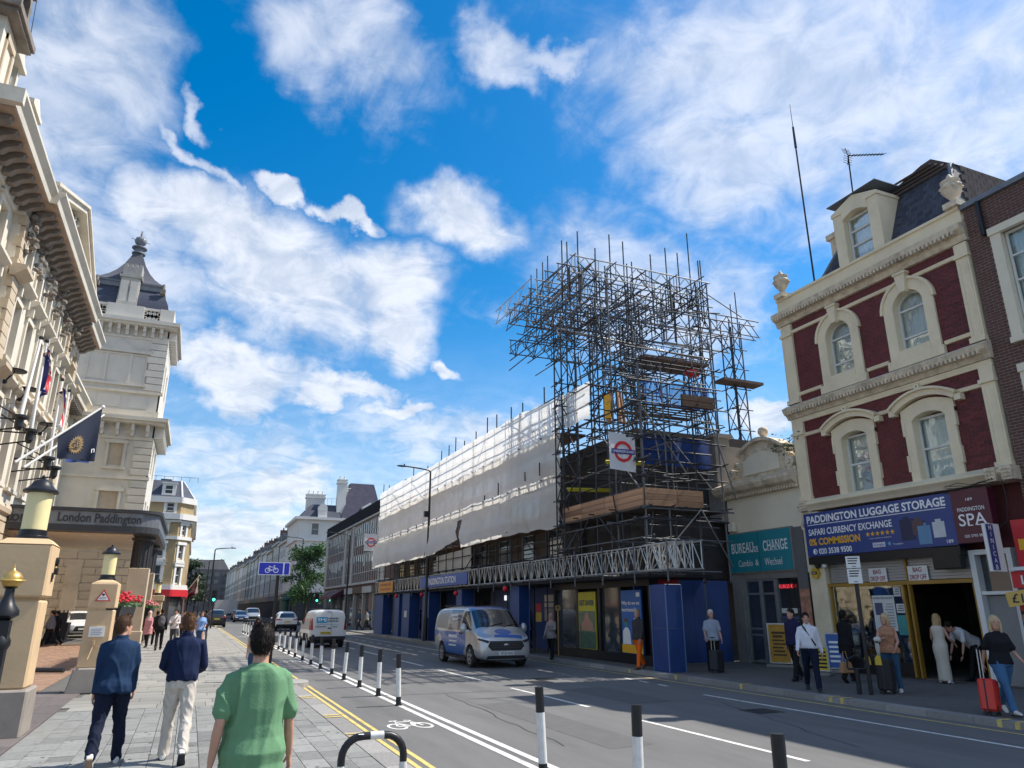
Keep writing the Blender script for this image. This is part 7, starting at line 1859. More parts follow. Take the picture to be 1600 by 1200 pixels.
 for ri, fl_ in groups.items():
  nm, m = ('body', paint) if ri == 0 else regs[ri - 1][:2]
  if nm == '#hole': continue
  idx = {}; vv = []; ff = []
  off = -.004 if 'glass' in nm or 'window' in nm or 'windscreen' in nm else (0 if ri == 0 else .0015)
  for f in fl_:
   row = []
   for v in f.verts:
    if v.index not in idx or True:
     key = v
     if key not in idx: idx[key] = len(vv); vv.append(v.co + v.normal * off)
    row.append(idx[key])
   ff.append(row)
  mb = MB(); mb.v = [M_ @ p for p in vv]; mb.f = ff; mb.m = [0] * len(ff)
  mb.build(nm, m, t, smooth=True, recalc=False)
 bm.free()
 ymin, ymax = min(y for _, y in wheels), max(y for _, y in wheels)
 for (wx, wy) in wheels:
  wheel(t, wx, wy, r, 1 if wx > 0 else -1)
  s = 1 if wx > 0 else -1
  mb = MB(); mb.box(min(wx - s * .5, wx - s * .23), max(wx - s * .5, wx - s * .23), wy - r - .1, wy + r + .1, .18, 2 * r + .16); mb.v = [M_ @ p for p in mb.v]; mb.build('wheel_arch', M_plastic, t)
 mb = MB(); mb.box(-.6, .6, ymin - .3, ymax + .3, .2, .5); mb.v = [M_ @ p for p in mb.v]; mb.build('underbody', M_plastic, t)
 return t, M_
def vpart(t, M_, name, m, fn, smooth=False, bevel=0.):
 mb = MB(); fn(mb); mb.v = [M_ @ p for p in mb.v]; return mb.build(name, m, t, smooth=smooth, bevel=bevel)
def vtext(t, M_, s, m, org, right, up, w=None, h=None, **k):
 R3 = M_.to_3x3(); return text(s, m, t, M_ @ Vector(org), R3 @ Vector(right), R3 @ Vector(up), w=w, h=h, **k)
RS = lambda c, n: c.x > .3 and n.x > .3
LS = lambda c, n: c.x < -.3 and n.x < -.3
def both(nm, m, poly, name2=None):
 return [(nm, m, 'x', poly, RS), (nm, m, 'x', poly, LS)]
st_van = [(-2.50, .50, 1.12, 1.80, .90, .92, .78), (-2.47, .42, 1.12, 1.86, .95, .97, .82), (-2.3, .30, 1.13, 1.93, .97, .985, .84), (-1.2, .25, 1.14, 1.98, .98, .99, .84), (.3, .25, 1.13, 1.98, .98, .99, .83), (.85, .25, 1.12, 1.95, .98, .985, .80), (1.05, .25, 1.11, 1.88, .98, .98, .79), (1.5, .25, 1.10, 1.53, .98, .97, .81), (1.88, .25, 1.06, 1.23, .97, .96, .84), (2.15, .24, 1.0, 1.14, .95, .93, .80), (2.38, .24, .90, 1.02, .91, .89, .74), (2.47, .26, .80, .90, .86, .82, .68), (2.51, .36, .68, .76, .78, .70, .60)]
fr_c = lambda c, n: c.y > .8
reg = [('windscreen', M_carglass, 'z', [(-.74, 1.02), (.74, 1.02), (.83, 1.80), (-.83, 1.80)], lambda c, n: c.z > 1.2 and n.y > .25 and n.z > .2 and abs(n.x) < .72)]
reg += [('livery_roof', M_vblue, 'z', [(-.72, .2), (.72, .2), (.74, .98), (-.74, .98)], lambda c, n: c.z > 1.8)]
for s, cond in ((1, RS), (-1, LS)):
 reg += [('side_window', M_carglass, 'x', [(.62, 1.17), (1.62, 1.17), (1.55, 1.30), (1.0, 1.80), (.68, 1.82)], cond),
   ('dark_panel', mat('livery_navy', (.02, .03, .09), .25, var=.05, coat=.5), 'x', [(-.72, 1.16), (.50, 1.16), (.50, 1.84), (-.72, 1.86)], cond),
   ('livery_panel', M_vblue, 'x', [(-2.3, 1.02), (-1.85, 1.02), (-1.2, .55), (-.9, .34), (1.0, .34), (1.35, .75), (1.25, 1.08), (-2.2, 1.12)][::1] and [(-1.75, 1.10), (-1.0, .34), (.85, .34), (1.22, .75), (1.10, 1.10)], cond),
   ('livery_swoosh', M_vblue, 'x', [(-2.42, .85), (-1.78, 1.0), (-1.76, 1.12), (-2.44, 1.12)], cond),
   ('rear_panel', mat('livery_silverdark', (.26, .27, .29), .3, metal=.5, var=.05), 'x', [(-2.3, 1.2), (-.85, 1.18), (-.85, 1.84), (-2.2, 1.82)], cond)]
for cond in (RS, LS):
 for y in (-.78, .55, 1.62): reg += [('door_seam', M_plastic, 'x', [(y, .34), (y + .014, .34), (y + .014, 1.14 if y > 1 else 1.86), (y, 1.14 if y > 1 else 1.86)], cond)]
reg += [('grille', M_plastic, 'y', [(-.52, .56), (.52, .56), (.66, .70), (.58, .86), (-.58, .86), (-.66, .70)], lambda c, n: c.y > 2.1 and n.y > .2),
  ('lower_grille', M_plastic, 'y', [(-.72, .30), (.72, .30), (.66, .40), (-.66, .40)], lambda c, n: c.y > 2.1 and n.y > .2),
  ('headlight', M_headlight, 'y', [(.56, .90), (.66, .86), (.92, .95), (.93, 1.03)], lambda c, n: c.y > 1.8), ('headlight', M_headlight, 'y', [(-.56, .90), (-.66, .86), (-.92, .95), (-.93, 1.03)], lambda c, n: c.y > 1.8),
  ('headlight_trim', M_plastic, 'y', [(.58, .86), (.66, .79), (.91, .88), (.92, .95), (.66, .86)][:4], lambda c, n: c.y > 1.8), ('headlight_trim', M_plastic, 'y', [(-.58, .86), (-.66, .79), (-.91, .88), (-.92, .95)], lambda c, n: c.y > 1.8)]
reg += [('bonnet_emblem', M_vblue, 'z', [(.30 * math.cos(2 * pi * k / 14) - .02, 2.12 + .2 * math.sin(2 * pi * k / 14)) for k in range(14)], lambda c, n: c.z > .85 and n.z > .4),
  ('bonnet_swoosh', M_vblue, 'z', [(-.62, 2.33), (.35, 2.28), (.40, 2.40), (-.60, 2.44)], lambda c, n: c.z > .8 and n.z > .3)]
WH = [(.99, 1.62), (-.99, 1.62), (.99, -1.45), (-.99, -1.45)]
van, VM = vehicle('panel_van', 'silver panel van with blue livery driving towards the camera', 'van', (9.85, 25.95, 0), pi, st_van, reg, WH, .345, M_silver)
vpart(van, VM, 'sill_trim', M_plastic, lambda mb: mb.box(-.97, .97, -1.0, 1.1, .22, .30))
for s in (-1, 1):
 vpart(van, VM, 'mirror', M_silver, lambda mb: (mb.ell((s * 1.13, 1.38, 1.24), (.12, .09, .17), 12, 8), mb.box(min(s * .95, s * 1.1), max(s * .95, s * 1.1), 1.36, 1.44, 1.12, 1.2)), smooth=True)
 vpart(van, VM, 'door_handle', M_plastic, lambda mb: mb.box(min(s * .985, s * 1.01), max(s * .985, s * 1.01), .55, .78, 1.04, 1.09))
 vpart(van, VM, 'roof_rail', M_plastic, lambda mb: mb.box(s * .74 - .02, s * .74 + .02, -1.9, .4, 1.965, 2.0))
for z in (.64, .71, .78): vpart(van, VM, 'grille_bar', mat('dark_chrome', (.08, .08, .085), .3, metal=.6, var=0), lambda mb: mb.box(-.52, .52, 2.5, 2.52, z, z + .02))
vpart(van, VM, 'badge', M_rim, lambda mb: mb.ell((0, 2.52, .74), (.10, .02, .045), 14, 6), smooth=True)
npv = vpart(van, VM, 'number_plate', M_plateW, lambda mb: mb.box(-.27, .27, 2.5, 2.535, .42, .53))
vtext(van, VM, 'WT25 WAO', M_black, (0, 2.536, .475), (-1, 0, 0), (0, 0, 1), w=.46, h=.075)
vpart(van, VM, 'wiper', M_plastic, lambda mb: (mb.tube([(.5, 1.84, 1.26), (.1, 1.72, 1.37), (-.2, 1.66, 1.42)], .012, 5), mb.tube([(-.1, 1.85, 1.26), (-.5, 1.72, 1.37), (-.75, 1.65, 1.40)], .012, 5)))
for s, rt in ((1, (0, 1, 0)), (-1, (0, -1, 0))):
 x = s * 1.006
 for s_, y, z, w_, h_ in (('BETTER FASTER', -.02, 1.60, .8, .11), ('GREENER', .0, 1.42, .6, .11), ('FIX FOR A TEAM', -.15, .88, 1.0, .10)):
  pass
 mb = MB()
 for k, (y, z, w_, h_) in enumerate(((-.05, 1.62, .75, .09), (.0, 1.50, .62, .06), (-.1, .90, .95, .10), (-.1, .76, .85, .05), (-.15, .62, .8, .05))):
  n_ = int(w_ / .07)
  for j in range(n_): mb.box(x - .003 - (.06 if z > 1.2 else 0) * s * (z - 1.15) / .8 * 1.2, x + .003 - (.06 if z > 1.2 else 0) * s * (z - 1.15) / .8 * 1.2, y - w_ / 2 + j * w_ / n_, y - w_ / 2 + j * w_ / n_ + .05, z, z + h_)
 mb.v = [VM @ p for p in mb.v]; mb.build('livery_lettering', M_textw, van)
st_con = [(-2.20, .42, 1.05, 1.72, .84, .84, .72), (-2.17, .34, 1.05, 1.80, .89, .89, .76), (-2.0, .26, 1.06, 1.84, .905, .91, .77), (-.5, .24, 1.06, 1.85, .915, .915, .77), (.4, .24, 1.05, 1.82, .915, .91, .75), (.75, .24, 1.04, 1.74, .91, .905, .74), (1.2, .24, 1.03, 1.40, .91, .90, .76), (1.55, .24, 1.0, 1.13, .90, .885, .78), (2.0, .25, .92, 1.0, .86, .83, .7), (2.16, .32, .8, .86, .78, .74, .6)]
rr_c = lambda c, n: c.y < -1.8 and n.y < -.3
reg = [('rear_bumper', M_plastic, 'y', [(-.9, .25), (.9, .25), (.9, .56), (-.9, .56)], lambda c, n: c.y < -1.9 and n.y < .2)]
for s in (-1, 1):
 reg += [('tail_light', M_taillight, 'y', [(s * .76, .85), (s * .93, .85), (s * .91, 1.42), (s * .80, 1.42)], lambda c, n: c.y < -1.85)]
for cond in (RS, LS): reg += [('side_window', M_carglass, 'x', [(.12, 1.1), (1.28, 1.1), (1.2, 1.22), (.78, 1.66), (.16, 1.70)], cond), ('sill_trim', M_plastic, 'x', [(-1.1, .2), (1.1, .2), (1.1, .42), (-1.1, .42)], cond)]
reg += [('windscreen', M_carglass, 'z', [(-.68, .78), (.68, .78), (.76, 1.5), (-.76, 1.5)], lambda c, n: c.z > 1.1 and n.y > .25 and n.z > .2 and abs(n.x) < .7)]
WH2 = [(.91, 1.35), (-.91, 1.35), (.91, -1.3), (-.91, -1.3)]
v2, V2 = vehicle('delivery_van', 'white panel van seen from behind with a teal SHJ logo on its doors', 'van', (6.55, 41.0, 0), 0, st_con, reg, WH2, .32, M_vwhite)
vpart(v2, V2, 'door_seam', M_plastic, lambda mb: mb.box(.12, .13, -2.215, -2.19, .6, 1.68))
vpart(v2, V2, 'door_handle', M_plastic, lambda mb: mb.box(-.05, .10, -2.225, -2.19, .92, .97))
pl2 = vpart(v2, V2, 'number_plate', M_plateY, lambda mb: mb.box(-.40, .12, -2.225, -2.19, .66, .78)); vtext(v2, V2, 'LC67 LNK', M_black, (-.14, -2.228, .72), (1, 0, 0), (0, 0, 1), w=.44, h=.075)
lg = vpart(v2, V2, 'logo_panel', mat('logo_teal', (.01, .30, .52), .4, var=0), lambda mb: mb.box(-.62, -.08, -2.222, -2.18, 1.2, 1.48))
vtext(v2, V2, 'SHJ', M_textw, (-.35, -2.225, 1.34), (1, 0, 0), (0, 0, 1), w=.42, h=.19, bold=.02)
vpart(v2, V2, 'logo_text', mat('logo_grey', (.10, .12, .16), .5, var=0), lambda mb: [mb.box(-.04 + k * .075, .01 + k * .075, -2.222, -2.18, z, z + .055 + .02 * (k % 2)) for k in range(7) for z in (1.25, 1.38)])
vpart(v2, V2, 'phone_text', MT['logo_grey'], lambda mb: [mb.box(-.66 + k * .06, -.62 + k * .06, -2.22, -2.18, .99, 1.04) for k in range(9)] + [mb.box(.2 + k * .06, .24 + k * .06, -2.22, -2.18, .99, 1.03) for k in range(4)])
vpart(v2, V2, 'logo_outline', MT['logo_teal'], lambda mb: (mb.box(-.62, .5, -2.218, -2.18, 1.12, 1.13),))
for s in (-1, 1):
 vpart(v2, V2, 'mirror', M_plastic, lambda mb: mb.ell((s * 1.05, 1.15, 1.14), (.10, .07, .13), 10, 6), smooth=True)
 vpart(v2, V2, 'roof_bar', M_plastic, lambda mb: mb.box(-.7, .7, s * .7 - .6, s * .7 - .55, 1.87, 1.91))
vpart(v2, V2, 'high_brake_light', M_taillight, lambda mb: mb.box(-.12, .12, -2.2, -2.15, 1.71, 1.74))
def st_suv(L=4.5, H=1.65, W=.93):
 k = L / 4.5; h = H / 1.65
 return [(a * k, zb, zm * h, zt * h, ws * W / .93, wb * W / .93, wr * W / .93) for a, zb, zm, zt, ws, wb, wr in
   [(-2.25, .48, .85, 1.0, .80, .78, .66), (-2.2, .36, .93, 1.12, .88, .87, .72), (-2.0, .28, .98, 1.34, .91, .90, .70), (-1.7, .26, 1.0, 1.58, .925, .91, .66), (-1.2, .25, 1.0, 1.64, .93, .915, .66), (-.1, .24, .98, 1.65, .93, .91, .66), (.35, .24, .97, 1.58, .93, .905, .66), (.95, .24, .96, 1.22, .93, .90, .70), (1.25, .24, .94, 1.04, .92, .89, .74), (1.85, .25, .86, .95, .89, .85, .70), (2.15, .28, .74, .82, .82, .78, .62), (2.24, .38, .64, .70, .72, .66, .52)]]
def car(name, label, pos, yaw, paint, L=4.5, H=1.65, W=.93, group=None, rear=True):
 k = L / 4.5; h = H / 1.65; w = W / .93
 reg = [('windscreen', M_carglass, 'z', [(-.6 * w, .40 * k), (.6 * w, .40 * k), (.70 * w, 1.18 * k), (-.70 * w, 1.18 * k)], lambda c, n: c.z > .9 * h and n.y > .2 and n.z > .2 and abs(n.x) < .7),
           ('rear_window', M_carglass, 'y', [(-.68 * w, 1.10 * h), (.68 * w, 1.10 * h), (.56 * w, 1.48 * h), (-.56 * w, 1.48 * h)], lambda c, n: c.y < -1.5 * k and n.y < -.2),
           ('rear_bumper', M_plastic, 'y', [(-.9, .2), (.9, .2), (.9, .58 * h), (-.9, .58 * h)], lambda c, n: c.y < -1.9 * k and n.y < .2),
           ('tail_light', M_taillight if rear else M_plastic, 'y', [(.45 * w, .93 * h), (.93 * w, .90 * h), (.93 * w, 1.04 * h), (.5 * w, 1.0 * h)], lambda c, n: c.y < -1.75 * k), ('tail_light', M_taillight if rear else M_plastic, 'y', [(-.45 * w, .93 * h), (-.93 * w, .90 * h), (-.93 * w, 1.04 * h), (-.5 * w, 1.0 * h)], lambda c, n: c.y < -1.75 * k),
           ('headlight', M_headlight, 'y', [(.45 * w, .68 * h), (.85 * w, .70 * h), (.86 * w, .82 * h), (.5 * w, .78 * h)], lambda c, n: c.y > 1.7 * k), ('headlight', M_headlight, 'y', [(-.45 * w, .68 * h), (-.85 * w, .70 * h), (-.86 * w, .82 * h), (-.5 * w, .78 * h)], lambda c, n: c.y > 1.7 * k),
           ('grille', M_plastic, 'y', [(-.55 * w, .40), (.55 * w, .40), (.42 * w, .72 * h), (-.42 * w, .72 * h)], lambda c, n: c.y > 1.9 * k)]
 for cond in (RS, LS):
  reg += [('side_window', M_carglass, 'x', [(.02 * k, 1.03 * h), (1.05 * k, 1.03 * h), (.42 * k, 1.50 * h), (.02 * k, 1.53 * h)], cond), ('side_window', M_carglass, 'x', [(-1.75 * k, 1.07 * h), (-.05 * k, 1.03 * h), (-.05 * k, 1.53 * h), (-1.4 * k, 1.52 * h)], cond), ('sill_trim', M_plastic, 'x', [(-2.2 * k, .2), (2.2 * k, .2), (2.2 * k, .42), (-2.2 * k, .42)], cond)]
 wx = .925 * w
 t, M_ = vehicle(name, label, 'car', pos, yaw, st_suv(L, H, W), reg, [(wx, 1.38 * k), (-wx, 1.38 * k), (wx, -1.32 * k), (-wx, -1.32 * k)], .345, paint, group)
 for s in (-1, 1): vpart(t, M_, 'mirror', paint, lambda mb: mb.ell((s * 1.02 * w, .82 * k, 1.06 * h), (.11, .07, .08), 10, 6), smooth=True)
 vpart(t, M_, 'number_plate', M_plateY, lambda mb: mb.box(-.26, .26, -2.262 * k, -2.2 * k, .72 * h, .83 * h))
 vpart(t, M_, 'number_plate', M_plateW, lambda mb: mb.box(-.26, .26, 2.2 * k, 2.255 * k, .48 * h, .59 * h))
 return t, M_
car('white_car', 'white sport utility car seen from behind ahead of the white van', (P(440, 985, z=0).x + .12, 70.5, 0), 0, M_vwhite)
car('black_taxi', 'black tall car with yellow plate seen from behind on the left lane far away', (P(338, 974, y=84).x, 86, 0), 0, M_vblack, 4.6, 1.8, .93)
car('blue_car', 'dark blue car facing the camera in the oncoming lane far away', (P(377, 965, y=112).x, 114, 0), pi, mat('navy_car', (.02, .04, .10), .2, var=.05, coat=.8), 4.4, 1.6)
tv, TM_ = vehicle('light_van', 'pale silver van facing the camera beside the dark blue car', 'van', (P(392, 966, y=112).x + .5, 117, 0), pi, st_van, [('windscreen', M_carglass, 'z', [(-.74, 1.02), (.74, 1.02), (.83, 1.80), (-.83, 1.80)], lambda c, n: c.z > 1.2 and n.y > .25 and n.z > .2 and abs(n.x) < .72), ('grille', M_plastic, 'y', [(-.62, .4), (.62, .4), (.62, .8), (-.62, .8)], lambda c, n: c.y > 2.1)], WH, .345, M_silver)
for k, (u, y, s, hh) in enumerate(((345, 150, 'left', 3.4), (361, 165, 'middle', 3.5))):
 p = P(u, 955, y=y)
 t = thing('box_truck', 'white box truck far down the street, %s of a pair behind the black tall car' % s, 'truck', (p.x, y, 0), 'far white trucks')
 mb = MB(); mb.box(p.x - 1.15, p.x + 1.15, y, y + 6, .9, hh); mb.build('cargo_box', M_vwhite, t)
 mb = MB(); mb.box(p.x - 1.05, p.x + 1.05, y + 6.1, y + 8, .6, 2.6); mb.build('cab', M_vwhite, t)
 for x in (-1, 1):
  for yy in (1.2, 6.8): mb = MB(); mb.cyl((p.x + x * 1.0, y + yy, .45), (p.x + x * .75, y + yy, .45), .45, n=14); mb.build('wheel', M_tyre, t)
 mb = MB(); mb.box(p.x - 1.1, p.x + 1.1, y - .05, y + .0, .5, .85); mb.build('rear_bumper', M_plastic, t)
car('parked_car', 'two tone white and black car parked in the hotel forecourt', (P(120, 980, y=57).x, 57.5, PZ), pi + .25, M_vwhite, 4.4, 1.65)
car('dark_far_car', 'small dark car far off between the black tall car and the dark blue car', (P(362, 962, y=135).x + 1.0, 138, 0), 0, mat('grey_car', (.08, .085, .09), .25, var=.05, coat=.6))
# ================================================================== people
def cloth(n, c, var=.10, sc=9, rough=.85): return mat('cloth_' + n, c, rough, var=var, scale=sc, bump=.12, bscale=90, spec=.2)
M_sk = mat('skin_light', (.50, .27, .19), .5, var=.08, scale=12)
M_sk2 = mat('skin_tan', (.36, .19, .12), .5, var=.08, scale=12)
M_sk3 = mat('skin_dark', (.07, .035, .022), .5, var=.08, scale=12)
def hairm(n, c): return mat('hair_' + n, c, .55, var=.35, scale=30, stretch=(1, 1, .25), bump=.3, bscale=60, spec=.15)
def ring_loft(mb, rings, n=14):
 """rings: (centre, xdir, ydir, rx, ry)"""
 vs = []; fs = []
 for c, a, b, rx, ry in rings:
  vs += [Vector(c) + a * (math.cos(2 * pi * k / n) * rx) + b * (math.sin(2 * pi * k / n) * ry) for k in range(n)]
 for i in range(len(rings) - 1): fs += [(i * n + k, i * n + (k + 1) % n, (i + 1) * n + (k + 1) % n, (i + 1) * n + k) for k in range(n)]
 fs += [tuple(range(n - 1, -1, -1)), tuple(range((len(rings) - 1) * n, len(rings) * n))]
 mb.add(vs, fs, False)
def limb(mb, pts, rad, n=12, flat=1.0):
 """tapered limb through points with radii, rounded ends"""
 P_ = [Vector(p) for p in pts]
 out = []; ref = Vector((1, 0, 0))
 L = len(P_)
 for i, p in enumerate(P_):
  d = (P_[min(i + 1, L - 1)] - P_[max(i - 1, 0)]).normalized()
  a = (ref - d * ref.dot(d))
  if a.length < .1: a = d.orthogonal()
  a.normalize(); ref = a; b = d.cross(a)
  if i == 0: out.append((p - d * rad[0] * .7, a, b, rad[0] * .55, rad[0] * .55 * flat))
  out.append((p, a, b, rad[i], rad[i] * flat))
  if i == L - 1: out.append((p + d * rad[i] * .7, a, b, rad[i] * .55, rad[i] * .55 * flat))
 ring_loft(mb, out, n)
def remesh(mb, vox, smooth=4, fac=.5):
 me = bpy.data.meshes.new('r'); me.from_pydata(mb.v, [], mb.f)
 return evalmesh(me, [('REMESH', dict(mode='VOXEL', voxel_size=vox)), ('SMOOTH', dict(iterations=smooth, factor=fac))])
def finish(me, name, m, parent, M_, s, wr=0., wsc=5., seed=0, zsq=1., drape=None):
 me.materials.clear(); me.materials.append(m)
 n = len(me.vertices)
 if wr:
  me.update()
  nn = [v.normal.copy() for v in me.vertices]
  for v, no in zip(me.vertices, nn):
   p = v.co
   q = Vector((p.x * wsc * 1.5, p.y * wsc * 1.5, p.z * wsc * zsq)) + Vector((seed * 7.3, seed, 0))
   w1 = noise.noise(q); r = 1 - abs(noise.noise(q * .8 + Vector((5, 2, 9)))) * 2.2
   q2 = Vector((q.x * 1.3 + q.z * .9, q.y * 1.3, q.z * .55 - q.x * .3)); r2 = max(0, 1 - abs(noise.noise(q2 * .9 + Vector((1, 7, 3)))) * 3.2)
   k = wr * (.6 * w1 + .8 * max(0, r) ** 2 + .9 * r2 ** 2 - .5) + wr * .3 * noise.noise(q * 2.6)
   v.co = p + no * k
 o0 = wloc(parent)
 me.transform(Matrix.Translation(-o0) @ M_)
 me.polygons.foreach_set('use_smooth', [True] * len(me.polygons))
 return link(name, me, parent)
def rotx(v, a): return Matrix.Rotation(a, 3, 'X') @ v
def person(label, pos, yaw, h=1.75, skin=None, hair=None, top=None, sleeve='long', bottom=None, bottom_kind='trousers', shoe=None, legs=((20, 5, 2), (-15, 30, 2)), arms=((15, 15, 8), (-15, 20, 8)), lean=0., head=(0, 0), vox=.02, hairstyle='short', hem=.86, girth=1., group=None, tail=None, wr=.006, belt=None, scarf=None, seed=1, twist=0., sole=None, female=False, waistz=.98, skirt_len=.0, wsc=5.2):
 """legs: (left, right) of (hip flex, knee bend, spread); arms: (left, right) of (flex, elbow bend, spread) in degrees; faces +y before yaw"""
 skin = skin or M_sk
 s = h / 1.75
 t = thing('person', label, 'person', pos, group)
 X, Y, Z = Vector((1, 0, 0)), Vector((0, 1, 0)), Vector((0, 0, 1))
 hipz = .93
 feet = []; jl = {}
 for i, sx in ((0, -1), (1, 1)):
  f, k, ab = legs[i]
  hip = Vector((sx * .085, 0, hipz))
  td = Matrix.Rotation(sx * D(ab) * -1, 3, 'Y') @ rotx(Vector((0, 0, -1)), D(f))
  knee = hip + td * .43
  sd = Matrix.Rotation(sx * D(ab) * -1, 3, 'Y') @ rotx(Vector((0, 0, -1)), D(f - k))
  ank = knee + sd * .42
  fd = rotx(Vector((0, 1, -.12)), D(f - k) * (.95 if f - k < -12 else .6)).normalized()
  jl[i] = (hip, knee, ank, fd, sd); feet.append(ank)
 def lowest(i):
  hip, knee, ank, fd, sd = jl[i]
  return min((ank + sd * .075).z, (ank + fd * .17 + sd * .06).z, (ank + fd * .08 + sd * .075).z)
 dz = -min(lowest(0), lowest(1)) - .003
 sh = Vector((0, 0, dz))
 LN = D(-lean)
 piv = Vector((0, 0, .95))
 TW = Matrix.Rotation(D(twist), 3, 'Z')
 def U(p): return (Matrix.Rotation(LN, 3, 'X') @ (TW @ (Vector(p) - piv))) + piv + sh
 ax, ay = Matrix.Rotation(LN, 3, 'X') @ (TW @ X), Matrix.Rotation(LN, 3, 'X') @ (TW @ Y)
 g = girth
 shw = .178 if not female else .155
 aj = {}
 for i, sx in ((0, -1), (1, 1)):
  f, e, ab = arms[i][:3]; inn = arms[i][3] if len(arms[i]) > 3 else 0
  so = U((sx * shw, 0, 1.385))
  ud = Matrix.Rotation(LN, 3, 'X') @ (TW @ (Matrix.Rotation(-sx * D(ab), 3, 'Y') @ rotx(Vector((0, 0, -1)), D(f))))
  el = so + ud * .285
  wd0 = Matrix.Rotation(-sx * D(ab * .6), 3, 'Y') @ rotx(Vector((0, 0, -1)), D(f + e))
  wd0 = Matrix.Rotation(sx * D(inn), 3, 'Z') @ wd0
  wd = Matrix.Rotation(LN, 3, 'X') @ (TW @ wd0)
  wr_ = el + wd * .255
  aj[i] = (so, el, wr_, wd, sx)
 M_ = Matrix.Translation(Vector(pos)) @ Matrix.Rotation(yaw, 4, 'Z') @ Matrix.Scale(s, 4)
 tp = [(.86, .150, .105, -.01), (.93, .165, .115, -.012), (1.02, .150, .105, -.004), (1.10, .140, .100, .0), (1.20, .150, .108, .004), (1.30, .165, .112, .004), (1.37, .160, .098, -.004), (1.42, .130, .080, -.012), (1.455, .088, .068, -.012), (1.49, .062, .058, -.012)]
 if female: tp = [(.86, .160, .118, -.015), (.93, .168, .122, -.015), (1.02, .140, .105, -.004), (1.10, .122, .095, .0), (1.20, .132, .105, .01), (1.28, .142, .122, .02), (1.36, .142, .098, .0), (1.43, .11, .07, -.01), (1.48, .058, .052, -.012)]
 def torso(mb, z0, z1, off, wide=1.0, flare=0.):
  rs = []
  for z, rx, ry, yy in tp:
   if z < z0 - .001 or z > z1 + .001: continue
   fl = flare * max(0, (1.15 - z)) / .3
   rs.append((U((0, yy, z)), ax, ay, (rx * g + off) * wide + fl, (ry * g + off) * wide + fl))
  ring_loft(mb, rs, 18)
 hc = U((0, .015, 1.625)); HR = Matrix.Rotation(LN * .6, 3, 'X') @ Matrix.Rotation(D(head[0]), 3, 'Z') @ Matrix.Rotation(D(-head[1]), 3, 'X')
 def Hd(p): return hc + HR @ Vector(p)
 mb = MB()
 torso(mb, .86, 1.48, 0)
 limb(mb, [U((0, -.012, 1.44)), U((0, -.005, 1.50)), U((0, .005, 1.56))], [.062 * (.85 if female else 1), .055 * (.85 if female else 1), .056 * (.85 if female else 1)])
 hx = HR @ X; hy = HR @ Y
 ring_loft(mb, [(Hd((0, y, z)), hx, hy, a, b) for z, a, b, y in [(-.125, .030, .035, .048), (-.105, .048, .062, .032), (-.06, .064, .082, .014), (-.01, .070, .092, .006), (.04, .074, .096, .0), (.08, .070, .090, -.004), (.11, .052, .066, -.008), (.127, .025, .033, -.008)]], 16)
 mb.ell(Hd((0, .103, -.02)), (.014, .022, .026), 8, 6, tr=False, rot=HR)
 mb.ell(Hd((0, .085, -.075)), (.026, .016, .014), 8, 6, tr=False, rot=HR)
 for sx in (-1, 1): mb.ell(Hd((sx * .076, -.008, -.012)), (.012, .020, .033), 8, 6, tr=False, rot=HR)
 for i in (0, 1):
  hip, knee, ank, fd, sd = jl[i]
  limb(mb, [hip + sh, hip.lerp(knee, .5) + sh, knee + sh, knee.lerp(ank, .35) + sh, knee.lerp(ank, .75) + sh, ank + sh], [.082 * g, .070 * g, .050, .050, .037, .036])
  so, el, wr_, wd, sx = aj[i]
  limb(mb, [so, so.lerp(el, .5), el, el.lerp(wr_, .3), el.lerp(wr_, .75), wr_], [.040, .040 * g, .034, .036, .028, .023])
  side = (Matrix.Rotation(LN, 3, 'X') @ (TW @ Vector((0, 1, 0))) - wd * (TW @ Y).dot(wd)).normalized()
  nrm = wd.cross(side)
  ring_loft(mb, [(wr_ + wd * q, side, nrm, a, b) for q, a, b in ((-.01, .022, .02), (.02, .030, .018), (.055, .040, .018), (.085, .040, .016), (.095, .036, .012))], 10)
 me = remesh(mb, min(vox, .014), 3)
 fb = MB(); fb.v = [v.co.copy() for v in me.vertices]; fb.f = [tuple(p.vertices) for p in me.polygons]; fb.m = [0] * len(fb.f)
 for i in (0, 1):
  so, el, wr_, wd, sx = aj[i]
  side = (Matrix.Rotation(LN, 3, 'X') @ (TW @ Vector((0, 1, 0))) - wd * (TW @ Y).dot(wd)).normalized()
  nrm = wd.cross(side) * (1 if sx < 0 else -1)      # towards the palm / thigh
  inw = (ax * -sx - wd * (ax * -sx).dot(wd)).normalized()
  for k, (q, L_) in enumerate(((.030, .070), (.010, .080), (-.011, .075), (-.031, .058))):
   b0 = wr_ + wd * .085 + side * q
   p1 = b0 + (wd * .9 + inw * .25).normalized() * L_ * .45; p2 = p1 + (wd * .75 + inw * .65).normalized() * L_ * .33; p3 = p2 + (wd * .45 + inw * .9).normalized() * L_ * .25
   limb(fb, [b0, p1, p2, p3], [.0095, .009, .008, .0065], 6)
  b0 = wr_ + wd * .03 + side * .03
  limb(fb, [b0, b0 + (wd * .6 + side * .6 + inw * .3).normalized() * .035, b0 + (wd * .75 + side * .42 + inw * .4).normalized() * .07], [.012, .011, .008], 6)
 me2 = bpy.data.meshes.new('body'); me2.from_pydata(fb.v, [], fb.f)
 body = finish(me2, 'body', skin, t, M_, s)
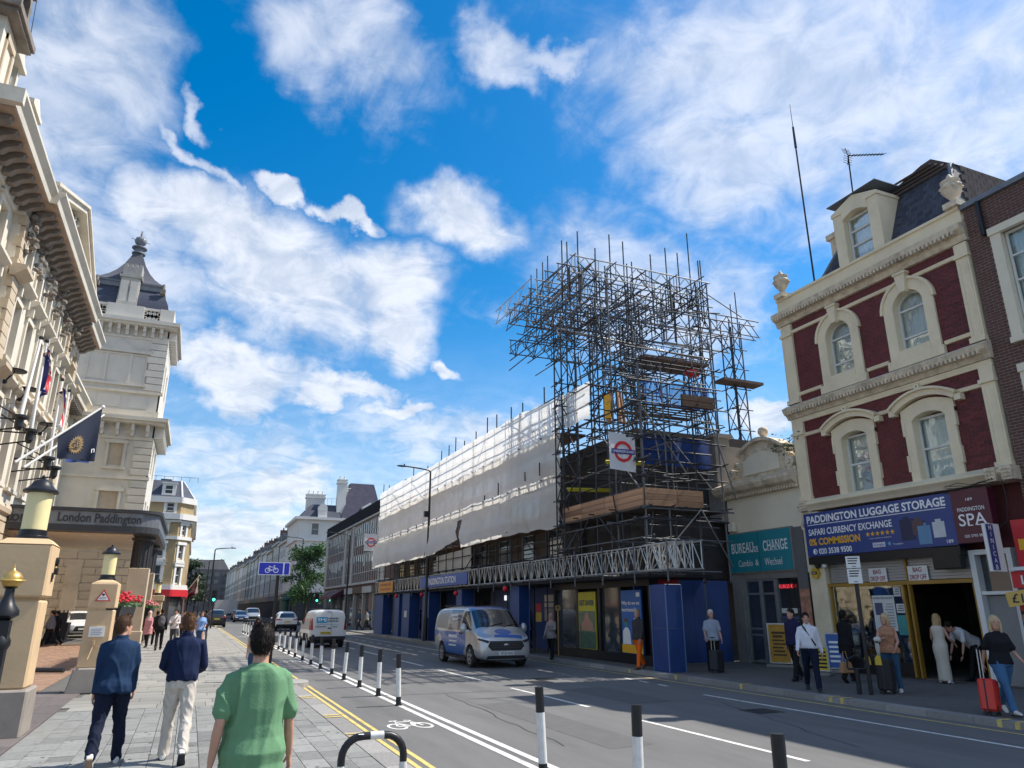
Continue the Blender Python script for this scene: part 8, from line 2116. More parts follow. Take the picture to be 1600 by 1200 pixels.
 for sx in (-1, 1):
  eb = MB(); eb.ell(Hd((sx * .031, .087, .012)), (.013, .007, .007), 8, 6, tr=False, rot=HR); eb.v = [M_ @ p for p in eb.v]; eb.build('eye', M_dark, t, smooth=True)
  eb = MB(); eb.ell(Hd((sx * .032, .089, .034)), (.019, .006, .004), 8, 4, tr=False, rot=HR); eb.v = [M_ @ p for p in eb.v]; eb.build('eyebrow', hair or M_dark, t, smooth=True)
 eb = MB(); eb.ell(Hd((0, .092, -.062)), (.022, .009, .006), 8, 4, tr=False, rot=HR); eb.v = [M_ @ p for p in eb.v]; eb.build('mouth', mat('lips', (.32, .12, .10), .5, var=0), t, smooth=True)
 if hair:
  hb = MB()
  rr_ = random.Random(seed)
  top_ = [(.0, .081, .100, -.014), (.045, .083, .104, -.012), (.09, .076, .096, -.010), (.122, .055, .070, -.008), (.142, .024, .03, -.006)]
  ring_loft(hb, [(Hd((0, y, z)), hx, hy, a, b) for z, a, b, y in top_], 18)
  if hairstyle != 'bald':
   ring_loft(hb, [(Hd((0, y, z)), hx, hy, a, b) for z, a, b, y in [(-.075, .050, .030, -.062), (-.05, .066, .045, -.052), (-.01, .079, .066, -.038), (.04, .083, .085, -.025), (.09, .076, .08, -.02)]], 16)
  if hairstyle == 'quiff': hb.ell(Hd((0, .05, .12)), (.055, .05, .035), 10, 6, tr=False, rot=HR)
  if hairstyle == 'thick':
   for k in range(50):
    a = rr_.uniform(0, 2 * pi); zq = rr_.uniform(-.05, .14); rad_ = math.sqrt(max(0, 1 - ((zq - .02) / .135) ** 2))
    if math.sin(a) > .45 and zq < .055: continue
    hb.ell(Hd((.083 * rad_ * math.cos(a), -.014 + .102 * rad_ * math.sin(a), zq)), (.012, .012, .014), 6, 4, tr=False, rot=HR)
  if hairstyle in ('long', 'bob', 'pony'):
   zl_ = {'long': -.36, 'bob': -.15, 'pony': -.06}[hairstyle]
   ring_loft(hb, [(Hd((0, y, z)), hx, hy, a, b) for z, a, b, y in [(zl_, .05, .022, -.085), (zl_ * .6, .088, .035, -.078), (-.05, .092, .055, -.058), (.03, .088, .085, -.03), (.1, .07, .075, -.015)]], 16)
   if hairstyle != 'pony':
    for sx in (-1, 1): limb(hb, [Hd((sx * .07, .04, .06)), Hd((sx * .085, .02, -.03)), Hd((sx * .085, 0, max(-.2, zl_)))], [.022, .026, .02], 8)
   else: limb(hb, [Hd((0, -.10, .04)), Hd((0, -.14, -.02)), Hd((0, -.12, -.16))], [.03, .035, .012], 8)
  hm = remesh(hb, .010 if vox < .016 else .016, 2)
  if vox < .012 :
   sb = MB(); sb.v = [v.co.copy() for v in hm.vertices]; sb.f = [tuple(p.vertices) for p in hm.polygons]
   nv = list(hm.vertices); hm.update()
   for k in range(2600):
    v = rr_.choice(nv); no = v.normal; dn = (HR @ Vector((rr_.gauss(0, .5), rr_.gauss(-.2, .5), -1 if (v.co - hc).z < .09 else .3)))
    d = (no * rr_.uniform(.12, .5) + dn * .7).normalized() * rr_.uniform(.010, .024); e = d.cross(no).normalized() * .0016
    c0 = v.co + no * .001; i0 = len(sb.v); sb.v += [c0 - e, c0 + e, c0 + d]; sb.f.append((i0, i0 + 1, i0 + 2))
   hm = bpy.data.meshes.new('hair'); hm.from_pydata(sb.v, [], sb.f)
  finish(hm, 'hair', hair, t, M_, s, 0 if vox < .012 else .004, 16, seed)
 if scarf:
  hb = MB()
  ring_loft(hb, [(Hd((0, y, z)), hx, hy, a, b) for z, a, b, y in [(-.25, .15, .12, -.02), (-.17, .10, .10, -.01), (-.10, .085, .098, -.01), (-.02, .09, .105, -.022), (.06, .09, .112, -.02), (.12, .066, .08, -.016), (.148, .025, .03, -.012)]], 16)
  finish(remesh(hb, .014, 3), 'headscarf', scarf, t, M_, s, .006, 9, seed)
  fb2 = MB(); fb2.ell(Hd((0, .072, -.01)), (.052, .03, .075), 12, 8, tr=False, rot=HR); fb2.v = [M_ @ p for p in fb2.v]; fb2.build('face', skin, t, smooth=True)
 if bottom and bottom_kind in ('trousers', 'jeans'):
  mb = MB()
  rs = [(U((0, yy, z)), ax, ay, rx * g + .012, ry * g + .012) for z, rx, ry, yy in tp if z <= waistz + .05]
  ring_loft(mb, rs, 18)
  for sx in (-1, 1): mb.ell(Vector((sx * .072, -.055, .90)) + sh, (.080 * g, .070 * g, .095), 12, 8, tr=False)
  for i in (0, 1):
   hip, knee, ank, fd, sd = jl[i]
   limb(mb, [hip + sh + Vector((0, 0, .02)), hip.lerp(knee, .35) + sh, hip.lerp(knee, .7) + sh, knee + sh, knee.lerp(ank, .4) + sh, knee.lerp(ank, .8) + sh, ank + sd * .015 + sh], [.100 * g, .094 * g, .078 * g, .070, .068, .062, .064])
  finish(remesh(mb, vox, 3), 'trousers' if bottom_kind == 'trousers' else 'jeans', bottom, t, M_, s, wr * 1.3, 6.5, seed + 3, .9)
 elif bottom and bottom_kind == 'skirt':
  mb = MB(); zt = dz
  ring_loft(mb, [(U((0, -.01, 1.02)), ax, ay, .152 * g, .115 * g), (U((0, -.02, .92)), ax, ay, .185 * g, .15 * g), (Vector((0, -.02, .80)) + sh, X, Y, .185 * g, .155 * g), (Vector((0, -.01, .55)) + sh, X, Y, .16, .14), (Vector((0, -.01, skirt_len + .02)) + sh * .3, X, Y, .17, .15)], 18)
  finish(remesh(mb, vox, 3), 'skirt', bottom, t, M_, s, wr, 5, seed + 3, .35)
 elif bottom and bottom_kind == 'shorts':
  mb = MB(); ring_loft(mb, [(U((0, yy, z)), ax, ay, rx * g + .012, ry * g + .012) for z, rx, ry, yy in tp if z <= waistz], 18)
  for i in (0, 1):
   hip, knee, ank, fd, sd = jl[i]; limb(mb, [hip + sh, hip.lerp(knee, .5) + sh, hip.lerp(knee, .95) + sh], [.105, .10, .095])
  finish(remesh(mb, vox, 3), 'shorts', bottom, t, M_, s, wr, 6, seed)
 if top:
  mb = MB()
  off = .018
  rs = []
  zmin = hem
  for z, rx, ry, yy in [(zmin, tp[1][1], tp[1][2], -.01)] + [q for q in tp if q[0] > zmin + .03 and q[0] < 1.46]:
   fl = .026 if z < 1.0 and hem < .9 else 0.006
   rs.append((U((0, yy, z)), ax, ay, rx * g + off + fl + (.014 if 1.0 < z < 1.2 and not female else 0), ry * g + off + fl * 2 + (.02 if 1.0 < z < 1.25 and not female else 0)))
  rs.append((U((0, -.012, 1.475)), ax, ay, .078, .070))
  ring_loft(mb, rs, 20)
  for i in (0, 1):
   so, el, wr_, wd, sx = aj[i]
   base = U((sx * .09, -.005, 1.405))
   if sleeve == 'long': limb(mb, [base, so, so.lerp(el, .5), el, el.lerp(wr_, .5), wr_ + wd * .0], [.060, .058, .057 * g, .051, .046, .036])
   elif sleeve == 'short': limb(mb, [base, so, so.lerp(el, .45), so.lerp(el, .78)], [.062, .062, .060 * g, .064 * g])
   elif sleeve == 'rolled': limb(mb, [base, so, so.lerp(el, .5), el, el.lerp(wr_, .25)], [.068, .070, .060, .052, .047])
   elif sleeve == 'strap': limb(mb, [base, U((sx * .09, 0, 1.45))], [.02, .02])
  if sleeve in ('long', 'short', 'rolled'):
   ring_loft(mb, [(U((0, -.014, z)), ax, ay, a, b) for z, a, b in ((1.44, .112, .085), (1.47, .080, .072), (1.484 if sleeve == 'short' else 1.535, .070 if sleeve == 'short' else .064, .066))], 14)
  finish(remesh(mb, vox, 3), {'long': 'shirt', 'short': 't_shirt', 'rolled': 'shirt', 'strap': 'vest_top', 'none': 'vest_top'}[sleeve], top, t, M_, s, wr * 1.5, wsc, seed, .5)
 if belt:
  mb = MB(); ring_loft(mb, [(U((0, -.008, z)), ax, ay, .172 * g, .128 * g) for z in (.955, .985)], 20); mb.v = [M_ @ p for p in mb.v]; mb.build('belt', belt, t, smooth=True)
 for i in (0, 1):
  hip, knee, ank, fd, sd = jl[i]
  up = -(sd - fd * sd.dot(fd)).normalized(); sx_ = fd.cross(up)
  mb = MB(); a = ank + sh
  ring_loft(mb, [(a + fd * q - up * (.075 - hh / 2), sx_, up, w_, hh / 2) for q, w_, hh in ((-.065, .025, .05), (-.055, .036, .085), (-.01, .040, .115), (.05, .043, .085), (.10, .046, .062), (.155, .042, .05), (.185, .022, .035))], 14)
  mb.v = [M_ @ p for p in mb.v]; sh_o = mb.build('shoe', shoe or M_black, t, smooth=True)
  mb = MB(); ring_loft(mb, [(a + fd * q - up * .078, sx_, up, w_, .011) for q, w_ in ((-.07, .026), (-.06, .038), (0, .040), (.05, .043), (.10, .048), (.16, .044), (.19, .022))], 14)
  mb.v = [M_ @ p for p in mb.v]; mb.build('sole', sole or M_plastic, sh_o, smooth=True)
 return t, M_, U, Hd, HR, aj, jl, sh
def extra(t, M_, name, m, fn, smooth=True):
 mb = MB(); fn(mb); mb.v = [M_ @ p for p in mb.v]; return mb.build(name, m, t, smooth=smooth)
def gp(u, v, z=PZ):
 p = P(u, v, z=z); return (p.x, p.y, z)
M_leather = mat('white_trainer', (.62, .60, .56), .6, var=.1); M_solew = mat('sole_white', (.55, .53, .5), .7, var=.15); M_solet = mat('sole_tan', (.30, .23, .17), .8, var=.2)
b_ = person('man in a mid blue long sleeved shirt and dark trousers glancing right', gp(160, 1197), .02, 1.72, hair=hairm('brown', (.07, .035, .02)), top=cloth('blue_shirt', (.010, .030, .075)), bottom=cloth('navy_trouser', (.008, .012, .03)), legs=((-17, 22, 3), (11, 2, 3)), arms=((-6, 14, 5), (10, 18, 5)), head=(-52, -8), vox=.011, hairstyle='quiff', hem=.85, girth=1.10, shoe=M_leather, sole=M_solet, wr=.011, seed=2, lean=3, wsc=3.8)
person('man in a navy shirt tucked into off white trousers, hands in front', gp(268, 1190), -.03, 1.75, hair=hairm('chestnut', (.10, .05, .028)), top=cloth('navy_shirt', (.008, .016, .05)), bottom=cloth('stone_trouser', (.50, .46, .41), .06), legs=((12, 2, 2), (-12, 26, 2)), arms=((12, 62, 12, 12), (10, 62, 12, 12)), head=(0, 0), vox=.011, hairstyle='thick', hem=.95, belt=cloth('belt', (.012, .012, .015)), shoe=M_leather, sole=mat('dark_sole', (.02, .025, .035), .8, var=.1), wr=.010, seed=5, wsc=4)
pg_ = P(394, 975, y=5.5)
person('man in a green t-shirt with thick black hair nearest the camera', (pg_.x + .08, 5.5, PZ), -.02, 1.685, hair=hairm('black', (.012, .009, .008)), top=cloth('green_tee', (.13, .265, .145), .14, 5), sleeve='short', bottom=cloth('dark_short', (.03, .03, .035)), legs=((10, 4, 3), (-10, 14, 3)), arms=((-16, 26, 11), (7, 12, 11)), head=(-8, -2), vox=.008, hairstyle='thick', hem=.80, girth=1.08, shoe=M_leather, wr=.012, seed=8, wsc=3.2)
x_ = person('person in a pink coat and pale headscarf walking on the left pavement', gp(227, 1012), 2.7, 1.66, skin=M_sk2, scarf=cloth('pale_pink', (.55, .40, .38)), top=cloth('pink_coat', (.52, .24, .25)), hem=.62, bottom=cloth('black', (.012, .012, .014)), female=True, girth=1.1, legs=((14, 4, 2), (-10, 16, 2)))
r_ = person('person in black with a grey backpack walking away beside the pink coat', gp(246, 1016), .1, 1.80, hair=hairm('dark', (.015, .012, .010)), top=cloth('black', (.012, .012, .014)), bottom=cloth('black', (.012, .012, .014)), legs=((-14, 18, 2), (14, 3, 2)))
def backpack(pr, m):
 t, M_, U = pr[:3]
 extra(t, M_, 'backpack', m, lambda mb: (mb.ell(U((0, -.18, 1.22)), (.15, .09, .23), 14, 10, tr=False), mb.ell(U((0, -.26, 1.13)), (.11, .05, .11), 12, 8, tr=False)))
backpack(r_, cloth('grey_bag', (.10, .09, .10)))
person('dark dressed walker just beyond the backpack wearer', gp(240, 1008), 0, 1.72, hair=hairm('dark', (.015, .012, .010)), top=cloth('charcoal', (.03, .03, .035)), bottom=cloth('black', (.012, .012, .014)))
x_ = person('man in a white shirt with a cross body strap walking towards the camera', gp(268, 1012), 3.0, 1.74, skin=M_sk2, hair=hairm('dark', (.015, .012, .010)), hairstyle='bald', top=cloth('white_shirt', (.60, .54, .53), .05), bottom=cloth('grey_trouser', (.06, .06, .07)), arms=((20, 70, 8, 20), (25, 65, 8, 25)), legs=((14, 4, 2), (-12, 16, 2)))
def strap(pr, m, a=(-.13, 1.44), b=(.17, .98)):
 t, M_, U = pr[:3]
 pts = [U((a[0] + (b[0] - a[0]) * q, .13 + .015 * math.sin(pi * q), a[1] + (b[1] - a[1]) * q)) for q in [k / 8 for k in range(9)]]
 extra(t, M_, 'shoulder_strap', m, lambda mb: mb.tube(pts, .02, 6, tr=False))
strap(x_, M_black)
person('woman in a pale blue top and denim skirt with sunglasses on the left pavement', gp(310, 1013), 3.2, 1.72, hair=hairm('brown', (.07, .035, .02)), hairstyle='bob', female=True, girth=1.12, top=cloth('sky_top', (.20, .32, .58)), sleeve='short', bottom=cloth('denim', (.03, .07, .16)), bottom_kind='skirt', skirt_len=.35, arms=((10, 60, 8, 15), (5, 15, 10)))
person('woman in sunglasses standing in the cycle lane, hidden below the chin by black hair', (P(405, 965, y=21).x, 21, 0), 3.1, 1.70, hair=hairm('black', (.012, .009, .008)), hairstyle='bob', female=True, top=cloth('sand_top', (.40, .32, .26)), sleeve='short', bottom=cloth('denim', (.03, .07, .16)))
for k, (u, v, c, hh, lab) in enumerate(((296, 1004, (.45, .30, .25), 1.68, 'small far walker in a salmon top near the far lamp posts'), (318, 1000, (.03, .03, .035), 1.76, 'far walker in dark clothes beside the traffic signal'), (283, 1006, (.20, .12, .10), 1.70, 'far walker in brown between the white shirt and salmon top'), (273, 994, (.30, .3, .32), 1.75, 'tiny far walker in grey near the red shopfront'))):
 person(lab, gp(u, v), [3.1, 0, 3.0, .2][k], hh, hair=hairm('dark', (.015, .012, .010)), top=cloth('far_%d' % k, c), bottom=cloth('charcoal', (.03, .03, .035)), vox=.03)
person('dark figure standing in the forecourt by the black planter', (P(78, 985, y=44).x, 44, PZ), 1.2, 1.74, hair=hairm('dark', (.015, .012, .010)), top=cloth('grey_shirt', (.14, .14, .16)), bottom=cloth('black', (.012, .012, .014)), vox=.03)
person('second dark figure in the forecourt, half behind the first', (P(86, 985, y=45.5).x, 45.5, PZ), 1.0, 1.72, hair=hairm('dark', (.015, .012, .010)), top=cloth('black', (.012, .012, .014)), bottom=cloth('black', (.012, .012, .014)), vox=.03)
p = P(1008, 1046, z=PZ)
person('worker in bright orange trousers half hidden by the nearest blue boxed column', (p.x - .12, p.y + .1, PZ), 1.9, 1.78, hair=hairm('fair', (.35, .26, .16)), top=cloth('dark_jacket', (.05, .045, .045)), bottom=cloth('hi_vis_orange', (.75, .13, .01), .06), legs=((16, 4, 2), (-16, 16, 2)), shoe=mat('tan_boot', (.16, .08, .04), .7))
person('woman with a pink headscarf and grey top by the station wall', gp(862, 1029), 2.3, 1.66, skin=M_sk2, scarf=cloth('rose_scarf', (.48, .26, .24)), top=cloth('grey_top', (.28, .25, .24)), sleeve='long', hem=.8, bottom=cloth('black', (.012, .012, .014)), female=True, arms=((20, 75, 8, 20), (15, 20, 8)))
person('white haired man in a pale blue polo shirt with a dark suitcase', gp(1117, 1049), pi - .5, 1.76, hair=hairm('white', (.55, .53, .50)), top=cloth('pale_polo', (.30, .34, .42)), sleeve='short', bottom=cloth('black', (.012, .012, .014)), girth=1.15, legs=((2, 2, 3), (-2, 2, 3)), arms=((10, 30, 8), (18, 30, 10)), head=(25, 0))
o_ = person('man in a white shirt with a black diagonal strap walking past the shops', gp(1272, 1080), 2.4, 1.72, hair=hairm('dark', (.015, .012, .010)), top=cloth('crisp_white', (.66, .67, .72), .04), bottom=cloth('navy_trouser', (.008, .012, .03)), hem=.95, belt=M_black, girth=1.10, legs=((20, 4, 2), (-14, 22, 2)), arms=((-8, 12, 12), (16, 20, 12)), vox=.014)
strap(o_, M_black, (.10, 1.46), (-.15, 1.02))
person('man in a dark navy jumper walking just behind the white shirted man', gp(1247, 1064), 1.8, 1.80, hair=hairm('dark', (.015, .012, .010)), top=cloth('navy_jumper', (.018, .018, .06)), bottom=cloth('black', (.012, .012, .014)), legs=((18, 4, 2), (-14, 20, 2)), head=(-15, 0))
k_ = person('person dressed all in black carrying a tan handbag before the luggage shop', gp(1330, 1066), -1.5, 1.76, skin=M_sk3, hair=hairm('black', (.012, .009, .008)), top=cloth('black', (.012, .012, .014)), bottom=cloth('black', (.012, .012, .014)), hem=.7, legs=((18, 4, 2), (-16, 18, 2)))
w_ = person('blonde woman in a tan strappy top and jeans with a black suitcase', gp(1399, 1081), -.9 + pi, 1.68, skin=M_sk, hair=hairm('blonde', (.50, .38, .22)), hairstyle='bob', female=True, girth=1.18, top=cloth('tan_top', (.40, .20, .12), .3, 14), sleeve='strap', hem=.86, bottom=cloth('jeans', (.035, .085, .16)), bottom_kind='jeans', shoe=M_leather, arms=((16, 35, 12, 25), (22, 80, 14, 20)), legs=((6, 4, 3), (-4, 6, 3)), head=(-40, 0), vox=.014)
t, M_ = w_[0], w_[1]; wr_ = w_[5][1][2]
extra(t, M_, 'folded_coat', cloth('cream_coat', (.58, .55, .50)), lambda mb: (mb.ell(wr_ + Vector((.08, .02, -.02)), (.09, .13, .07), 12, 8, tr=False), mb.ell(wr_ + Vector((.10, .02, -.18)), (.05, .11, .2), 12, 8, tr=False)))
d_ = person('woman in a long cream dress with long blonde hair facing the luggage shop door', gp(1479, 1068), -1.35, 1.66, hair=hairm('honey', (.42, .28, .14)), hairstyle='long', female=True, top=cloth('cream_dress', (.56, .50, .42), .05), sleeve='strap', hem=.92, bottom=cloth('cream_dress', (.56, .50, .42), .05), bottom_kind='skirt', skirt_len=.05, shoe=M_leather, arms=((12, 45, 14), (12, 45, 16)), legs=((2, 2, 2), (-2, 2, 2)), vox=.014)
p = P(1497, 1062, z=PZ)
person('man in a white t-shirt bending over in the luggage shop doorway', (18.6, 13.35, .15), 1.3, 1.78, hair=hairm('dark', (.015, .012, .010)), top=cloth('white_tee', (.60, .60, .62), .05), sleeve='short', bottom=cloth('black', (.012, .012, .014)), lean=55, arms=((62, 10, 8), (60, 14, 8)))
bl_ = person('blonde woman in a black t-shirt and blue jeans pulling a red suitcase', gp(1580, 1117), 2.75, 1.70, hair=hairm('blonde', (.50, .38, .22)), hairstyle='long', female=True, girth=1.16, top=cloth('black_tee', (.014, .014, .018)), sleeve='short', hem=.9, bottom=cloth('blue_jeans', (.05, .13, .25)), bottom_kind='jeans', legs=((-20, 16, 3), (22, 3, 3)), arms=((14, 35, 12), (-26, 12, 10)), head=(-12, 0), vox=.013, shoe=M_leather)
for k, (u, v, yw, c, lab) in enumerate(((644, 992, 2.8, (.55, .52, .52), 'far man in a white shirt outside the shops beyond the hoardings'), (655, 996, 1.2, (.06, .10, .09), 'far woman in dark green beside the white shirted man by the hoardings'), (824, 1012, .4, (.50, .52, .56), 'man in a pale shirt passing just behind the silver van'), (818, 1013, .3, (.55, .5, .5), 'companion in white beyond the silver van windscreen'), (560, 985, 2.0, (.05, .06, .09), 'small figure in dark clothes under the far office block'), (572, 985, 1.5, (.25, .23, .2), 'small figure in beige under the far office block'), (705, 998, 2.6, (.03, .03, .035), 'dim figure in dark clothes in a doorway between blue columns'))):
 person(lab, gp(u, v), yw, 1.74, hair=hairm('dark', (.015, .012, .010)), top=cloth('rt_%d' % k, c), bottom=cloth('charcoal', (.03, .03, .035)), vox=.03, girth=1.05)
# ================================================================== luggage, boards, flowers, flags
def suitcase(label, x, y, yaw, w, d, h, m, tilt=0., handle=.45):
 t = thing('suitcase', label, 'suitcase', (x, y, PZ))
 M_ = Matrix.Translation((x, y, PZ)) @ Matrix.Rotation(yaw, 4, 'Z') @ Matrix.Rotation(tilt, 4, 'Y')
 def pt(nm, m2, fn, bev=0., sm=False):
  mb = MB(); fn(mb); mb.v = [M_ @ q for q in mb.v]; return mb.build(nm, m2, t, bevel=bev, smooth=sm)
 pt('shell', m, lambda mb: mb.box(-w / 2, w / 2, -d / 2, d / 2, .07, h), .035)
 pt('zip_band', M_plastic, lambda mb: mb.box(-w / 2 - .003, w / 2 + .003, -.012, .012, .08, h - .01))
 for sx in (-1, 1):
  for sy in (-1, 1): pt('wheel', M_plastic, lambda mb: mb.cyl((sx * (w / 2 - .06) - .02, sy * (d / 2 - .05), .035), (sx * (w / 2 - .06) + .02, sy * (d / 2 - .05), .035), .035, n=10))
 pt('handle', mat('handle_alu', (.4, .4, .4), .35, metal=.7, var=0), lambda mb: mb.tube([(-.09, d * .3, h), (-.09, d * .3, h + handle), (.09, d * .3, h + handle), (.09, d * .3, h)], .011, 6))
 pt('grip', M_plastic, lambda mb: mb.box(-.1, .1, d * .3 - .018, d * .3 + .018, h + handle - .015, h + handle + .015))
 for k in (-1, 0, 1): pt('rib', m, lambda mb: mb.box(k * w * .26 - .02, k * w * .26 + .02, -d / 2 - .006, -d / 2 + .01, .16, h - .1))
 return t, pt
p = P(1551, 1118, z=PZ)
t, pt = suitcase('bright red cabin suitcase pulled by the woman in the black t-shirt', p.x, p.y, .35, .40, .24, .60, mat('red_case', (.62, .025, .012), .35, var=.06), .10, .5)
for q in (-.1, .08): pt('black_mark', M_black, lambda mb: mb.box(q, q + .06, -.124, -.118, .2 + q, .26 + q))
p = P(1388, 1084, z=PZ); suitcase('black fabric suitcase in front of the blonde woman in jeans', p.x, p.y, .5, .46, .30, .72, mat('black_case', (.014, .014, .016), .7, var=.1), .05, .35)
p = P(1117, 1050, z=PZ); suitcase('dark blue black suitcase held by the white haired man', p.x - .1, p.y - .25, .4, .44, .28, .62, mat('dark_case', (.016, .02, .03), .6, var=.1), 0, .35)
hb_ = thing('handbag', 'tan leather handbag hanging beside the person dressed in black', 'bag', (14.9, 15.4, .6))
p = P(1322, 1043, y=P(1330, 1066, z=PZ).y - .15)
mb = MB(); mb.taper((p.x - .21, p.x + .21, p.y - .08, p.y + .08, p.z - .13), (p.x - .15, p.x + .15, p.y - .05, p.y + .05, p.z + .13)); mb.build('bag', mat('tan_leather', (.36, .19, .09), .6, var=.12), hb_, bevel=.02)
mb = MB(); mb.tube([(p.x - .1, p.y, p.z + .12), (p.x - .04, p.y, p.z + .38), (p.x + .04, p.y, p.z + .38), (p.x + .1, p.y, p.z + .12)], .012, 6); mb.build('handle', MT['tan_leather'], hb_, smooth=True)
def board(label, u, v, w, h, m, yaw, name='pavement_board', print_=None):
 g = P(u, v, z=PZ)
 t = thing(name, label, 'sign', (g.x, g.y, PZ))
 U_ = Vector((math.cos(yaw), math.sin(yaw), 0)); Nn = Vector((U_.y, -U_.x, 0))
 F_ = Fr((g.x, g.y, PZ), U_, Nn)
 mb = MB(F_)
 for a, b in ((-w / 2 - .04, -w / 2), (w / 2, w / 2 + .04)): mb.box(a, b, -.03, .03, .12, .12 + h + .04)
 mb.box(-w / 2, w / 2, -.03, .03, .12, .15); mb.box(-w / 2, w / 2, -.03, .03, .12 + h, .16 + h); mb.build('frame', M_alu, t)
 mb = MB(F_); mb.box(-w / 2, w / 2, -.02, .02, .15, .12 + h); mb.build('panel', m, t)
 mb = MB(F_); mb.box(-w * .7, w * .7, -.25, .25, .0, .09); mb.build('base', M_greys, t, bevel=.02)
 return t, F_
t, F_ = board('golden yellow poster board in a metal frame outside the bureau', 1222, 1043, .62, 1.18, mat('poster_gold', (.42, .22, .02), .55, var=.35, scale=3), -1.0)
MB_ = mat('poster_brown', (.06, .03, .01), .6, var=0)
for k in range(7):
 mb = MB(F_); z = .35 + .11 * k; mb.box(-.22 + .03 * (k % 2), .20 - .04 * (k % 3), .021, .024, z, z + .05 + .02 * (k > 4)); mb.build('poster_lettering', MB_, t)
t, F_ = board('blue and white A board leaning behind the white shirted man', 1310, 1052, .45, .95, mat('board_blue', (.04, .12, .36), .5, var=.3, scale=5), -.9)
for k in range(5):
 mb = MB(F_); mb.box(-.16, .1 + .02 * k, .021, .024, .3 + .13 * k, .36 + .13 * k); mb.build('board_lettering', M_textw, t)
t, F_ = board('small yellow warning board beside the white shirted man', 1287, 1056, .32, .62, mat('board_yellow', (.62, .46, .03), .5, var=.1), -1.0)
for k in range(5):
 mb = MB(F_); mb.box(-.13, .13, .021, .024, .2 + .1 * k, .25 + .1 * k); mb.build('board_lettering', M_black, t)
st_ = thing('wooden_pole', 'upright pale wooden pole standing by the pink headscarfed woman', 'pole', (13, 26, PZ))
p0 = P(873, 1025, z=PZ); zt_ = P(873, 950, y=p0.y).z
mb = MB(); mb.cyl((p0.x, p0.y, PZ), (p0.x, p0.y, zt_), .028, n=8); mb.build('pole', mat('pale_wood', (.45, .28, .12), .7, var=.15), st_); mb = MB(Fr((0, p0.y, 0), (1, 0, 0), (0, -1, 0))); mb.arc(p0.x, zt_ + .0, .06, .12, -.02, .02, 0, 360, 14); mb.build('ring_head', MT['pale_wood'], st_)
M_fl = mat('red_petal', (.55, .015, .03), .6, var=.3, scale=8, rnd=.1); M_flp = mat('pink_petal', (.55, .18, .18), .6, var=.3, scale=8)
def flowerbox(x, y0, y1, z, label, m, seed):
 rr_ = random.Random(seed)
 t = thing('flower_box', label, 'flower box', (x, y0, z), 'flower boxes on the hotel railing')
 n = max(2, int((y1 - y0) / .9))
 for k in range(n):
  a = y0 + (y1 - y0) * k / n; b = y0 + (y1 - y0) * (k + 1) / n - .1
  mb = MB(); mb.taper((x - .16, x + .16, a, b, z), (x - .22, x + .22, a - .05, b + .05, z + .42)); mb.build('trough', M_black, t)
 mb = MB()
 for k in range(int(90 * (y1 - y0))):
  c = Vector((x + rr_.gauss(0, .2), rr_.uniform(y0, y1), z + .42 + abs(rr_.gauss(0, .11)))); d = Vector((rr_.gauss(0, 1), rr_.gauss(0, 1), rr_.gauss(0, .6))).normalized() * .08; e = d.orthogonal().normalized() * .04
  mb.add([c - d, c + e, c + d, c - e], [(0, 1, 2, 3)], False)
 mb.build('foliage', M_leaf, t, recalc=False)
 mb = MB()
 for k in range(int(34 * (y1 - y0))):
  c = Vector((x + rr_.gauss(0, .2), rr_.uniform(y0, y1), z + .55 + abs(rr_.gauss(0, .13)))); mb.ell(c, (.055, .055, .045), 6, 4, tr=False)
 mb.build('blossom', m, t, recalc=False)
 for yy in (y0 + .2, y1 - .2): mb = MB(); mb.box(x - .05, x + .05, yy - .05, yy + .05, .1, z); mb.build('support_post', M_black, t)
flowerbox(-2.2, 26.5, 33.5, 1.55, 'black troughs of red flowers on the railing beyond the second gate pier', M_fl, 2)
flowerbox(-2.25, 46.5, 52, 1.5, 'black troughs of pinkish red flowers between the canopy columns', M_flp, 4)
rl2 = thing('iron_railing', 'low black railing below the red flower troughs', 'railing', (-2.3, 30, .1))
for k in range(40):
 mb = MB(); y = 26 + k * .2; mb.box(-2.32, -2.29, y, y + .025, .1, 1.4); mb.build('bar', M_black, rl2)
mb = MB(); mb.box(-2.34, -2.27, 26, 34, 1.38, 1.44); mb.build('rail', M_black, rl2)
pl_ = thing('planter', 'dark square planter in the hotel forecourt', 'planter', (-8, 43, PZ)); q = P(88, 1004, z=PZ); mb = MB(); mb.taper((q.x - .5, q.x + .4, q.y - .4, q.y + .4, PZ), (q.x - .6, q.x + .5, q.y - .5, q.y + .5, 1.15)); mb.build('tub', mat('planter_dark', (.02, .025, .03), .5, var=.1), pl_, bevel=.02)
sc_ = thing('forecourt_screen', 'dark low windbreak screen by the forecourt planter', 'screen', (-8, 48, PZ)); a, b = P(82, 985, y=48), P(106, 957, y=48)
for k in range(3):
 mb = MB(); w3 = (b.x - a.x) / 3; mb.box(a.x + w3 * k + .02, a.x + w3 * (k + 1) - .02, 47.97, 48.03, .35, b.z); mb.build('screen_panel', mat('screen_navy', (.02, .025, .035), .6, var=.1), sc_)
for k in range(4):
 mb = MB(); x = a.x + (b.x - a.x) * k / 3; mb.cyl((x, 48, PZ), (x, 48, b.z + .12), .03); mb.build('post', M_iron, sc_)
br_ = thing('barrier_arm', 'dark barrier bar lying low across the forecourt entrance', 'barrier', (-5, 30, .1)); a, b = P(55, 1047, z=.2), P(100, 1047, z=.2); mb = MB(); mb.cyl(a, b, .07); mb.build('bar', M_iron, br_)
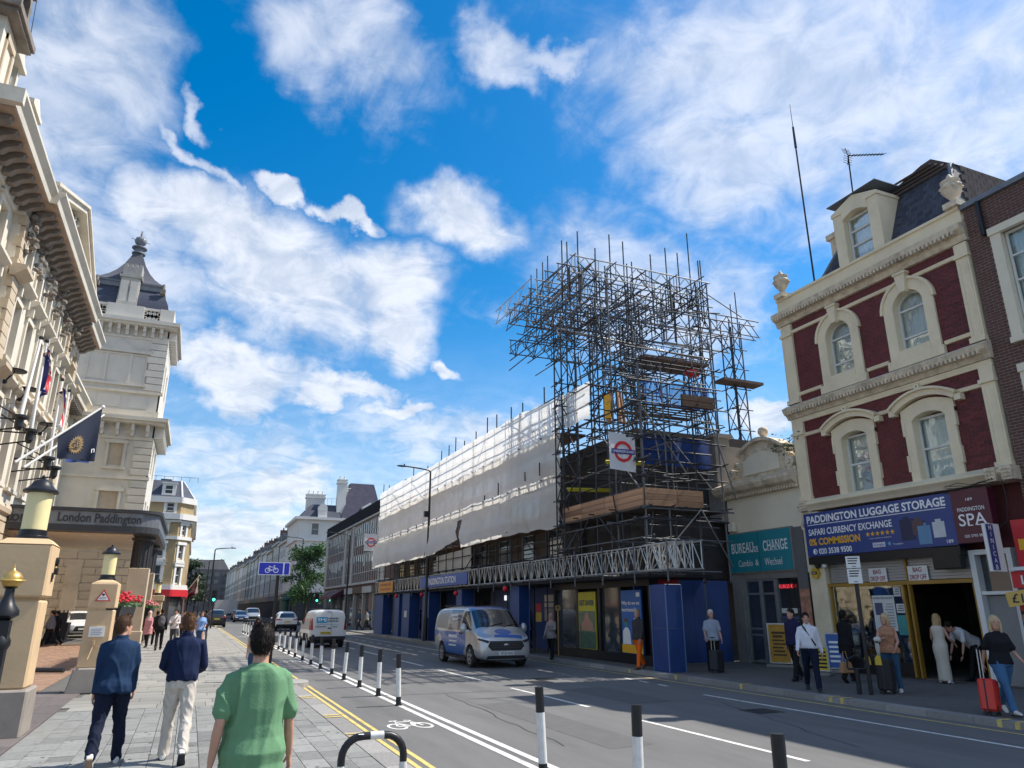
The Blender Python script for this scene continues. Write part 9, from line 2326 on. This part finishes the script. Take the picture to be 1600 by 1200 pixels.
def pole(label, base, tip, flag=None, ftag=None):
 t = thing('flagpole', label, 'flagpole', base, 'white flagpoles on the hotel front')
 mb = MB(); mb.cyl(base, tip, .085, .05, 10); mb.build('pole', M_white, t, smooth=True)
 mb = MB(); mb.lathe((base[0], base[1], base[2] - .6), [(.08, 0), (.16, .15), (.16, .45), (.30, .52), (.30, .62), (.14, .66)], 12); mb.build('socket', M_black, t); mb = MB(); mb.ell(Vector(tip) + Vector((0, 0, .06)), .1, 8, 6, tr=False); mb.build('finial', M_black, t)
 mb = MB()
 for dz in (0, -.35): mb.cyl((base[0] - .05, base[1], base[2] - .15 + dz), (-8.9, base[1], base[2] - .15 + dz * 2), .035)
 mb.cyl((base[0] - .05, base[1], base[2] - .05), (-8.9, base[1], base[2] + .75), .03); mb.build('bracket_arm', M_black, t)
 return t
A1, A2, A3, A4 = P(32, 650, x=-7.4), P(48, 672, x=-7.4), P(76, 715, x=-7.2), P(86, 730, x=-7.2)
pole('flagpole nearest on the hotel front without a visible flag', A1, P(64, 530, x=-7.4))
pole('second flagpole on the hotel front carrying the union flag', A2, P(73, 535, x=-7.4))
pole('third flagpole on the hotel front carrying the striped flag', A3, P(97, 595, x=-7.2))
pole('fourth flagpole on the hotel front behind the dark blue flag', A4, P(108, 612, x=-7.2))
def hang(name, label, top, cols, W_, H_, twist):
 t = thing(name, label, 'flag', top)
 return t
def furl(label, u0, v0, v1, x, kind):
 a, b = P(u0, v0, x=x), P(u0 - 5, v1, x=x)
 t = thing('flag', label, 'flag', (a.x, a.y, b.z))
 def surf(p, q, off=0.):
  z = a.z + (b.z - a.z) * q
  y = a.y + (b.y - a.y) * q - (.0) + p * 1.1 * (.25 + .75 * math.sin(pi * min(1, q * 1.05)) )
  return (a.x + .14 * math.sin(p * 9 + q * 3) + off, y, z - .4 * p)
 def patch(nm, p0, p1, q0, q1, m, off=.012, n=10, sk=0.):
  mb = MB(); mb.strip(lambda i, j: surf(p0 + (p1 - p0) * i, min(1, max(0, q0 + (q1 - q0) * j + sk * i)), off), n, n); mb.build(nm, m, t, smooth=True, recalc=False)
 if kind == 'union':
  patch('cloth', 0, 1, 0, 1, mat('flag_navy', (.012, .02, .16), .8, var=.05), 0, 16)
  patch('white_saltire', 0, 1, .0, .16, M_white, .012, 12, .84); patch('white_saltire', 0, 1, .84, 1., M_white, .014, 12, -.84)
  patch('red_saltire', 0, 1, .05, .11, M_red, .02, 12, .84); patch('red_saltire', 0, 1, .89, .95, M_red, .022, 12, -.84)
  patch('white_cross', .36, .64, 0, 1, M_white, .026); patch('white_cross', 0, 1, .36, .64, M_white, .028)
  patch('red_cross', .42, .58, 0, 1, M_red, .036); patch('red_cross', 0, 1, .42, .58, M_red, .038)
 else:
  patch('cloth', 0, 1, 0, 1, M_white, 0, 16)
  for k in range(6): patch('red_stripe', (k + .0) / 6, (k + .5) / 6, .0, 1, M_red, .012)
  patch('blue_canton', 0, .5, 0, .42, mat('flag_navy', (.012, .02, .16), .8, var=.05), .03)
furl('furled union flag hanging from the second flagpole', 73, 545, 607, -7.3, 'union')
furl('furled red and white striped flag hanging from the third flagpole', 97, 606, 662, -7.1, 'stripe')
M_flagb = mat('flag_dark_blue', (.004, .011, .036), .75, var=.1, scale=3)
fg = thing('flag', 'large dark blue flag with gold crest hanging from a slanted pole', 'flag', (-6, 36, 8))
f_a, f_b = P(24, 722, x=-8.2), P(161, 636, y=32.5)
f_a = Vector((-8.6, 31.0, P(24, 722, y=31.0).z)); f_a.x = P(24, 722, y=31.0).x
mb = MB(); mb.cyl(f_a, f_b, .05, .04, 8); mb.ell(f_b, .08, 8, 6, tr=False); mb.build('pole', M_white, fg, smooth=True)
g_b = P(164, 650, y=33.5); g_a = P(38, 730, y=32)
ax_ = (f_b - f_a)
tl, tr_ = P(90, 682, y=31.75), P(160, 638, y=32.5)
bl2, br2 = P(88, 716, y=31.75), P(148, 722, y=32.4)
def fl_s(i, j, off=0.):
 tp_ = tl.lerp(tr_, i); bt = bl2.lerp(br2, i); p = tp_.lerp(bt, j)
 return (p.x, p.y - off + .10 * math.sin(i * 9 + j * 2) * j, p.z)
mb = MB(); mb.strip(lambda i, j: fl_s(i, j), 24, 16); mb.build('cloth', M_flagb, fg, smooth=True, recalc=False)
M_crest = mat('crest_gold', (.26, .17, .07), .6, var=.2)
ic, jc = .46, .60
nx_ = Vector(fl_s(ic, jc));
def cr_pt(r, a): return (ic + r * math.cos(a) / 2.0, jc + r * math.sin(a) / 1.55)
def crest(r0, r1, n, m, nm, off, wob=0.):
 mb = MB(); vs = []
 for k in range(n):
  a = 2 * pi * k / n
  for r in (r0, r1 * (1 + wob * (k % 2))): i, j = cr_pt(r, a); vs.append(fl_s(i, j, off))
 mb.add(vs, [(2 * k, 2 * k + 1, (2 * k + 3) % (2 * n), (2 * k + 2) % (2 * n)) for k in range(n)]); mb.build(nm, m, fg, recalc=False)
crest(.22, .29, 40, M_crest, 'crest_ring', .03, .35); crest(.0, .19, 24, mat('crest_dark', (.03, .02, .02), .7, var=0), 'crest_disc', .025); crest(.175, .195, 30, M_crest, 'crest_rim', .035)
fx = (Vector(fl_s(.6, .6)) - Vector(fl_s(.3, .6))).normalized(); fz = (Vector(fl_s(.46, .4)) - Vector(fl_s(.46, .8))).normalized()
text('GB', M_crest, fg, Vector(fl_s(ic, jc, .12)), fx, fz, h=.24, bold=0)
text('n', M_textw, fg, Vector(fl_s(.92, .8, .10)), fx, fz, h=.16, bold=0)
f2 = thing('flag', 'second dark blue flag mostly hidden behind the crested flag', 'flag', (-6, 37, 8))
mb = MB(); mb.cyl(P(38, 730, y=34), P(163, 648, y=36), .05, .04, 8); mb.build('pole', M_white, f2)
q1, q2, q3, q4 = P(100, 700, y=35.2), P(150, 665, y=35.8), P(103, 722, y=35.2), P(138, 723, y=35.8)
mb = MB(); mb.strip(lambda i, j: q1.lerp(q2, i).lerp(q3.lerp(q4, i), j) + Vector((0, .08 * math.sin(i * 8) * j, 0)), 14, 10); mb.build('cloth', mat('flag_royal', (.01, .035, .17), .75, var=.1), f2, smooth=True, recalc=False)
for k, (u, v) in enumerate(((24, 580), (46, 609), (76, 664))):
 q = P(u, v, x=-8.0); t = thing('flood_light', 'flat black disc floodlight on a bracket over the hotel string course, ' + ['nearest', 'middle', 'farthest'][k] + ' of three', 'floodlight', q, 'floodlights on the hotel front')
 mb = MB(); mb.lathe((q.x, q.y, q.z - .05), [(.1, 0), (.42, .04), (.44, .09), (.2, .16)], 14); mb.build('lamp_head', M_black, t, smooth=True)
 mb = MB(); mb.tube([(q.x, q.y, q.z), (q.x - .3, q.y, q.z - .5), (-9, q.y, q.z - .7)], .04, 6); mb.ell((q.x - .3, q.y, q.z - .5), .1, 8, 6); mb.build('bracket_arm', M_black, t)
bpy.data.scenes.remove(TS)
